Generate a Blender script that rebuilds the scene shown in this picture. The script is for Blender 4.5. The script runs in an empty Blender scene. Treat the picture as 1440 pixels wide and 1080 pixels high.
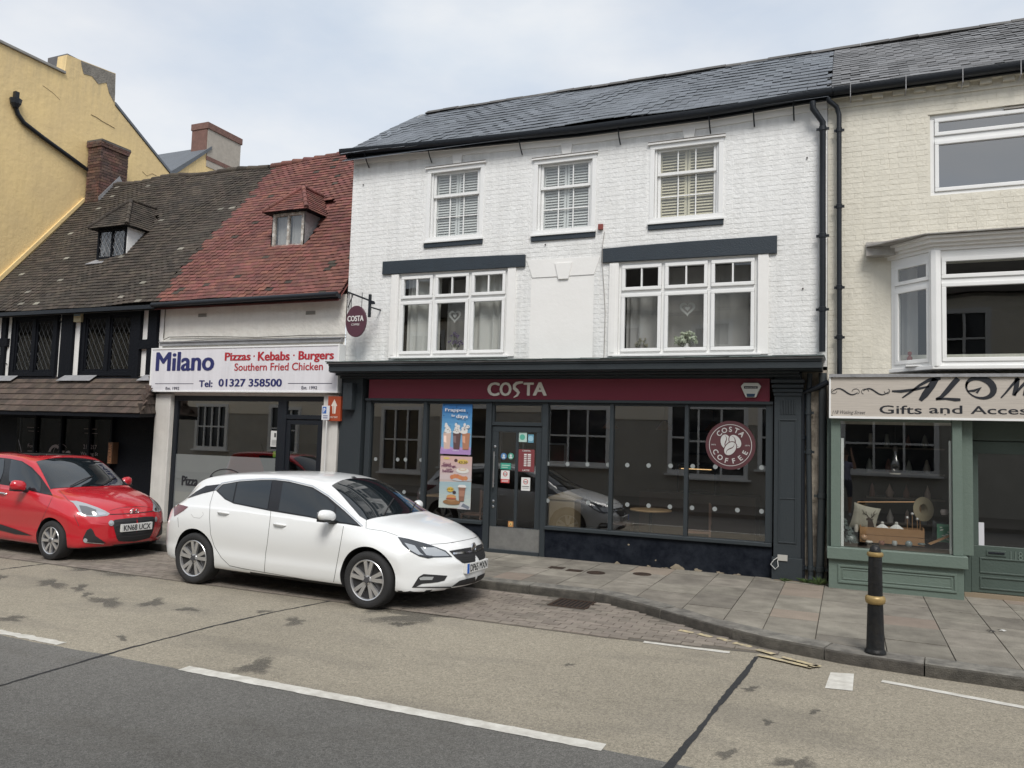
import bpy, bmesh, math, random
from math import sin, cos, pi, radians, tan, atan2, sqrt
from mathutils import Vector, Matrix
from mathutils.bvhtree import BVHTree
from mathutils.geometry import delaunay_2d_cdt
random.seed(7)
S = bpy.context.scene
COL = S.collection
# ---------------------------------------------------------------- camera
FPX, YAW, PIT, ROL, HC = 1102.6, .40585, .07109, .03077, 1.94
_f = Vector((-cos(PIT)*sin(YAW), cos(PIT)*cos(YAW), sin(PIT)))
_r = _f.cross(Vector((0, 0, 1))).normalized(); _u = _r.cross(_f)
_r, _u = cos(ROL)*_r+sin(ROL)*_u, -sin(ROL)*_r+cos(ROL)*_u
cd = bpy.data.cameras.new('camera'); cam = bpy.data.objects.new('camera', cd); COL.objects.link(cam)
cam.matrix_world = Matrix(((_r.x, _u.x, -_f.x, 0), (_r.y, _u.y, -_f.y, 0), (_r.z, _u.z, -_f.z, HC), (0, 0, 0, 1)))
cd.sensor_width = 36; cd.lens = FPX/1440*36; cd.clip_end = 2000; cd.clip_start = .05
S.camera = cam
# ---------------------------------------------------------------- sky and sun
SUN_EL, SUN_AZ = 50, 152      # degrees; azimuth the light comes from, clockwise from +y
w = bpy.data.worlds.new("World"); S.world = w; w.use_nodes = True
nt = w.node_tree; nt.nodes.clear()
def N(t, k, **kw):
    n = t.nodes.new(k)
    for a, b in kw.items():
        if a.startswith('_'): setattr(n, a[1:], b)
        else: n.inputs[a.replace('__', ' ')].default_value = b
    return n
L = lambda t, a, b: t.links.new(a, b)
sky = N(nt, 'ShaderNodeTexSky', _sky_type='NISHITA', _sun_disc=False, _sun_elevation=radians(SUN_EL), _sun_rotation=radians(SUN_AZ))
b1 = N(nt, 'ShaderNodeBackground', Strength=.11); L(nt, sky.outputs[0], b1.inputs[0])
b2 = N(nt, 'ShaderNodeBackground', Strength=.62)
tc = N(nt, 'ShaderNodeTexCoord'); mp = N(nt, 'ShaderNodeMapping'); mp.inputs['Scale'].default_value = (1, 1, 2.4)
L(nt, tc.outputs['Generated'], mp.inputs[0])
n1 = N(nt, 'ShaderNodeTexNoise', Scale=1.7, Detail=6.0, Roughness=.5); L(nt, mp.outputs[0], n1.inputs['Vector'])
n2 = N(nt, 'ShaderNodeTexNoise', Scale=3.2, Detail=7.0, Roughness=.55); L(nt, mp.outputs[0], n2.inputs['Vector'])
r1 = N(nt, 'ShaderNodeValToRGB'); r1.color_ramp.elements[0].position = .33; r1.color_ramp.elements[1].position = .62
r1.color_ramp.elements[0].color = (.62, .62, .62, 1); r1.color_ramp.elements[1].color = (.97, .97, .97, 1)
L(nt, n1.outputs[0], r1.inputs[0])
r2 = N(nt, 'ShaderNodeValToRGB'); r2.color_ramp.elements[0].position = .3; r2.color_ramp.elements[1].position = .7
r2.color_ramp.elements[0].color = (.74, .82, .92, 1); r2.color_ramp.elements[1].color = (.98, .99, 1, 1)
L(nt, n2.outputs[0], r2.inputs[0]); L(nt, r2.outputs[0], b2.inputs[0])
mx = N(nt, 'ShaderNodeMixShader'); L(nt, r1.outputs[0], mx.inputs[0]); L(nt, b1.outputs[0], mx.inputs[1]); L(nt, b2.outputs[0], mx.inputs[2])
L(nt, mx.outputs[0], N(nt, 'ShaderNodeOutputWorld').inputs[0])
sd = bpy.data.lights.new('sun', 'SUN'); sd.energy = 1.9; sd.angle = radians(24); sd.color = (1, .965, .91)
so = bpy.data.objects.new('sun', sd); COL.objects.link(so)
az, el = radians(SUN_AZ), radians(SUN_EL)
so.rotation_euler = Vector((sin(az)*cos(el), cos(az)*cos(el), sin(el))).to_track_quat('Z', 'Y').to_euler()
S.view_settings.view_transform = 'Standard'; S.view_settings.look = 'None'
S.view_settings.exposure = .6; S.view_settings.gamma = 1
S.render.engine = 'CYCLES'
try:
    S.cycles.max_bounces = 8; S.cycles.transparent_max_bounces = 12; S.cycles.sample_clamp_indirect = 6
except Exception: pass
# ---------------------------------------------------------------- pixel -> place helpers (photo pixels, 1440x1080)
def ray(u, v): return _f+_r*((u-720)/FPX)-_u*((v-540)/FPX)
CAMP = Vector((0, 0, HC))
def at(u, v, Y): d = ray(u, v); return CAMP+d*(Y/d.y)
def atz(u, v, z): d = ray(u, v); return CAMP+d*((z-HC)/d.z)
def atx(u, v, x): d = ray(u, v); return CAMP+d*(x/d.x)
# ---------------------------------------------------------------- materials
MATS = {}
def mat(name, col, rough=.7, metal=0, var=0, nscale=6, namt=0, ndark=None, bump=0, bscale=80, spec=None, coat=0, objc=False, emis=0, streak=0, grime=()):
    """principled; var = per-piece brightness spread; namt = soft large blotches towards ndark; bump = fine relief"""
    if name in MATS: return MATS[name]
    m = bpy.data.materials.new(name); m.use_nodes = True; t = m.node_tree; p = t.nodes['Principled BSDF']
    c = (*col, 1); p.inputs['Roughness'].default_value = rough; p.inputs['Metallic'].default_value = metal
    if spec is not None: p.inputs['Specular IOR Level'].default_value = spec
    if coat: p.inputs['Coat Weight'].default_value = coat; p.inputs['Coat Roughness'].default_value = .04
    if objc: src = N(t, 'ShaderNodeTexCoord').outputs['Object']
    else: src = N(t, 'ShaderNodeNewGeometry').outputs['Position']
    cur = None
    if namt:
        nn = N(t, 'ShaderNodeTexNoise', Scale=nscale, Detail=8.0, Roughness=.62); L(t, src, nn.inputs['Vector'])
        rp = N(t, 'ShaderNodeValToRGB'); rp.color_ramp.elements[0].position = .36; rp.color_ramp.elements[1].position = .66
        d = ndark or tuple(x*.6 for x in col)
        rp.color_ramp.elements[0].color = (*[a+(b-a)*namt for a, b in zip(col, d)], 1); rp.color_ramp.elements[1].color = c
        L(t, nn.outputs[0], rp.inputs[0]); cur = rp.outputs[0]
    if streak:
        mpn = N(t, 'ShaderNodeMapping'); mpn.inputs['Scale'].default_value = (9, 9, .7); L(t, src, mpn.inputs[0])
        nn = N(t, 'ShaderNodeTexNoise', Scale=1.0, Detail=5.0, Roughness=.6); L(t, mpn.outputs[0], nn.inputs['Vector'])
        mr = N(t, 'ShaderNodeMapRange'); mr.inputs[1].default_value = .42; mr.inputs[2].default_value = .72; mr.inputs[3].default_value = 1; mr.inputs[4].default_value = 1-streak
        L(t, nn.outputs[0], mr.inputs[0])
        vm = N(t, 'ShaderNodeMix', _data_type='RGBA', _blend_type='MULTIPLY'); vm.inputs[0].default_value = 1
        if cur: L(t, cur, vm.inputs[6])
        else: vm.inputs[6].default_value = c
        L(t, mr.outputs[0], vm.inputs[7]); cur = vm.outputs[2]
    for (za, zb_, amt) in grime:   # rain-washed dirt hanging below gutters and above ledges
        sx_ = N(t, 'ShaderNodeSeparateXYZ'); L(t, src, sx_.inputs[0]); zr_ = N(t, 'ShaderNodeMapRange'); zr_.inputs[1].default_value = za; zr_.inputs[2].default_value = zb_; L(t, sx_.outputs[2], zr_.inputs[0])
        mpn = N(t, 'ShaderNodeMapping'); mpn.inputs['Scale'].default_value = (6, 6, .9); L(t, src, mpn.inputs[0]); nn = N(t, 'ShaderNodeTexNoise', Scale=1.0, Detail=7.0, Roughness=.65); L(t, mpn.outputs[0], nn.inputs['Vector'])
        nr = N(t, 'ShaderNodeMapRange'); nr.inputs[1].default_value = .40; nr.inputs[2].default_value = .70; L(t, nn.outputs[0], nr.inputs[0]); ml = N(t, 'ShaderNodeMath', _operation='MULTIPLY'); L(t, zr_.outputs[0], ml.inputs[0]); L(t, nr.outputs[0], ml.inputs[1]); m2_ = N(t, 'ShaderNodeMath', _operation='MULTIPLY'); m2_.inputs[1].default_value = amt; L(t, ml.outputs[0], m2_.inputs[0])
        gm = N(t, 'ShaderNodeMix', _data_type='RGBA'); L(t, m2_.outputs[0], gm.inputs[0]); gm.inputs[7].default_value = (.22, .21, .17, 1)
        if cur: L(t, cur, gm.inputs[6])
        else: gm.inputs[6].default_value = c
        cur = gm.outputs[2]
    if var:
        g = N(t, 'ShaderNodeNewGeometry'); oi = N(t, 'ShaderNodeObjectInfo')
        ad = N(t, 'ShaderNodeMath', _operation='ADD'); L(t, g.outputs['Random Per Island'], ad.inputs[0]); L(t, oi.outputs['Random'], ad.inputs[1])
        fr = N(t, 'ShaderNodeMath', _operation='FRACT'); L(t, ad.outputs[0], fr.inputs[0])
        mr = N(t, 'ShaderNodeMapRange'); mr.inputs[3].default_value = 1-var; mr.inputs[4].default_value = 1+var; L(t, fr.outputs[0], mr.inputs[0])
        hs = N(t, 'ShaderNodeHueSaturation'); L(t, mr.outputs[0], hs.inputs['Value'])
        m2 = N(t, 'ShaderNodeMath', _operation='MULTIPLY'); m2.inputs[1].default_value = 7.31; L(t, fr.outputs[0], m2.inputs[0])
        f2 = N(t, 'ShaderNodeMath', _operation='FRACT'); L(t, m2.outputs[0], f2.inputs[0])
        mh = N(t, 'ShaderNodeMapRange'); mh.inputs[3].default_value = .5-var*.04; mh.inputs[4].default_value = .5+var*.04; L(t, f2.outputs[0], mh.inputs[0])
        L(t, mh.outputs[0], hs.inputs['Hue'])
        if cur: L(t, cur, hs.inputs['Color'])
        else: hs.inputs['Color'].default_value = c
        cur = hs.outputs[0]
    if cur: L(t, cur, p.inputs['Base Color'])
    else: p.inputs['Base Color'].default_value = c
    if bump:
        nn = N(t, 'ShaderNodeTexNoise', Scale=bscale, Detail=4.0, Roughness=.6); L(t, src, nn.inputs['Vector'])
        bp = N(t, 'ShaderNodeBump', Strength=min(1, bump), Distance=.01*max(1, bump)); L(t, nn.outputs[0], bp.inputs['Height']); L(t, bp.outputs[0], p.inputs['Normal'])
    if emis: p.inputs['Emission Color'].default_value = c; p.inputs['Emission Strength'].default_value = emis
    MATS[name] = m; return m
def glass(name, tint=(.8, .85, .87), ior=1.6, rough=.0, wav=.0, fac=1.0):
    if name in MATS: return MATS[name]
    m = bpy.data.materials.new(name); m.use_nodes = True; t = m.node_tree; t.nodes.clear()
    tr = N(t, 'ShaderNodeBsdfTransparent'); tr.inputs[0].default_value = (*tint, 1)
    gl = N(t, 'ShaderNodeBsdfGlossy', Roughness=rough)
    fr = N(t, 'ShaderNodeFresnel', IOR=ior); gb = N(t, 'ShaderNodeNewGeometry'); mi_ = N(t, 'ShaderNodeMapRange'); mi_.inputs[3].default_value = ior; mi_.inputs[4].default_value = 1/ior
    L(t, gb.outputs['Backfacing'], mi_.inputs[0]); L(t, mi_.outputs[0], fr.inputs['IOR'])
    mu = N(t, 'ShaderNodeMath', _operation='MULTIPLY'); mu.inputs[1].default_value = fac; mu.use_clamp = True; L(t, fr.outputs[0], mu.inputs[0])
    ms = N(t, 'ShaderNodeMixShader'); L(t, mu.outputs[0], ms.inputs[0]); L(t, tr.outputs[0], ms.inputs[1]); L(t, gl.outputs[0], ms.inputs[2])
    if wav:
        g = N(t, 'ShaderNodeNewGeometry'); nn = N(t, 'ShaderNodeTexNoise', Scale=1.3, Detail=1.0); L(t, g.outputs['Position'], nn.inputs['Vector'])
        bp = N(t, 'ShaderNodeBump', Strength=1.0, Distance=wav); L(t, nn.outputs[0], bp.inputs['Height']); L(t, bp.outputs[0], gl.inputs['Normal']); L(t, bp.outputs[0], fr.inputs['Normal'])
    L(t, ms.outputs[0], N(t, 'ShaderNodeOutputMaterial').inputs[0]); MATS[name] = m; return m
def C(r, g, b, rough=.6, **k): return mat('paint_%d_%d_%d_%d' % (r*255, g*255, b*255, rough*100), (r, g, b), rough, **k)
# ---------------------------------------------------------------- mesh builder
class MB:
    def __init__(s): s.v = []; s.f = []; s.m = []
    def add(s, vs, fs, mi=0):
        o = len(s.v); s.v += [tuple(a) for a in vs]; s.f += [tuple(i+o for i in f) for f in fs]; s.m += [mi]*len(fs); return s
    BF = [(0, 3, 2, 1), (4, 5, 6, 7), (0, 1, 5, 4), (1, 2, 6, 5), (2, 3, 7, 6), (3, 0, 4, 7)]
    def box(s, x0, x1, y0, y1, z0, z1, mi=0, jit=0):
        vs = [(x0, y0, z0), (x1, y0, z0), (x1, y1, z0), (x0, y1, z0), (x0, y0, z1), (x1, y0, z1), (x1, y1, z1), (x0, y1, z1)]
        if jit: vs = [tuple(c+random.uniform(-jit, jit) for c in p) for p in vs]
        return s.add(vs, MB.BF, mi)
    def quad(s, a, b, c, d, mi=0): return s.add([a, b, c, d], [(0, 1, 2, 3)], mi)
    def prism(s, pts, vec, mi=0):
        n = len(pts); v = Vector(vec); a = [Vector(p) for p in pts]
        return s.add(a+[p+v for p in a], [tuple(range(n))[::-1], tuple(range(n, 2*n))]+[(i, (i+1) % n, n+(i+1) % n, n+i) for i in range(n)], mi)
    def tube(s, pts, r, n=8, mi=0, cap=True):
        P = [Vector(p) for p in pts]; rs = r if isinstance(r, (list, tuple)) else [r]*len(P); vs = []; up = None
        for i, p in enumerate(P):
            d = (P[min(i+1, len(P)-1)]-P[max(i-1, 0)]).normalized()
            if up is None: up = Vector((0, 0, 1)) if abs(d.z) < .9 else Vector((0, 1, 0))
            a = d.cross(up).normalized(); b = a.cross(d).normalized(); up = b
            vs += [p+(a*cos(k*2*pi/n)+b*sin(k*2*pi/n))*rs[i] for k in range(n)]
        fs = [(i*n+k, i*n+(k+1) % n, (i+1)*n+(k+1) % n, (i+1)*n+k) for i in range(len(P)-1) for k in range(n)]
        if cap: fs += [tuple(range(n))[::-1], tuple(range((len(P)-1)*n, len(P)*n))]
        return s.add(vs, fs, mi)
    def lathe(s, prof, c=(0, 0, 0), ax=(0, 0, 1), n=24, mi=0, cap=True):
        A = Vector(ax).normalized(); u = A.orthogonal().normalized(); v = A.cross(u); c = Vector(c)
        vs = [c+A*h+(u*cos(k*2*pi/n)+v*sin(k*2*pi/n))*r for r, h in prof for k in range(n)]
        fs = [(i*n+k, i*n+(k+1) % n, (i+1)*n+(k+1) % n, (i+1)*n+k) for i in range(len(prof)-1) for k in range(n)]
        if cap: fs += [tuple(range(n))[::-1], tuple(range((len(prof)-1)*n, len(prof)*n))]
        return s.add(vs, fs, mi)
    def disc(s, c, r, ax=(0, -1, 0), n=20, mi=0, rx=None, t=.002):
        c = Vector(c); rx = rx or r
        return s.prism([c+Vector((rx*cos(k*2*pi/n), 0, r*sin(k*2*pi/n))) for k in range(n)], Vector(ax)*t, mi)
    def ribbon(s, pts, Y, mi=0, t=.003):
        """brush stroke on a facade plane: pts (x,z,halfwidth)"""
        V = [Vector((p[0], Y-t, p[1])) for p in pts]; l, r = [], []
        for i, p in enumerate(V):
            d = V[min(i+1, len(V)-1)]-V[max(i-1, 0)]; d.normalize(); nn = Vector((-d.z, 0, d.x)); l.append(p+nn*pts[i][2]); r.append(p-nn*pts[i][2])
        bk = Vector((0, t, 0)); s.grid([l, r, [p+bk for p in r], [p+bk for p in l], l], mi)
        return s
    def grid(s, rows, mi=0, closed=False):
        n = len(rows[0]); vs = [p for r in rows for p in r]
        fs = [(i*n+k, i*n+(k+1) % n, (i+1)*n+(k+1) % n, (i+1)*n+k) for i in range(len(rows)-1) for k in range(n if closed else n-1)]
        return s.add(vs, fs, mi)
def origin(o):
    p = Vector((0, 0, 0))
    while o: p += Vector(o.location); o = o.parent
    return p
def obj(name, mb, mats, parent=None, smooth=0, bevel=0, recalc=True, **props):
    """one mesh object; mb in world coordinates, parent's origin is subtracted"""
    me = bpy.data.meshes.new(name); o0 = origin(parent)
    me.from_pydata([tuple(Vector(p)-o0) for p in mb.v], [], mb.f)
    for m in (mats if isinstance(mats, (list, tuple)) else [mats]): me.materials.append(m)
    if len(me.polygons) == len(mb.m): me.polygons.foreach_set('material_index', mb.m)
    if recalc:
        bm = bmesh.new(); bm.from_mesh(me); bmesh.ops.recalc_face_normals(bm, faces=bm.faces); bm.to_mesh(me); bm.free()
    if smooth:
        me.polygons.foreach_set('use_smooth', [True]*len(me.polygons)); me.set_sharp_from_angle(angle=radians(smooth))
    ob = bpy.data.objects.new(name, me); COL.objects.link(ob); ob.parent = parent
    if bevel:
        b = ob.modifiers.new('bevel', 'BEVEL'); b.width = bevel; b.segments = 2; b.limit_method = 'ANGLE'; b.angle_limit = radians(40)
    for k, v in props.items(): ob[k] = v
    return ob
def inst(name, me, parent, M):
    ob = bpy.data.objects.new(name, me); COL.objects.link(ob); ob.parent = parent
    ob.matrix_local = Matrix.Translation(-origin(parent)) @ M; return ob
def thing(name, label, cat, loc=(0, 0, 0), group=None):
    o = bpy.data.objects.new(name, None); COL.objects.link(o); o.location = loc; o.empty_display_size = .2
    o['label'] = label; o['category'] = cat
    if group: o['group'] = group
    return o
def tag(o, label, cat, group=None):
    o['label'] = label; o['category'] = cat
    if group: o['group'] = group
    return o
def struct(name, mb, m, **k): return obj(name, mb, m, kind='structure', **k)
def box(*a, **k): return MB().box(*a, **k)
# text -------------------------------------------------------------
def textgeo(body, bold=.0, shear=0, space=1.0, ext=0):
    c = bpy.data.curves.new('t', 'FONT'); c.body = body; c.size = 1; c.offset = bold; c.shear = shear; c.space_character = space; c.resolution_u = 3; c.extrude = ext
    o = bpy.data.objects.new('t', c); COL.objects.link(o)
    me = bpy.data.meshes.new_from_object(o.evaluated_get(bpy.context.evaluated_depsgraph_get()))
    vs = [tuple(v.co) for v in me.vertices]; fs = [tuple(p.vertices) for p in me.polygons]
    bpy.data.objects.remove(o); bpy.data.curves.remove(c); bpy.data.meshes.remove(me); return vs, fs
def text(mb, body, o, ex, ey, w=None, h=None, bold=.012, shear=0, ext=.0, en=None, mi=0, space=1.0, ref=None):
    """fit the text's bounding box to w x h from corner o along ex, ey (vectors). h alone: height of capitals"""
    vs, fs = textgeo(body, 0, shear, space, 0); extra = bold*1.2
    if not vs: return mb
    x0 = min(v[0] for v in vs); x1 = max(v[0] for v in vs); y0 = min(v[1] for v in vs); y1 = max(v[1] for v in vs)
    sy = h/(y1-y0) if h else w/(x1-x0); sx = w/(x1-x0) if w else sy
    o = Vector(o); ex = Vector(ex).normalized(); ey = Vector(ey).normalized(); n = ex.cross(ey)
    P = [o+ex*((v[0]-x0)*sx)+ey*((v[1]-y0)*sy) for v in vs]
    if ext:
        k = len(P); from collections import Counter
        cnt = Counter(); 
        for f in fs:
            for a, b in zip(f, f[1:]+f[:1]): cnt[(a, b)] += 1
        side = [(b, a, a+k, b+k) for (a, b) in cnt if (b, a) not in cnt]
        mb.add(P+[p+n*ext for p in P], [tuple(i+k for i in f) for f in fs]+side, mi)
    else: mb.add(P, fs, mi)
    if extra:   # heavier weight: the same letters again a hair to either side
        for q, (dx, dy) in enumerate(((-1, 0), (1, 0), (-.6, .5), (.6, -.5), (-.5, -.6), (.5, .6))):
            dd = ex*(dx*extra*sx)+ey*(dy*extra*sy*.6)+n*(ext+.00025*(q+1)); mb.add([p+dd for p in P], fs, mi)
    return mb
EX, EZ = (1, 0, 0), (0, 0, 1)
def ftext(mb, body, x0, z0, Y, w=None, h=None, **k): return text(mb, body, (x0, Y, z0), EX, EZ, w, h, **k)
def ptext(mb, body, u0, v0, u1, v1, Y, **k):
    """text filling the photo box (u0,v0)-(u1,v1) on the plane y=Y"""
    a = at(u0, v1, Y); b = at(u1, (v0+v1)/2, Y); c = at(u0, v0, Y)
    return text(mb, body, a, EX, EZ, b.x-a.x, c.z-a.z, **k)
def arc_text(mb, body, cx, cz, Y, r, a0, a1, h, bold=.02, mi=0, inward=False):
    n = len(body)
    for i, ch in enumerate(body):
        if ch == ' ': continue
        a = radians(a0+(a1-a0)*i/(n-1)); er = Vector((cos(a), 0, sin(a)))
        up = -er if inward else er; ex = Vector((up.z, 0, -up.x))
        vs, fs = textgeo(ch, 0); x0 = min(v[0] for v in vs); x1 = max(v[0] for v in vs); s = h/.7
        o = Vector((cx, Y, cz))+er*(r+(h if inward else 0))-ex*((x1+x0)/2*s)
        for dx, dy in ((0, 0), (-1, 0), (1, 0), (0, 1), (0, -1)): mb.add([o+ex*(v[0]*s+dx*bold*h)+up*(v[1]*s+dy*bold*h)-Vector((0, .0002*(dx+1.5*dy+2), 0)) for v in vs], fs, mi)
# walls with openings ------------------------------------------------
def wall(mb, x0, x1, z0, z1, Y, holes=(), depth=.14, mi=0, topf=None):
    xs = sorted({x0, x1, *[h[0] for h in holes], *[h[1] for h in holes]}); zs = sorted({z0, z1, *[h[2] for h in holes], *[h[3] for h in holes]})
    xs = [x for x in xs if x0 <= x <= x1]; zs = [z for z in zs if z0 <= z <= z1]
    for a, b in zip(xs, xs[1:]):
        for c, d in zip(zs, zs[1:]):
            if any(h[0] <= (a+b)/2 <= h[1] and h[2] <= (c+d)/2 <= h[3] for h in holes): continue
            ta = tb = d
            if topf and d == z1: ta, tb = topf(a), topf(b)
            mb.quad((a, Y, c), (b, Y, c), (b, Y, tb), (a, Y, ta), mi)
    for (a, b, c, d) in holes:
        for q in (((a, Y, c), (a, Y+depth, c), (a, Y+depth, d), (a, Y, d)), ((b, Y, c), (b, Y, d), (b, Y+depth, d), (b, Y+depth, c)),
                  ((a, Y, c), (b, Y, c), (b, Y+depth, c), (a, Y+depth, c)), ((a, Y, d), (a, Y+depth, d), (b, Y+depth, d), (b, Y, d))):
            mb.quad(*q, mi)
    return mb
def split_near(pieces, n=300):
    """pieces: list of (centre, payload) -> nearest n, rest"""
    p = sorted(pieces, key=lambda q: (Vector(q[0])-CAMP).length); return p[:n], p[n:]
def bricks(parent, m, x0, x1, z0, z1, Y, holes, topf=None, proud=.0028, hgt=.075, label=None):
    out = []; j = 0; z = z0
    while z < z1+.15:
        zc = z+hgt/2; iv = [(x0, x1)]
        for (a, b, c, d) in holes:
            if c-.02 < zc < d+.02:
                iv = [s for (p, q) in iv for s in ((p, min(q, a)), (max(p, b), q)) if s[1]-s[0] > .03]
        for (p, q) in iv:
            x = p-(.11 if j % 2 else 0)-random.uniform(0, .02)
            k = j
            while x < q:
                ln = .225 if k % 2 else .112
                if random.random() < .15: ln += .02
                a, b = max(x, p), min(x+ln, q)
                if b-a > .03 and (not topf or z+hgt < topf((a+b)/2)): out.append(((a+b)/2, z+hgt/2, b-a))
                x += ln; k += 1
        z += hgt; j += 1
    meshes = []
    for k in range(14):
        b = MB().box(-.5, .5, -1, .5, -.5, .5); b.v = [(x*1, y, zz) for x, y, zz in b.v]
        # front face pulled in and uneven
        vs = []
        for (x, y, zz) in b.v:
            if y < 0: vs.append((x*.97+random.uniform(-.012, .012), -proud/.01+random.uniform(-.16, .16), zz*.95+random.uniform(-.04, .04)))
            else: vs.append((x, .5, zz))
        b.v = vs; meshes.append(b)
    real = {}
    near, far = split_near([((x, Y, z), ln) for x, z, ln in out])
    for (c, ln) in near:
        k = random.randrange(14)
        if k not in real:
            me = bpy.data.meshes.new('brick'); me.from_pydata(meshes[k].v, [], meshes[k].f); me.materials.append(m); real[k] = me
        inst('brick', real[k], parent, Matrix.Translation(c) @ Matrix.Diagonal((ln-.008, .01, hgt-.004, 1)))
    mb = MB()
    for (c, ln) in far:
        b = meshes[random.randrange(14)]
        mb.add([(c[0]+x*(ln-.008), c[1]+y*.01, c[2]+zz*(hgt-.004)) for x, y, zz in b.v], b.f)
    if mb.v: obj('brickwork', mb, m, parent, recalc=False, kind='stuff')
def tiles(parent, name, m, x0, x1, y0, z0, th, rows, expo, wid, thick=.012, skip=None, sag=None, edge=None, m2=None, split=None, gap=.004):
    th = radians(th); U = Vector((0, cos(th), sin(th))); NN = Vector((0, -sin(th), cos(th))); out = []
    for j in range(rows):
        off = (wid/2 if j % 2 else 0)+random.uniform(-.01, .01); s = j*expo
        xa, xb = (x0, x1) if not edge else edge(s)
        n = int((xb-xa)/wid)+2
        for i in range(n):
            a = max(xa, xa-off+i*wid); b = min(xb, xa-off+(i+1)*wid)
            if b-a < wid*.25: continue
            c = Vector(((a+b)/2, y0, z0))+U*s
            if skip and skip(c): continue
            if sag: c = c+NN*sag(c.x, s)
            out.append((c, b-a-gap))
    tilt = math.atan(thick*1.15/expo); Ln = expo*1.45; var = []
    for k in range(8):
        b = MB().box(-.5, .5, 0, 1, 0, 1)
        var.append([(x+random.uniform(-.02, .02), y+(random.uniform(-.03, .03) if y == 0 else 0), z) for x, y, z in b.v])
    real = {}; near, far = split_near(out); mb = MB()
    def mtx(c, w_): return Matrix.Translation(Vector(c)+NN*(thick*.75+random.uniform(-.1, .15)*thick)) @ Matrix.Rotation(random.uniform(-.006, .006), 4, 'Z') @ Matrix.Rotation(th-tilt+random.uniform(-.008, .008), 4, 'X') @ Matrix.Diagonal((w_, Ln, thick, 1))
    for q, (c, w_) in enumerate(near+far):
        k = random.randrange(8); M = mtx(c, w_)
        mi = 1 if (m2 and split(c)) else 0
        if q < len(near):
            if (k, mi) not in real:
                me = bpy.data.meshes.new(name); me.from_pydata(var[k], [], MB.BF); me.materials.append([m, m2][mi]); real[k, mi] = me
            inst(name, real[k, mi], parent, M)
        else: mb.add([M @ Vector(p) for p in var[k]], MB.BF, mi)
    if mb.v: obj(name+'_field', mb, [m, m2] if m2 else m, parent, recalc=False, kind='stuff')
# windows --------------------------------------------------------------
def frame_mb(x0, x1, z0, z1, y0, y1, w, mb=None, wb=None, wt=None):
    mb = mb or MB(); wb = wb or w; wt = wt or w
    mb.box(x0, x1, y0, y1, z0, z0+wb); mb.box(x0, x1, y0, y1, z1-wt, z1)
    mb.box(x0, x0+w, y0+.0015, y1-.0015, z0+wb, z1-wt); mb.box(x1-w, x1, y0+.0015, y1-.0015, z0+wb, z1-wt); return mb
def pane(parent, x0, x1, z0, z1, Y, m, tiltv=.004):
    a, b, c, d = [random.uniform(-tiltv, tiltv) for _ in range(4)]
    mb = MB().add([(x0, Y+a, z0), (x1, Y+b, z0), (x1, Y+c, z1), (x0, Y+a+c-b, z1)], [(0, 1, 2, 3)])
    return obj('pane', mb, m, parent, recalc=False)
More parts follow.
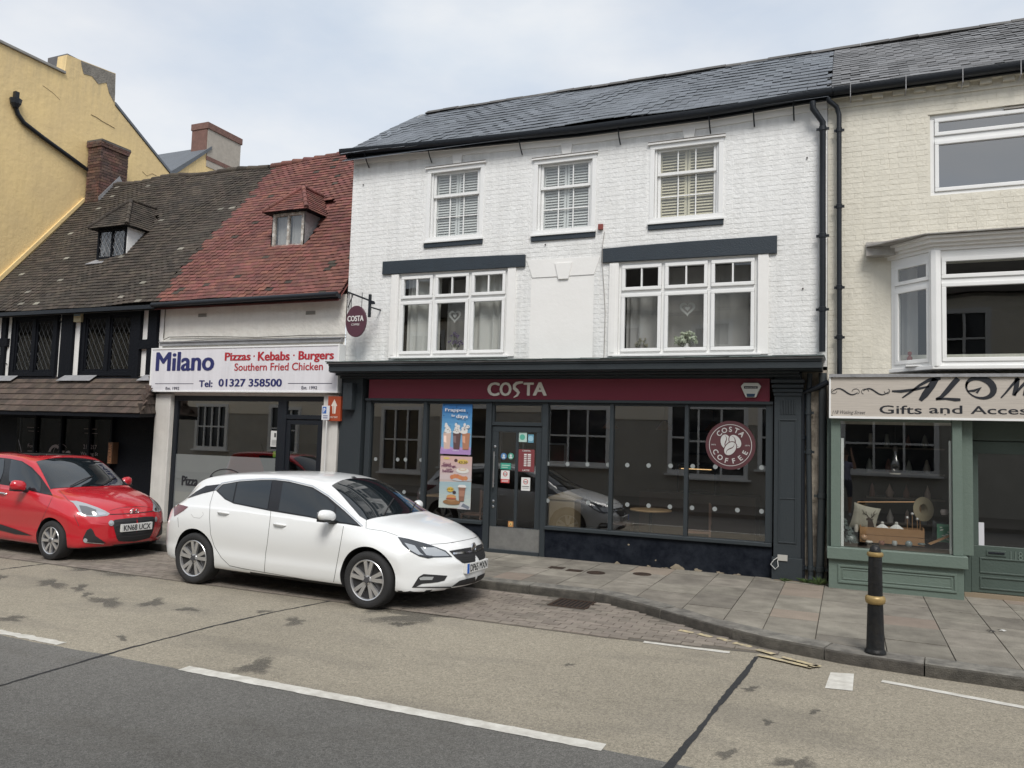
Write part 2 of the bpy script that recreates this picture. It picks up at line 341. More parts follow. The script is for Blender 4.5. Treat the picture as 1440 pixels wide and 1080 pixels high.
# ================================================================ palette
D = 11.8
def road_mat(name, c1, c2, dark, patch=.5, sc=.55):
    m = bpy.data.materials.new(name); m.use_nodes = True; t = m.node_tree; p = t.nodes['Principled BSDF']; p.inputs['Roughness'].default_value = .93; p.inputs['Specular IOR Level'].default_value = .25
    g = N(t, 'ShaderNodeNewGeometry').outputs['Position']
    a = N(t, 'ShaderNodeTexNoise', Scale=120.0, Detail=3.0, Roughness=.7); L(t, g, a.inputs['Vector'])
    ra = N(t, 'ShaderNodeValToRGB'); ra.color_ramp.elements[0].position = .36; ra.color_ramp.elements[1].position = .64
    ra.color_ramp.elements[0].color = (*c1, 1); ra.color_ramp.elements[1].color = (*c2, 1); L(t, a.outputs[0], ra.inputs[0])
    v = N(t, 'ShaderNodeTexVoronoi', Scale=70.0); L(t, g, v.inputs['Vector'])
    rv = N(t, 'ShaderNodeMapRange'); rv.inputs[1].default_value = .0; rv.inputs[2].default_value = 1; rv.inputs[3].default_value = .72; rv.inputs[4].default_value = 1.3; L(t, v.outputs['Color'], rv.inputs[0])
    m1 = N(t, 'ShaderNodeMix', _data_type='RGBA', _blend_type='MULTIPLY'); m1.inputs[0].default_value = 1; L(t, ra.outputs[0], m1.inputs[6]); L(t, rv.outputs[0], m1.inputs[7])
    mp = N(t, 'ShaderNodeMapping'); mp.inputs['Scale'].default_value = (.45, 1.3, 1); L(t, g, mp.inputs[0])
    b = N(t, 'ShaderNodeTexNoise', Scale=sc*2, Detail=9.0, Roughness=.68); L(t, mp.outputs[0], b.inputs['Vector'])
    rb = N(t, 'ShaderNodeValToRGB'); rb.color_ramp.elements[0].position = .38; rb.color_ramp.elements[1].position = .50
    rb.color_ramp.elements[0].color = (patch,)*3+(1,); rb.color_ramp.elements[1].color = (0, 0, 0, 1); L(t, b.outputs[0], rb.inputs[0])
    m2 = N(t, 'ShaderNodeMix', _data_type='RGBA'); L(t, rb.outputs[0], m2.inputs[0]); L(t, m1.outputs[2], m2.inputs[6]); m2.inputs[7].default_value = (*dark, 1)
    c = N(t, 'ShaderNodeTexNoise', Scale=.35, Detail=4.0, Roughness=.6); L(t, g, c.inputs['Vector'])
    rc = N(t, 'ShaderNodeMapRange'); rc.inputs[1].default_value = .3; rc.inputs[2].default_value = .7; rc.inputs[3].default_value = .84; rc.inputs[4].default_value = 1.12; L(t, c.outputs[0], rc.inputs[0])
    m3 = N(t, 'ShaderNodeMix', _data_type='RGBA', _blend_type='MULTIPLY'); m3.inputs[0].default_value = 1; L(t, m2.outputs[2], m3.inputs[6]); L(t, rc.outputs[0], m3.inputs[7])
    L(t, m3.outputs[2], p.inputs['Base Color'])
    bp = N(t, 'ShaderNodeBump', Strength=.9, Distance=.006); L(t, a.outputs[0], bp.inputs['Height']); L(t, bp.outputs[0], p.inputs['Normal'])
    return m
m_tan = road_mat('pale_chipped_asphalt', (.205, .183, .145), (.37, .332, .262), (.15, .138, .12), .3)
m_dark = road_mat('dark_asphalt', (.085, .083, .078), (.20, .193, .178), (.085, .078, .065), .3)
m_seal = mat('bitumen_seal', (.03, .031, .033), .75, namt=.6, nscale=20, bump=1, bscale=120)
m_line = mat('white_road_paint', (.74, .72, .66), .8, namt=.5, ndark=(.36, .33, .28), nscale=9, bump=1, bscale=150)
m_yel = mat('yellow_road_paint', (.58, .48, .27), .85, namt=1, ndark=(.27, .235, .185), nscale=22)
m_slab = mat('sandstone_slab', (.262, .24, .20), .9, var=.17, namt=.9, ndark=(.15, .135, .112), nscale=3.2, bump=1.2, bscale=45)
m_slab2 = mat('warm_sandstone_slab', (.265, .218, .175), .9, var=.15, namt=.5, nscale=3, bump=1.2, bscale=45)
m_mortar = mat('mortar_bed', (.13, .115, .095), .95, namt=.5, nscale=9)
m_kerb = mat('granite_kerb', (.25, .235, .205), .9, var=.2, namt=.9, ndark=(.10, .095, .085), nscale=7, bump=1.5, bscale=110)
m_kface = mat('dark_kerb_face', (.115, .105, .09), .95, var=.25, namt=.8, ndark=(.05, .046, .04), nscale=9, bump=2, bscale=90)  # darker tone for the front faces of the kerb stones
m_sett = mat('paving_sett', (.25, .215, .18), .9, var=.16, namt=.5, nscale=5, bump=1, bscale=70)
m_white = mat('white_painted_brick', (.80, .80, .79), .62, namt=.25, ndark=(.68, .67, .64), nscale=2.2, bump=1.1, bscale=22, streak=.10, var=.012, grime=((6.5, 6.95, .35), (5.35, 5.0, .12), (3.7, 3.2, .25)))
m_wrend = mat('white_painted_render', (.80, .79, .77), .65, namt=.2, ndark=(.70, .68, .65), nscale=3, bump=.3, bscale=12)
m_cream = mat('cream_painted_brick', (.69, .655, .565), .65, namt=.3, ndark=(.61, .57, .47), nscale=1.6, bump=.9, bscale=18, streak=.06, var=.015, grime=((6.5, 6.95, .3), (5.4, 5.1, .14), (3.6, 3.0, .2)))
m_yellow = mat('yellow_painted_render', (.80, .60, .29), .75, namt=.6, ndark=(.66, .50, .27), nscale=.9, bump=1.2, bscale=7, streak=.08, grime=((9.8, 11.2, .35),))
m_slate = mat('blue_grey_slate', (.14, .155, .175), .68, var=.15, namt=.5, ndark=(.11, .12, .135), nscale=3, bump=1, bscale=60)
m_slate2 = mat('brown_grey_slate', (.17, .172, .178), .65, var=.3, namt=.7, ndark=(.11, .108, .108), nscale=2, bump=1, bscale=60)
m_clay = mat('red_clay_tile', (.20, .076, .058), .85, var=.26, namt=.8, ndark=(.125, .055, .05), nscale=4, bump=1, bscale=50)
m_clayd = mat('dark_weathered_tile', (.072, .056, .043), .9, var=.35, namt=.8, ndark=(.04, .034, .028), nscale=2.5, bump=1.5, bscale=40)
m_lich = mat('lichen_tile', (.22, .205, .17), .95, var=.3)
m_lead = mat('lead_flashing', (.30, .30, .31), .6, namt=.6, nscale=5, bump=1.2, bscale=14)
m_black = mat('black_gutter_paint', (.012, .015, .020), .4, spec=.35, bump=.4, bscale=30)
m_navy = mat('slate_blue_paint', (.022, .033, .045), .55, namt=.4, nscale=4, bump=.6, bscale=60)
m_shopg = mat('dark_grey_shopfront_paint', (.034, .041, .046), .5, spec=.3, namt=.3, ndark=(.03, .038, .044), nscale=3, bump=.3, bscale=40)
m_maroon = mat('maroon_fascia', (.17, .014, .034), .4)
m_riser = mat('navy_black_masonry_paint', (.005, .007, .012), .75, spec=.1, namt=.5, ndark=(.03, .035, .045), nscale=6, bump=1, bscale=9)
m_upvc = mat('white_plastic_frame', (.80, .80, .79), .35, namt=.12, nscale=3)
m_sage = mat('sage_green_paint', (.13, .172, .145), .5, namt=.3, ndark=(.10, .135, .113), nscale=3, bump=.4, bscale=30)
m_dsage = mat('deep_sage_green_paint', (.068, .095, .082), .5, namt=.3, nscale=3, bump=.4, bscale=30)
m_gl = glass('window_glass', (.88, .90, .90), 1.6, fac=4.2)
m_glg = glass('gift_window_glass', (.95, .96, .96), 1.6, fac=3.0)
m_glsky = glass('sky_reflecting_glass', (.7, .75, .8), 1.6, fac=6.5)
m_glu = glass('upstairs_glass', (.86, .89, .90), 1.6, wav=.0015, fac=2.2)
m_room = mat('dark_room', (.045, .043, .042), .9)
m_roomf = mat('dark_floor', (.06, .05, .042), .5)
m_tim = mat('black_timber', (.006, .007, .010), .6, spec=.12, bump=1, bscale=30)
# ================================================================ ground
KP = [(-40, 9.5), (-9, 9.42), (-4.2, 9.38), (-2.75, 9.35), (-2.16, 9.02), (-1.31, 8.44), (-.75, 8.12), (0, 7.9), (.62, 7.83), (1.35, 7.78), (5, 7.62), (40, 7.0)]
def kerb_y(x):
    for (a, b), (c, d) in zip(KP, KP[1:]):
        if a <= x <= c: return b+(d-b)*(x-a)/(c-a)
    return KP[-1][1]
struct('ground', MB().quad((-150, -120, -.05), (150, -120, -.05), (150, 160, -.05), (-150, 160, -.05)), mat('bare_ground', (.12, .11, .09), .95))
xs = [-40+i*.16 for i in range(501)]
ed = [4.955+.012*sin(x*3.1)+random.uniform(-.008, .008) for x in xs]
mb = MB(); mb.grid([[(x, y, 0) for x, y in zip(xs, ed)], [(x, kerb_y(x)+.02, 0) for x in xs]]); road = struct('road', mb, m_tan, recalc=False)
mb = MB(); mb.grid([[(x, 1.05, 0) for x in xs], [(x, y, 0) for x, y in zip(xs, ed)]]); obj('asphalt_lane', mb, m_dark, road, recalc=False)
def strip(pts, wd, z=.004, jag=.004, mb=None, mi=0):
    mb = mb or MB(); P = [Vector((*p[:2], 0)) for p in pts]; R = []
    for a, b in zip(P, P[1:]):
        n = max(2, int((b-a).length/.05))
        for k in range(n): R.append(a.lerp(b, k/n))
    R.append(P[-1]); l, r = [], []
    for i, p in enumerate(R):
        d = (R[min(i+1, len(R)-1)]-R[max(0, i-1)]).normalized(); nn = Vector((-d.y, d.x, 0)); ww = wd(i/len(R)) if callable(wd) else wd
        a = p+nn*(ww/2+random.uniform(-jag, jag)); b = p-nn*(ww/2+random.uniform(-jag, jag)); l.append((a.x, a.y, z)); r.append((b.x, b.y, z))
    return mb.grid([l, r], mi)
G = lambda u, v: atz(u, v, 0)
# road markings
def mark(name, u0, v0, u1, v1, wd, m, label=None):
    o = obj(name, strip([G(u0, v0), G(u1, v1)], wd, z=.016 if m is m_yel else .004, jag=.005), m, road, recalc=False)
    if label: o['label'] = label
obj('centre_line_dash', strip([(-4.98, 4.99), (-1.43, 4.99)], .125, jag=.005), m_line, road, recalc=False)
obj('centre_line_dash', strip([(-11.2, 5.02), (-6.45, 5.02)], .10, jag=.012), m_line, road, recalc=False)
obj('centre_line_dash', strip([(1.6, 4.99), (5.2, 4.99)], .105, jag=.005), m_line, road, recalc=False)
mark('bay_line', 905, 903, 1026, 918, .07, m_line); mark('bay_line', 1240, 958, 1460, 999, .075, m_line)
mb = MB(); q = [G(1168, 946), G(1201, 948), G(1199, 972), (G(1160, 968))]
mb.add([(p.x, p.y, .004) for p in q], [(0, 1, 2, 3)]); obj('white_square_mark', mb, m_line, road, recalc=False)
for a, b in (((955, 888), (975, 892)), ((982, 893), (1000, 898)), ((1010, 899), (1026, 904)), ((1032, 906), (1056, 912)), ((1064, 915), (1088, 922))):
    mark('yellow_line', *a, *b, .075, m_yel)
mark('yellow_line', 1066, 923, 1142, 941, .06, m_yel); mark('yellow_line', 1100, 926, 1150, 939, .06, m_yel); mark('yellow_line', 1136, 940, 1153, 938, .05, m_yel)
# sealed joints in the asphalt
obj('sealed_joint', strip([G(1064, 924), G(1050, 944), G(1010, 992), G(985, 1025), G(940, 1079), (-1.08, 4.2), (-1.15, 2.5)], lambda t: .034+.022*sin(t*9)**2, jag=.005), m_seal, road, recalc=False)
obj('sealed_joint', strip([(-5.75, 1.2), (-5.79, 4.02), (-5.84, 5.11), (-5.80, 6.18), (-5.72, 6.91), (-5.54, 7.75)], lambda t: .02+.012*sin(t*14)**2, jag=.008), m_seal, road, recalc=False)
obj('sealed_joint', strip([G(0, 801), G(90, 790), G(130, 785)], .03, jag=.012), m_seal, road, recalc=False)
obj('sealed_joint', strip([G(120, 792), G(200, 806), G(250, 812)], .03, jag=.012), m_seal, road, recalc=False)
# worn dark patches
m_pat = mat('worn_patch', (.12, .112, .10), .93, namt=.5, nscale=12, bump=1.2, bscale=100)
t_ = m_pat.node_tree; pb = t_.nodes['Principled BSDF']; ou = t_.nodes['Material Output']; at_ = N(t_, 'ShaderNodeAttribute', _attribute_name='core'); nz = N(t_, 'ShaderNodeTexNoise', Scale=28.0, Detail=6.0, Roughness=.75)
L(t_, N(t_, 'ShaderNodeNewGeometry').outputs['Position'], nz.inputs['Vector']); sm1 = N(t_, 'ShaderNodeMath', _operation='MULTIPLY_ADD'); sm1.inputs[1].default_value = 1.1; L(t_, nz.outputs[0], sm1.inputs[0]); L(t_, at_.outputs['Fac'], sm1.inputs[2])
mr_ = N(t_, 'ShaderNodeMapRange'); mr_.inputs[1].default_value = .68; mr_.inputs[2].default_value = 1.0; mr_.inputs[4].default_value = .5; L(t_, sm1.outputs[0], mr_.inputs[0]); mx_ = N(t_, 'ShaderNodeMixShader'); L(t_, mr_.outputs[0], mx_.inputs[0]); L(t_, N(t_, 'ShaderNodeBsdfTransparent').outputs[0], mx_.inputs[1]); L(t_, pb.outputs[0], mx_.inputs[2]); L(t_, mx_.outputs[0], ou.inputs[0])
def blot(u, v, ru, rv):
    n = 30; c = G(u, v); a = G(u+ru, v); b = G(u, v-rv); ex = (a-c)*1.5; ey = (b-c)*1.5; ph = [random.uniform(0, 6.28) for _ in range(5)]; pts = []; K = (1, .75, .5, .25)
    for q in K:
        for k in range(n):
            t = k*2*pi/n; r = (1+.35*sin(2*t+ph[0])+.28*sin(3*t+ph[1])+.2*sin(5*t+ph[2]))*q; p = c+ex*(cos(t)*r)+ey*(sin(t)*r); pts.append((p.x, p.y, .003))
    o = MB().add(pts+[(c.x, c.y, .003)], [(i*n+k, i*n+(k+1) % n, (i+1)*n+(k+1) % n, (i+1)*n+k) for i in range(3) for k in range(n)]+[(3*n+k, 3*n+(k+1) % n, 4*n) for k in range(n)])
    ob = obj('worn_patch', o, m_pat, road, recalc=False); at2 = ob.data.attributes.new('core', 'FLOAT', 'POINT')
    for i in range(4*n): at2.data[i].value = (1-K[i//n])*.85
    at2.data[4*n].value = .75
for a in ((72, 821, 16, 5), (112, 827, 9, 4), (122, 836, 6, 3), (150, 846, 22, 5), (216, 848, 13, 5), (264, 857, 11, 3), (130, 800, 26, 4), (180, 806, 30, 5), (15, 870, 20, 3), (172, 897, 7, 3), (360, 938, 24, 8), (324, 823, 4, 2), (370, 860, 8, 2), (415, 874, 14, 4), (1055, 969, 10, 3), (1022, 1061, 10, 7), (1120, 1074, 22, 8), (565, 878, 14, 3), (590, 866, 60, 7), (540, 856, 22, 4), (1145, 1001, 7, 3), (1080, 1016, 8, 3), (800, 935, 5, 2), (2, 812, 6, 3)): blot(*a)
# setts of the parking bay and channel
mb = MB(); X = [-21+i*.15 for i in range(140)]
def sett_edge(x): return 7.72 if x < -2.2 else 7.72+(x+2.2)*.13
bed = [(x, sett_edge(x), .003) for x in X if x < -.6]; struct('sett_bed', MB().grid([bed, [(x, kerb_y(x)+.02, .003) for x, _, _ in bed]]), m_mortar, recalc=False)
setts = []
y = 7.74; r_ = 0
while y < 9.4:
    x = -13-(.1 if r_ % 2 else 0)
    while x < -.75:
        wd = .2
        if kerb_y(x+wd/2)-y > .10 and y > sett_edge(x+.1) and not (-3.32 < x+wd/2 < -2.72 and 8.82 < y+.05 < 9.36): setts.append(((x+wd/2, y+.05, 0), wd))
        x += wd
    y += .104; r_ += 1
near, far = split_near(setts)
bed_o = bpy.data.objects['sett_bed']; sm = []
for k in range(6):
    b = MB().box(-.096, .096, -.048, .048, -.03, .010); b.v = [(x+random.uniform(-.003, .003), y+random.uniform(-.003, .003), z+(random.uniform(-.003, .003) if z > 0 else 0)) for x, y, z in b.v]
    me = bpy.data.meshes.new('sett'); me.from_pydata(b.v, [], b.f); me.materials.append(m_sett); sm.append(me)
for c, wd in near: inst('sett', random.choice(sm), bed_o, Matrix.Translation((c[0], c[1], random.uniform(0, .003))))
mb = MB()
for c, wd in far: mb.box(c[0]-.096, c[0]+.096, c[1]-.048, c[1]+.048, -.03, .009, jit=.002)
obj('sett_field', mb, m_sett, bed_o, kind='stuff')
# pavement bed, slabs, kerb stones
KW = .25
xs2 = [-40+i*.25 for i in range(321)]
mb = MB().grid([[(x, kerb_y(x)+.1, .095) for x in xs2], [(x, 12.6, .095) for x in xs2]])
pav = struct('pavement', mb, m_mortar, recalc=False)
x = -21.0; col = 0
while x < 4.6:
    wd = random.choice((.42, .5, .55, .62)); a, b = x, x+wd; sk = .0
    ya, yb = kerb_y(a)+KW+.006, kerb_y(b)+KW+.006
    y0 = 0; first = True
    tops = []
    y = random.uniform(-.3, 0)
    top = 12.2; seg = max(ya, yb)+random.uniform(.25, .8)
    lo = (ya, yb)
    while lo[0] < top:
        hi = min(seg, top); hi2 = (hi, hi)
        g = .005
        mb2 = MB(); z = .112+random.uniform(-.0025, .0025)
        pts = [(a+g, lo[0]+g), (b-g, lo[1]+g), (b-g, hi-g), (a+g, hi-g)]
        # two slabs share a wide course now and then
        mb2.prism([(p[0], p[1], .09) for p in pts], (0, 0, z-.09)); vv = mb2.v
        mb2.v = [(p[0], p[1], p[2]+(random.uniform(-.0015, .0015) if p[2] > .1 else 0)) for p in vv]
        obj('slab', mb2, m_slab2 if random.random() < .10 else m_slab, pav, recalc=False)
        lo = (hi, hi); seg = hi+random.uniform(.4, .95)
        if top-seg < .3: seg = top
    x += wd
# kerb stones
ko = MB(); k0 = []
s = -21.5
kerb = struct('kerb', MB().grid([[(x, kerb_y(x)+.03, .085) for x in xs2], [(x, kerb_y(x)+KW-.01, .085) for x in xs2]]), m_mortar, recalc=False)
def kp(x, off):
    t = Vector((.02, kerb_y(x+.01)-kerb_y(x-.01), 0)).normalized(); return Vector((x, kerb_y(x), 0))+Vector((-t.y, t.x, 0))*off
while s < 5.2:
    ln = random.uniform(.75, .95); n = 5; rows = []; e = s+ln
    dz = random.uniform(-.004, .004)
    for k in range(n+1):
        xx = s+.006+(ln-.012)*k/n; r0 = random.uniform(-.003, .003)
        prof = [(.004+r0, -.03), (r0, .04), (.002+r0, .094), (.012, .109+dz), (.024, .1135+dz), (KW, .115+dz), (KW, -.03)]
        rows.append([tuple(kp(xx, o)+Vector((0, 0, z))) for o, z in prof])
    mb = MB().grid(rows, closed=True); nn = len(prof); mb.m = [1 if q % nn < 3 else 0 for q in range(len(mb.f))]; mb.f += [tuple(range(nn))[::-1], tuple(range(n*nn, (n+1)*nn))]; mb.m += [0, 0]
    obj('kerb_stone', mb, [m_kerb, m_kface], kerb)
    s = e
# far extents of kerb left out of frame are plain; opposite pavement the photographer stands on
struct('opposite_pavement', MB().box(-40, 40, -2.3, 1.05, -.04, .11), mat('opposite_paving', (.22, .2, .17), .9, namt=.5))
# gully grate
t = thing('drain_grate', 'dark iron drain grate set in the road against the kerb', 'drain', (-3.02, 9.08, 0))
mb = MB(); frame = MB()
for a in ((-3.27, -2.79, 8.86, 8.90), (-3.27, -2.79, 9.28, 9.32), (-3.27, -3.23, 8.9, 9.28), (-2.83, -2.79, 8.9, 9.28)): frame.box(*a, -.02, .012)
m_iron = mat('rusty_iron', (.05, .04, .035), .7, .6, namt=.7, ndark=(.09, .05, .03), nscale=30, bump=1)
obj('frame', frame, m_iron, t)
for i in range(8):
    xx = -3.2+i*.053; obj('bar', MB().box(xx, xx+.024, 8.9, 9.28, -.02, .010), m_iron, t)
obj('pit', MB().quad((-3.23, 8.9, .0045), (-2.83, 8.9, .0045), (-2.83, 9.28, .0045), (-3.23, 9.28, .0045)), mat('pit_black', (.006, .006, .006), .9), t, recalc=False)
# access covers in the pavement
for (u, v, sh, lb) in ((783, 798, 0, 'square dark utility cover in the pavement, nearest the shop door'), (808, 802, 0, 'square grey utility cover in the pavement, between the other two covers'), (838, 805, 1, 'round iron cover in the pavement, right of two square ones'), (903, 807, 1, 'round cover in the pavement near the black wall base')):
    p = atz(u, v, .118)
    mb = MB()
    if sh: mb.lathe([(.13, .114), (.13, .1185), (.115, .1195), (.115, .117), (.0, .117)], (p.x, p.y, 0), n=24, cap=False)
    else: mb.box(p.x-.11, p.x+.11, p.y-.08, p.y+.08, .1, .1185); mb.box(p.x-.09, p.x+.09, p.y-.06, p.y+.06, .11, .1195)
    o = obj('utility_cover', mb, m_iron, smooth=30); tag(o, lb, 'cover')
# litter on the pavement
for (u, v, c) in ((1393, 888, (.02, .02, .02)), (1408, 887, (.5, .5, .48))):
    p = atz(u, v, .12); mb = MB()
    for k in range(5): a = k*1.3; mb.add([(p.x+.03*cos(a), p.y+.03*sin(a), .122), (p.x+.05*cos(a+.8), p.y+.03*sin(a+.6), .13), (p.x, p.y, .135)], [(0, 1, 2)])
    tag(obj('litter', mb, C(*c)), ('dark' if c[0] < .1 else 'pale')+' scrap of litter on the pavement slabs', 'litter')
# ================================================================ coffee shop house
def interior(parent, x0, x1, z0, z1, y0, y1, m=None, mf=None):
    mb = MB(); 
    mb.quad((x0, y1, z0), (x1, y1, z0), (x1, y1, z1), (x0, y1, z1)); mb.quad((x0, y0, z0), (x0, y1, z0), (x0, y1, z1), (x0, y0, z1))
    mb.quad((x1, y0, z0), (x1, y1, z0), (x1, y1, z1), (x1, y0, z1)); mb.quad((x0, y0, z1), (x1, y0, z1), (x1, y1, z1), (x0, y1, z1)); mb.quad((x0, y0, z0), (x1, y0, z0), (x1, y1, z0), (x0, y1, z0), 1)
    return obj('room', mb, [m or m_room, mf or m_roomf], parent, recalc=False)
house = thing('white_brick_house', 'three-storey white painted brick house with slate roof and dark grey coffee shop front', 'building', (-4.3, 11.8, .1))
XL, XR = -8.38, -.27
TW = [(-6.75, -5.76, 5.36, 6.62), (-4.73, -3.77, 5.33, 6.55), (-2.78, -1.78, 5.37, 6.57)]
FW = [(-7.30, -5.20, 3.33, 4.80), (-3.30, -1.21, 3.31, 4.76)]
BL = (-4.78, -3.71, 3.22, 4.60)
gut = [(-8.5, 7.13), (-6.2, 7.03), (-3.95, 6.96), (-1.9, 6.96), (-.27, 7.02)]
def interp(P, x):
    for (a, b), (c, d) in zip(P, P[1:]):
        if x <= c: return b+(d-b)*(x-a)/(c-a)
    return P[-1][1]
eavez = lambda x: interp(gut, x)
holes = TW+FW
mb = wall(MB(), XL, XR, 3.05, 7.3, D, holes, .16, topf=lambda x: eavez(x)-.02)
mb.quad((XL, D, .1), (XL, D, 7.1), (XL, 17, 7.1), (XL, 17, .1)); mb.quad((XR, D, 3), (XR, D, 7.1), (XR, 17, 7.1), (XR, 17, 3)); mb.quad((XL, 17, .1), (XR, 17, .1), (XR, 17, 7.1), (XL, 17, 7.1))
mb.add([(XL, D, 7.05), (XL, 14.2, 8.85), (XL, 17, 7.0)], [(0, 1, 2)]); mb.add([(XR, D, 7.05), (XR, 14.2, 8.85), (XR, 17, 7.0)], [(0, 1, 2)])
obj('wall', mb, m_white, house, recalc=False)
bh = [(a-.1, b+.1, c-.12, d+.06) for a, b, c, d in TW]+[(-7.46, -5.06, 3.2, 4.80), (-3.44, -1.07, 3.2, 4.76), (-7.64, -4.89, 4.74, 5.03), (-3.58, -.95, 4.73, 5.01), BL]
bricks(house, m_white, XL, XR, 3.22, 6.98, D, bh, topf=lambda x: eavez(x)-.2)
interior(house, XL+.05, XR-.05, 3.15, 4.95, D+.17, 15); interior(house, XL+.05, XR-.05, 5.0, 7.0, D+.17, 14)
# dado: eaves cornice
def follow(P, prof, mb=None, x0=None, x1=None, n=24):
    """extrude profile (dy, dz) along the sloping eaves line"""
    mb = mb or MB(); x0 = P[0][0] if x0 is None else x0; x1 = P[-1][0] if x1 is None else x1; rows = []
    for k in range(n+1):
        x = x0+(x1-x0)*k/n; z = interp(P, x); rows.append([(x, D+dy, z+dz) for dy, dz in prof])
    mb.grid(rows, closed=True); m = len(prof); mb.f += [tuple(range(m))[::-1], tuple(range(n*m, (n+1)*m))]; mb.m += [0, 0]; return mb
obj('eaves_cornice', follow(gut, [(.0, -.2), (-.02, -.2), (-.035, -.15), (-.035, -.11), (-.06, -.09), (-.06, -.03), (.0, -.03)], x0=XL+.01), m_wrend, house, smooth=30)
hs = [(-.12, -.02)]+[(-.18+.06*cos(a), .0-.065*sin(a)) for a in [pi*k/6 for k in range(7)]]+[(-.24, .01), (-.225, .01)]+[(-.18-.045*cos(a), .0-.045*sin(a)) for a in [pi*k/6 for k in range(7)]]
gp = [(-.125, .0), (-.12, -.04), (-.14, -.075), (-.18, -.09), (-.22, -.075), (-.242, -.04), (-.242, .012), (-.228, .012), (-.215, -.02), (-.18, -.05), (-.145, -.02)]
obj('gutter', follow(gut, gp, x0=-8.55, x1=-.2), m_black, house, smooth=50)
obj('fascia_board', follow(gut, [(.0, -.10), (-.1, -.10), (-.1, .02), (.0, .02)], x0=-8.5, x1=-.22), m_black, house)
for u in (518, 606, 733, 871, 998, 1060, 1116):
    p = at(u, 180, D-.1); z = eavez(p.x); x = p.x
    obj('gutter_bracket', MB().tube([(x, D-.2, z-.06), (x, D-.12, z-.2), (x, D-.02, z-.30)], .011, 6), m_black, house)
# slate roof
RA = 35; Yr = 11.58; Ez = 6.98
rz = lambda y: Ez+(y-Yr)*tan(radians(RA))
roofb = MB(); roofb.quad((-8.5, Yr, Ez-.07), (-.25, Yr, Ez-.07), (-.25, 14.2, rz(14.2)-.07), (-8.5, 14.2, rz(14.2)-.07)); roofb.quad((-8.5, 14.2, rz(14.2)), (-.25, 14.2, rz(14.2)), (-.25, 17.2, 6.9), (-8.5, 17.2, 6.9))
rf = obj('roof', roofb, m_slate, house, recalc=False)
sagc = lambda x, s: .018*sin(x*1.3+s)+.008*sin(x*3.1-s*2)+.03*(1-s/3.2)*max(0, (-6-x)/2.5)
tiles(rf, 'slate', m_slate, -8.52, -.22, Yr, Ez+.02, RA, 15, .215, .27, .009, sag=sagc)
# lighter and lichen slates scattered
mb = MB(); z0 = rz(14.2)
for k in range(22):
    x = -8.25+k*.365; mb.prism([(x, 14.2+dy, z0+dz+.03+.006*sin(k*1.7)) for dy, dz in ((-.14, -.055), (0, .05), (.14, -.055))], (.362, 0, .004*sin(k)))
obj('ridge_tile', mb, mat('ridge_tile_clay', (.10, .095, .09), .85, var=.3, namt=.5), rf, kind='stuff')
# upstairs sash windows
def louvre(parent, x0, x1, z0, z1, Y, m):
    mb = MB()
    for (a, b) in ((x0, (x0+x1)/2-.005), ((x0+x1)/2+.005, x1)):
        frame_mb(a, b, z0, z1, Y-.012, Y+.012, .04, mb)
        z = z0+.05
        while z < z1-.05:
            mb.add([(a+.04, Y-.022, z), (b-.04, Y-.022, z), (b-.04, Y+.018, z+.048), (a+.04, Y+.018, z+.048), (a+.04, Y-.022, z+.006), (b-.04, Y-.022, z+.006), (b-.04, Y+.018, z+.054), (a+.04, Y+.018, z+.054)], MB.BF); z += .046
    return obj('shutter', mb, m, parent)
m_shut = mat('white_shutter', (.78, .77, .73), .5); m_shut2 = mat('cream_shutter', (.74, .66, .48), .5)
def sash(parent, x0, x1, z0, z1, sm):
    mb = frame_mb(x0-.06, x1+.06, z0-.01, z1+.02, D-.012, D+.03, .07)
    frame_mb(x0+.01, x1-.01, z0, z1, D+.03, D+.11, .035, mb)
    wn = obj('window', mb, m_upvc, parent, bevel=.004)
    a, b = x0+.05, x1-.05; zm = z0+(z1-z0)*.63
    for (c, d, y, rows, nm) in ((zm-.02, z1-.04, D+.05, 1, 'upper_sash'), (z0+.04, zm+.02, D+.085, 2, 'lower_sash')):
        s = frame_mb(a, b, c, d, y, y+.035, .045)
        wn2 = wn; pw = (b-a-.09)/3; ph = (d-c-.09)/rows
        for k in (1, 2): s.box(a+.045+pw*k-.009, a+.045+pw*k+.009, y+.003, y+.03, c+.046, d-.046)
        for k in range(1, rows): s.box(a+.046, b-.046, y+.005, y+.028, c+.045+ph*k-.009, c+.045+ph*k+.009)
        obj(nm, s, m_upvc, wn, bevel=.003)
        for k in range(3):
            for r in range(rows): pane(wn, a+.045+pw*k, a+.045+pw*(k+1), c+.045+ph*r, c+.045+ph*(r+1), y+.018, m_glu)
    louvre(wn, a+.02, b-.02, z0+.05, z1-.05, D+.145, sm)
    obj('sill', MB().box(x0-.08, x1+.08, D-.05, D+.05, z0-.045, z0-.012).box(x0-.07, x1+.07, D-.03, D+.02, z0-.125, z0-.0465, 1), [m_upvc, m_navy], wn, bevel=.004)
    obj('drip_mould', MB().box(x0-.09, x1+.09, D-.045, D+.03, z1+.022, z1+.048).box(x0-.09, x1+.09, D-.048, D-.03, z1+.049, z1+.06, 1), [m_wrend, mat('grimy_ledge', (.12, .1, .08), .9)], wn)
for k, t_ in enumerate(TW): sash(house, *t_, (m_shut, m_shut, m_shut2)[k])
def keystone(parent, xc, z0, z1, w0, w1):
    obj('keystone', MB().prism([(xc-w0, D, z0), (xc+w0, D, z0), (xc+w1, D, z1), (xc-w1, D, z1)], (0, -.032, 0)), m_wrend, parent, bevel=.006)
keystone(house, -6.22, 6.685, 6.86, .075, .105); keystone(house, -4.22, 6.615, 6.80, .075, .105); keystone(house, -2.24, 6.635, 6.80, .075, .105)
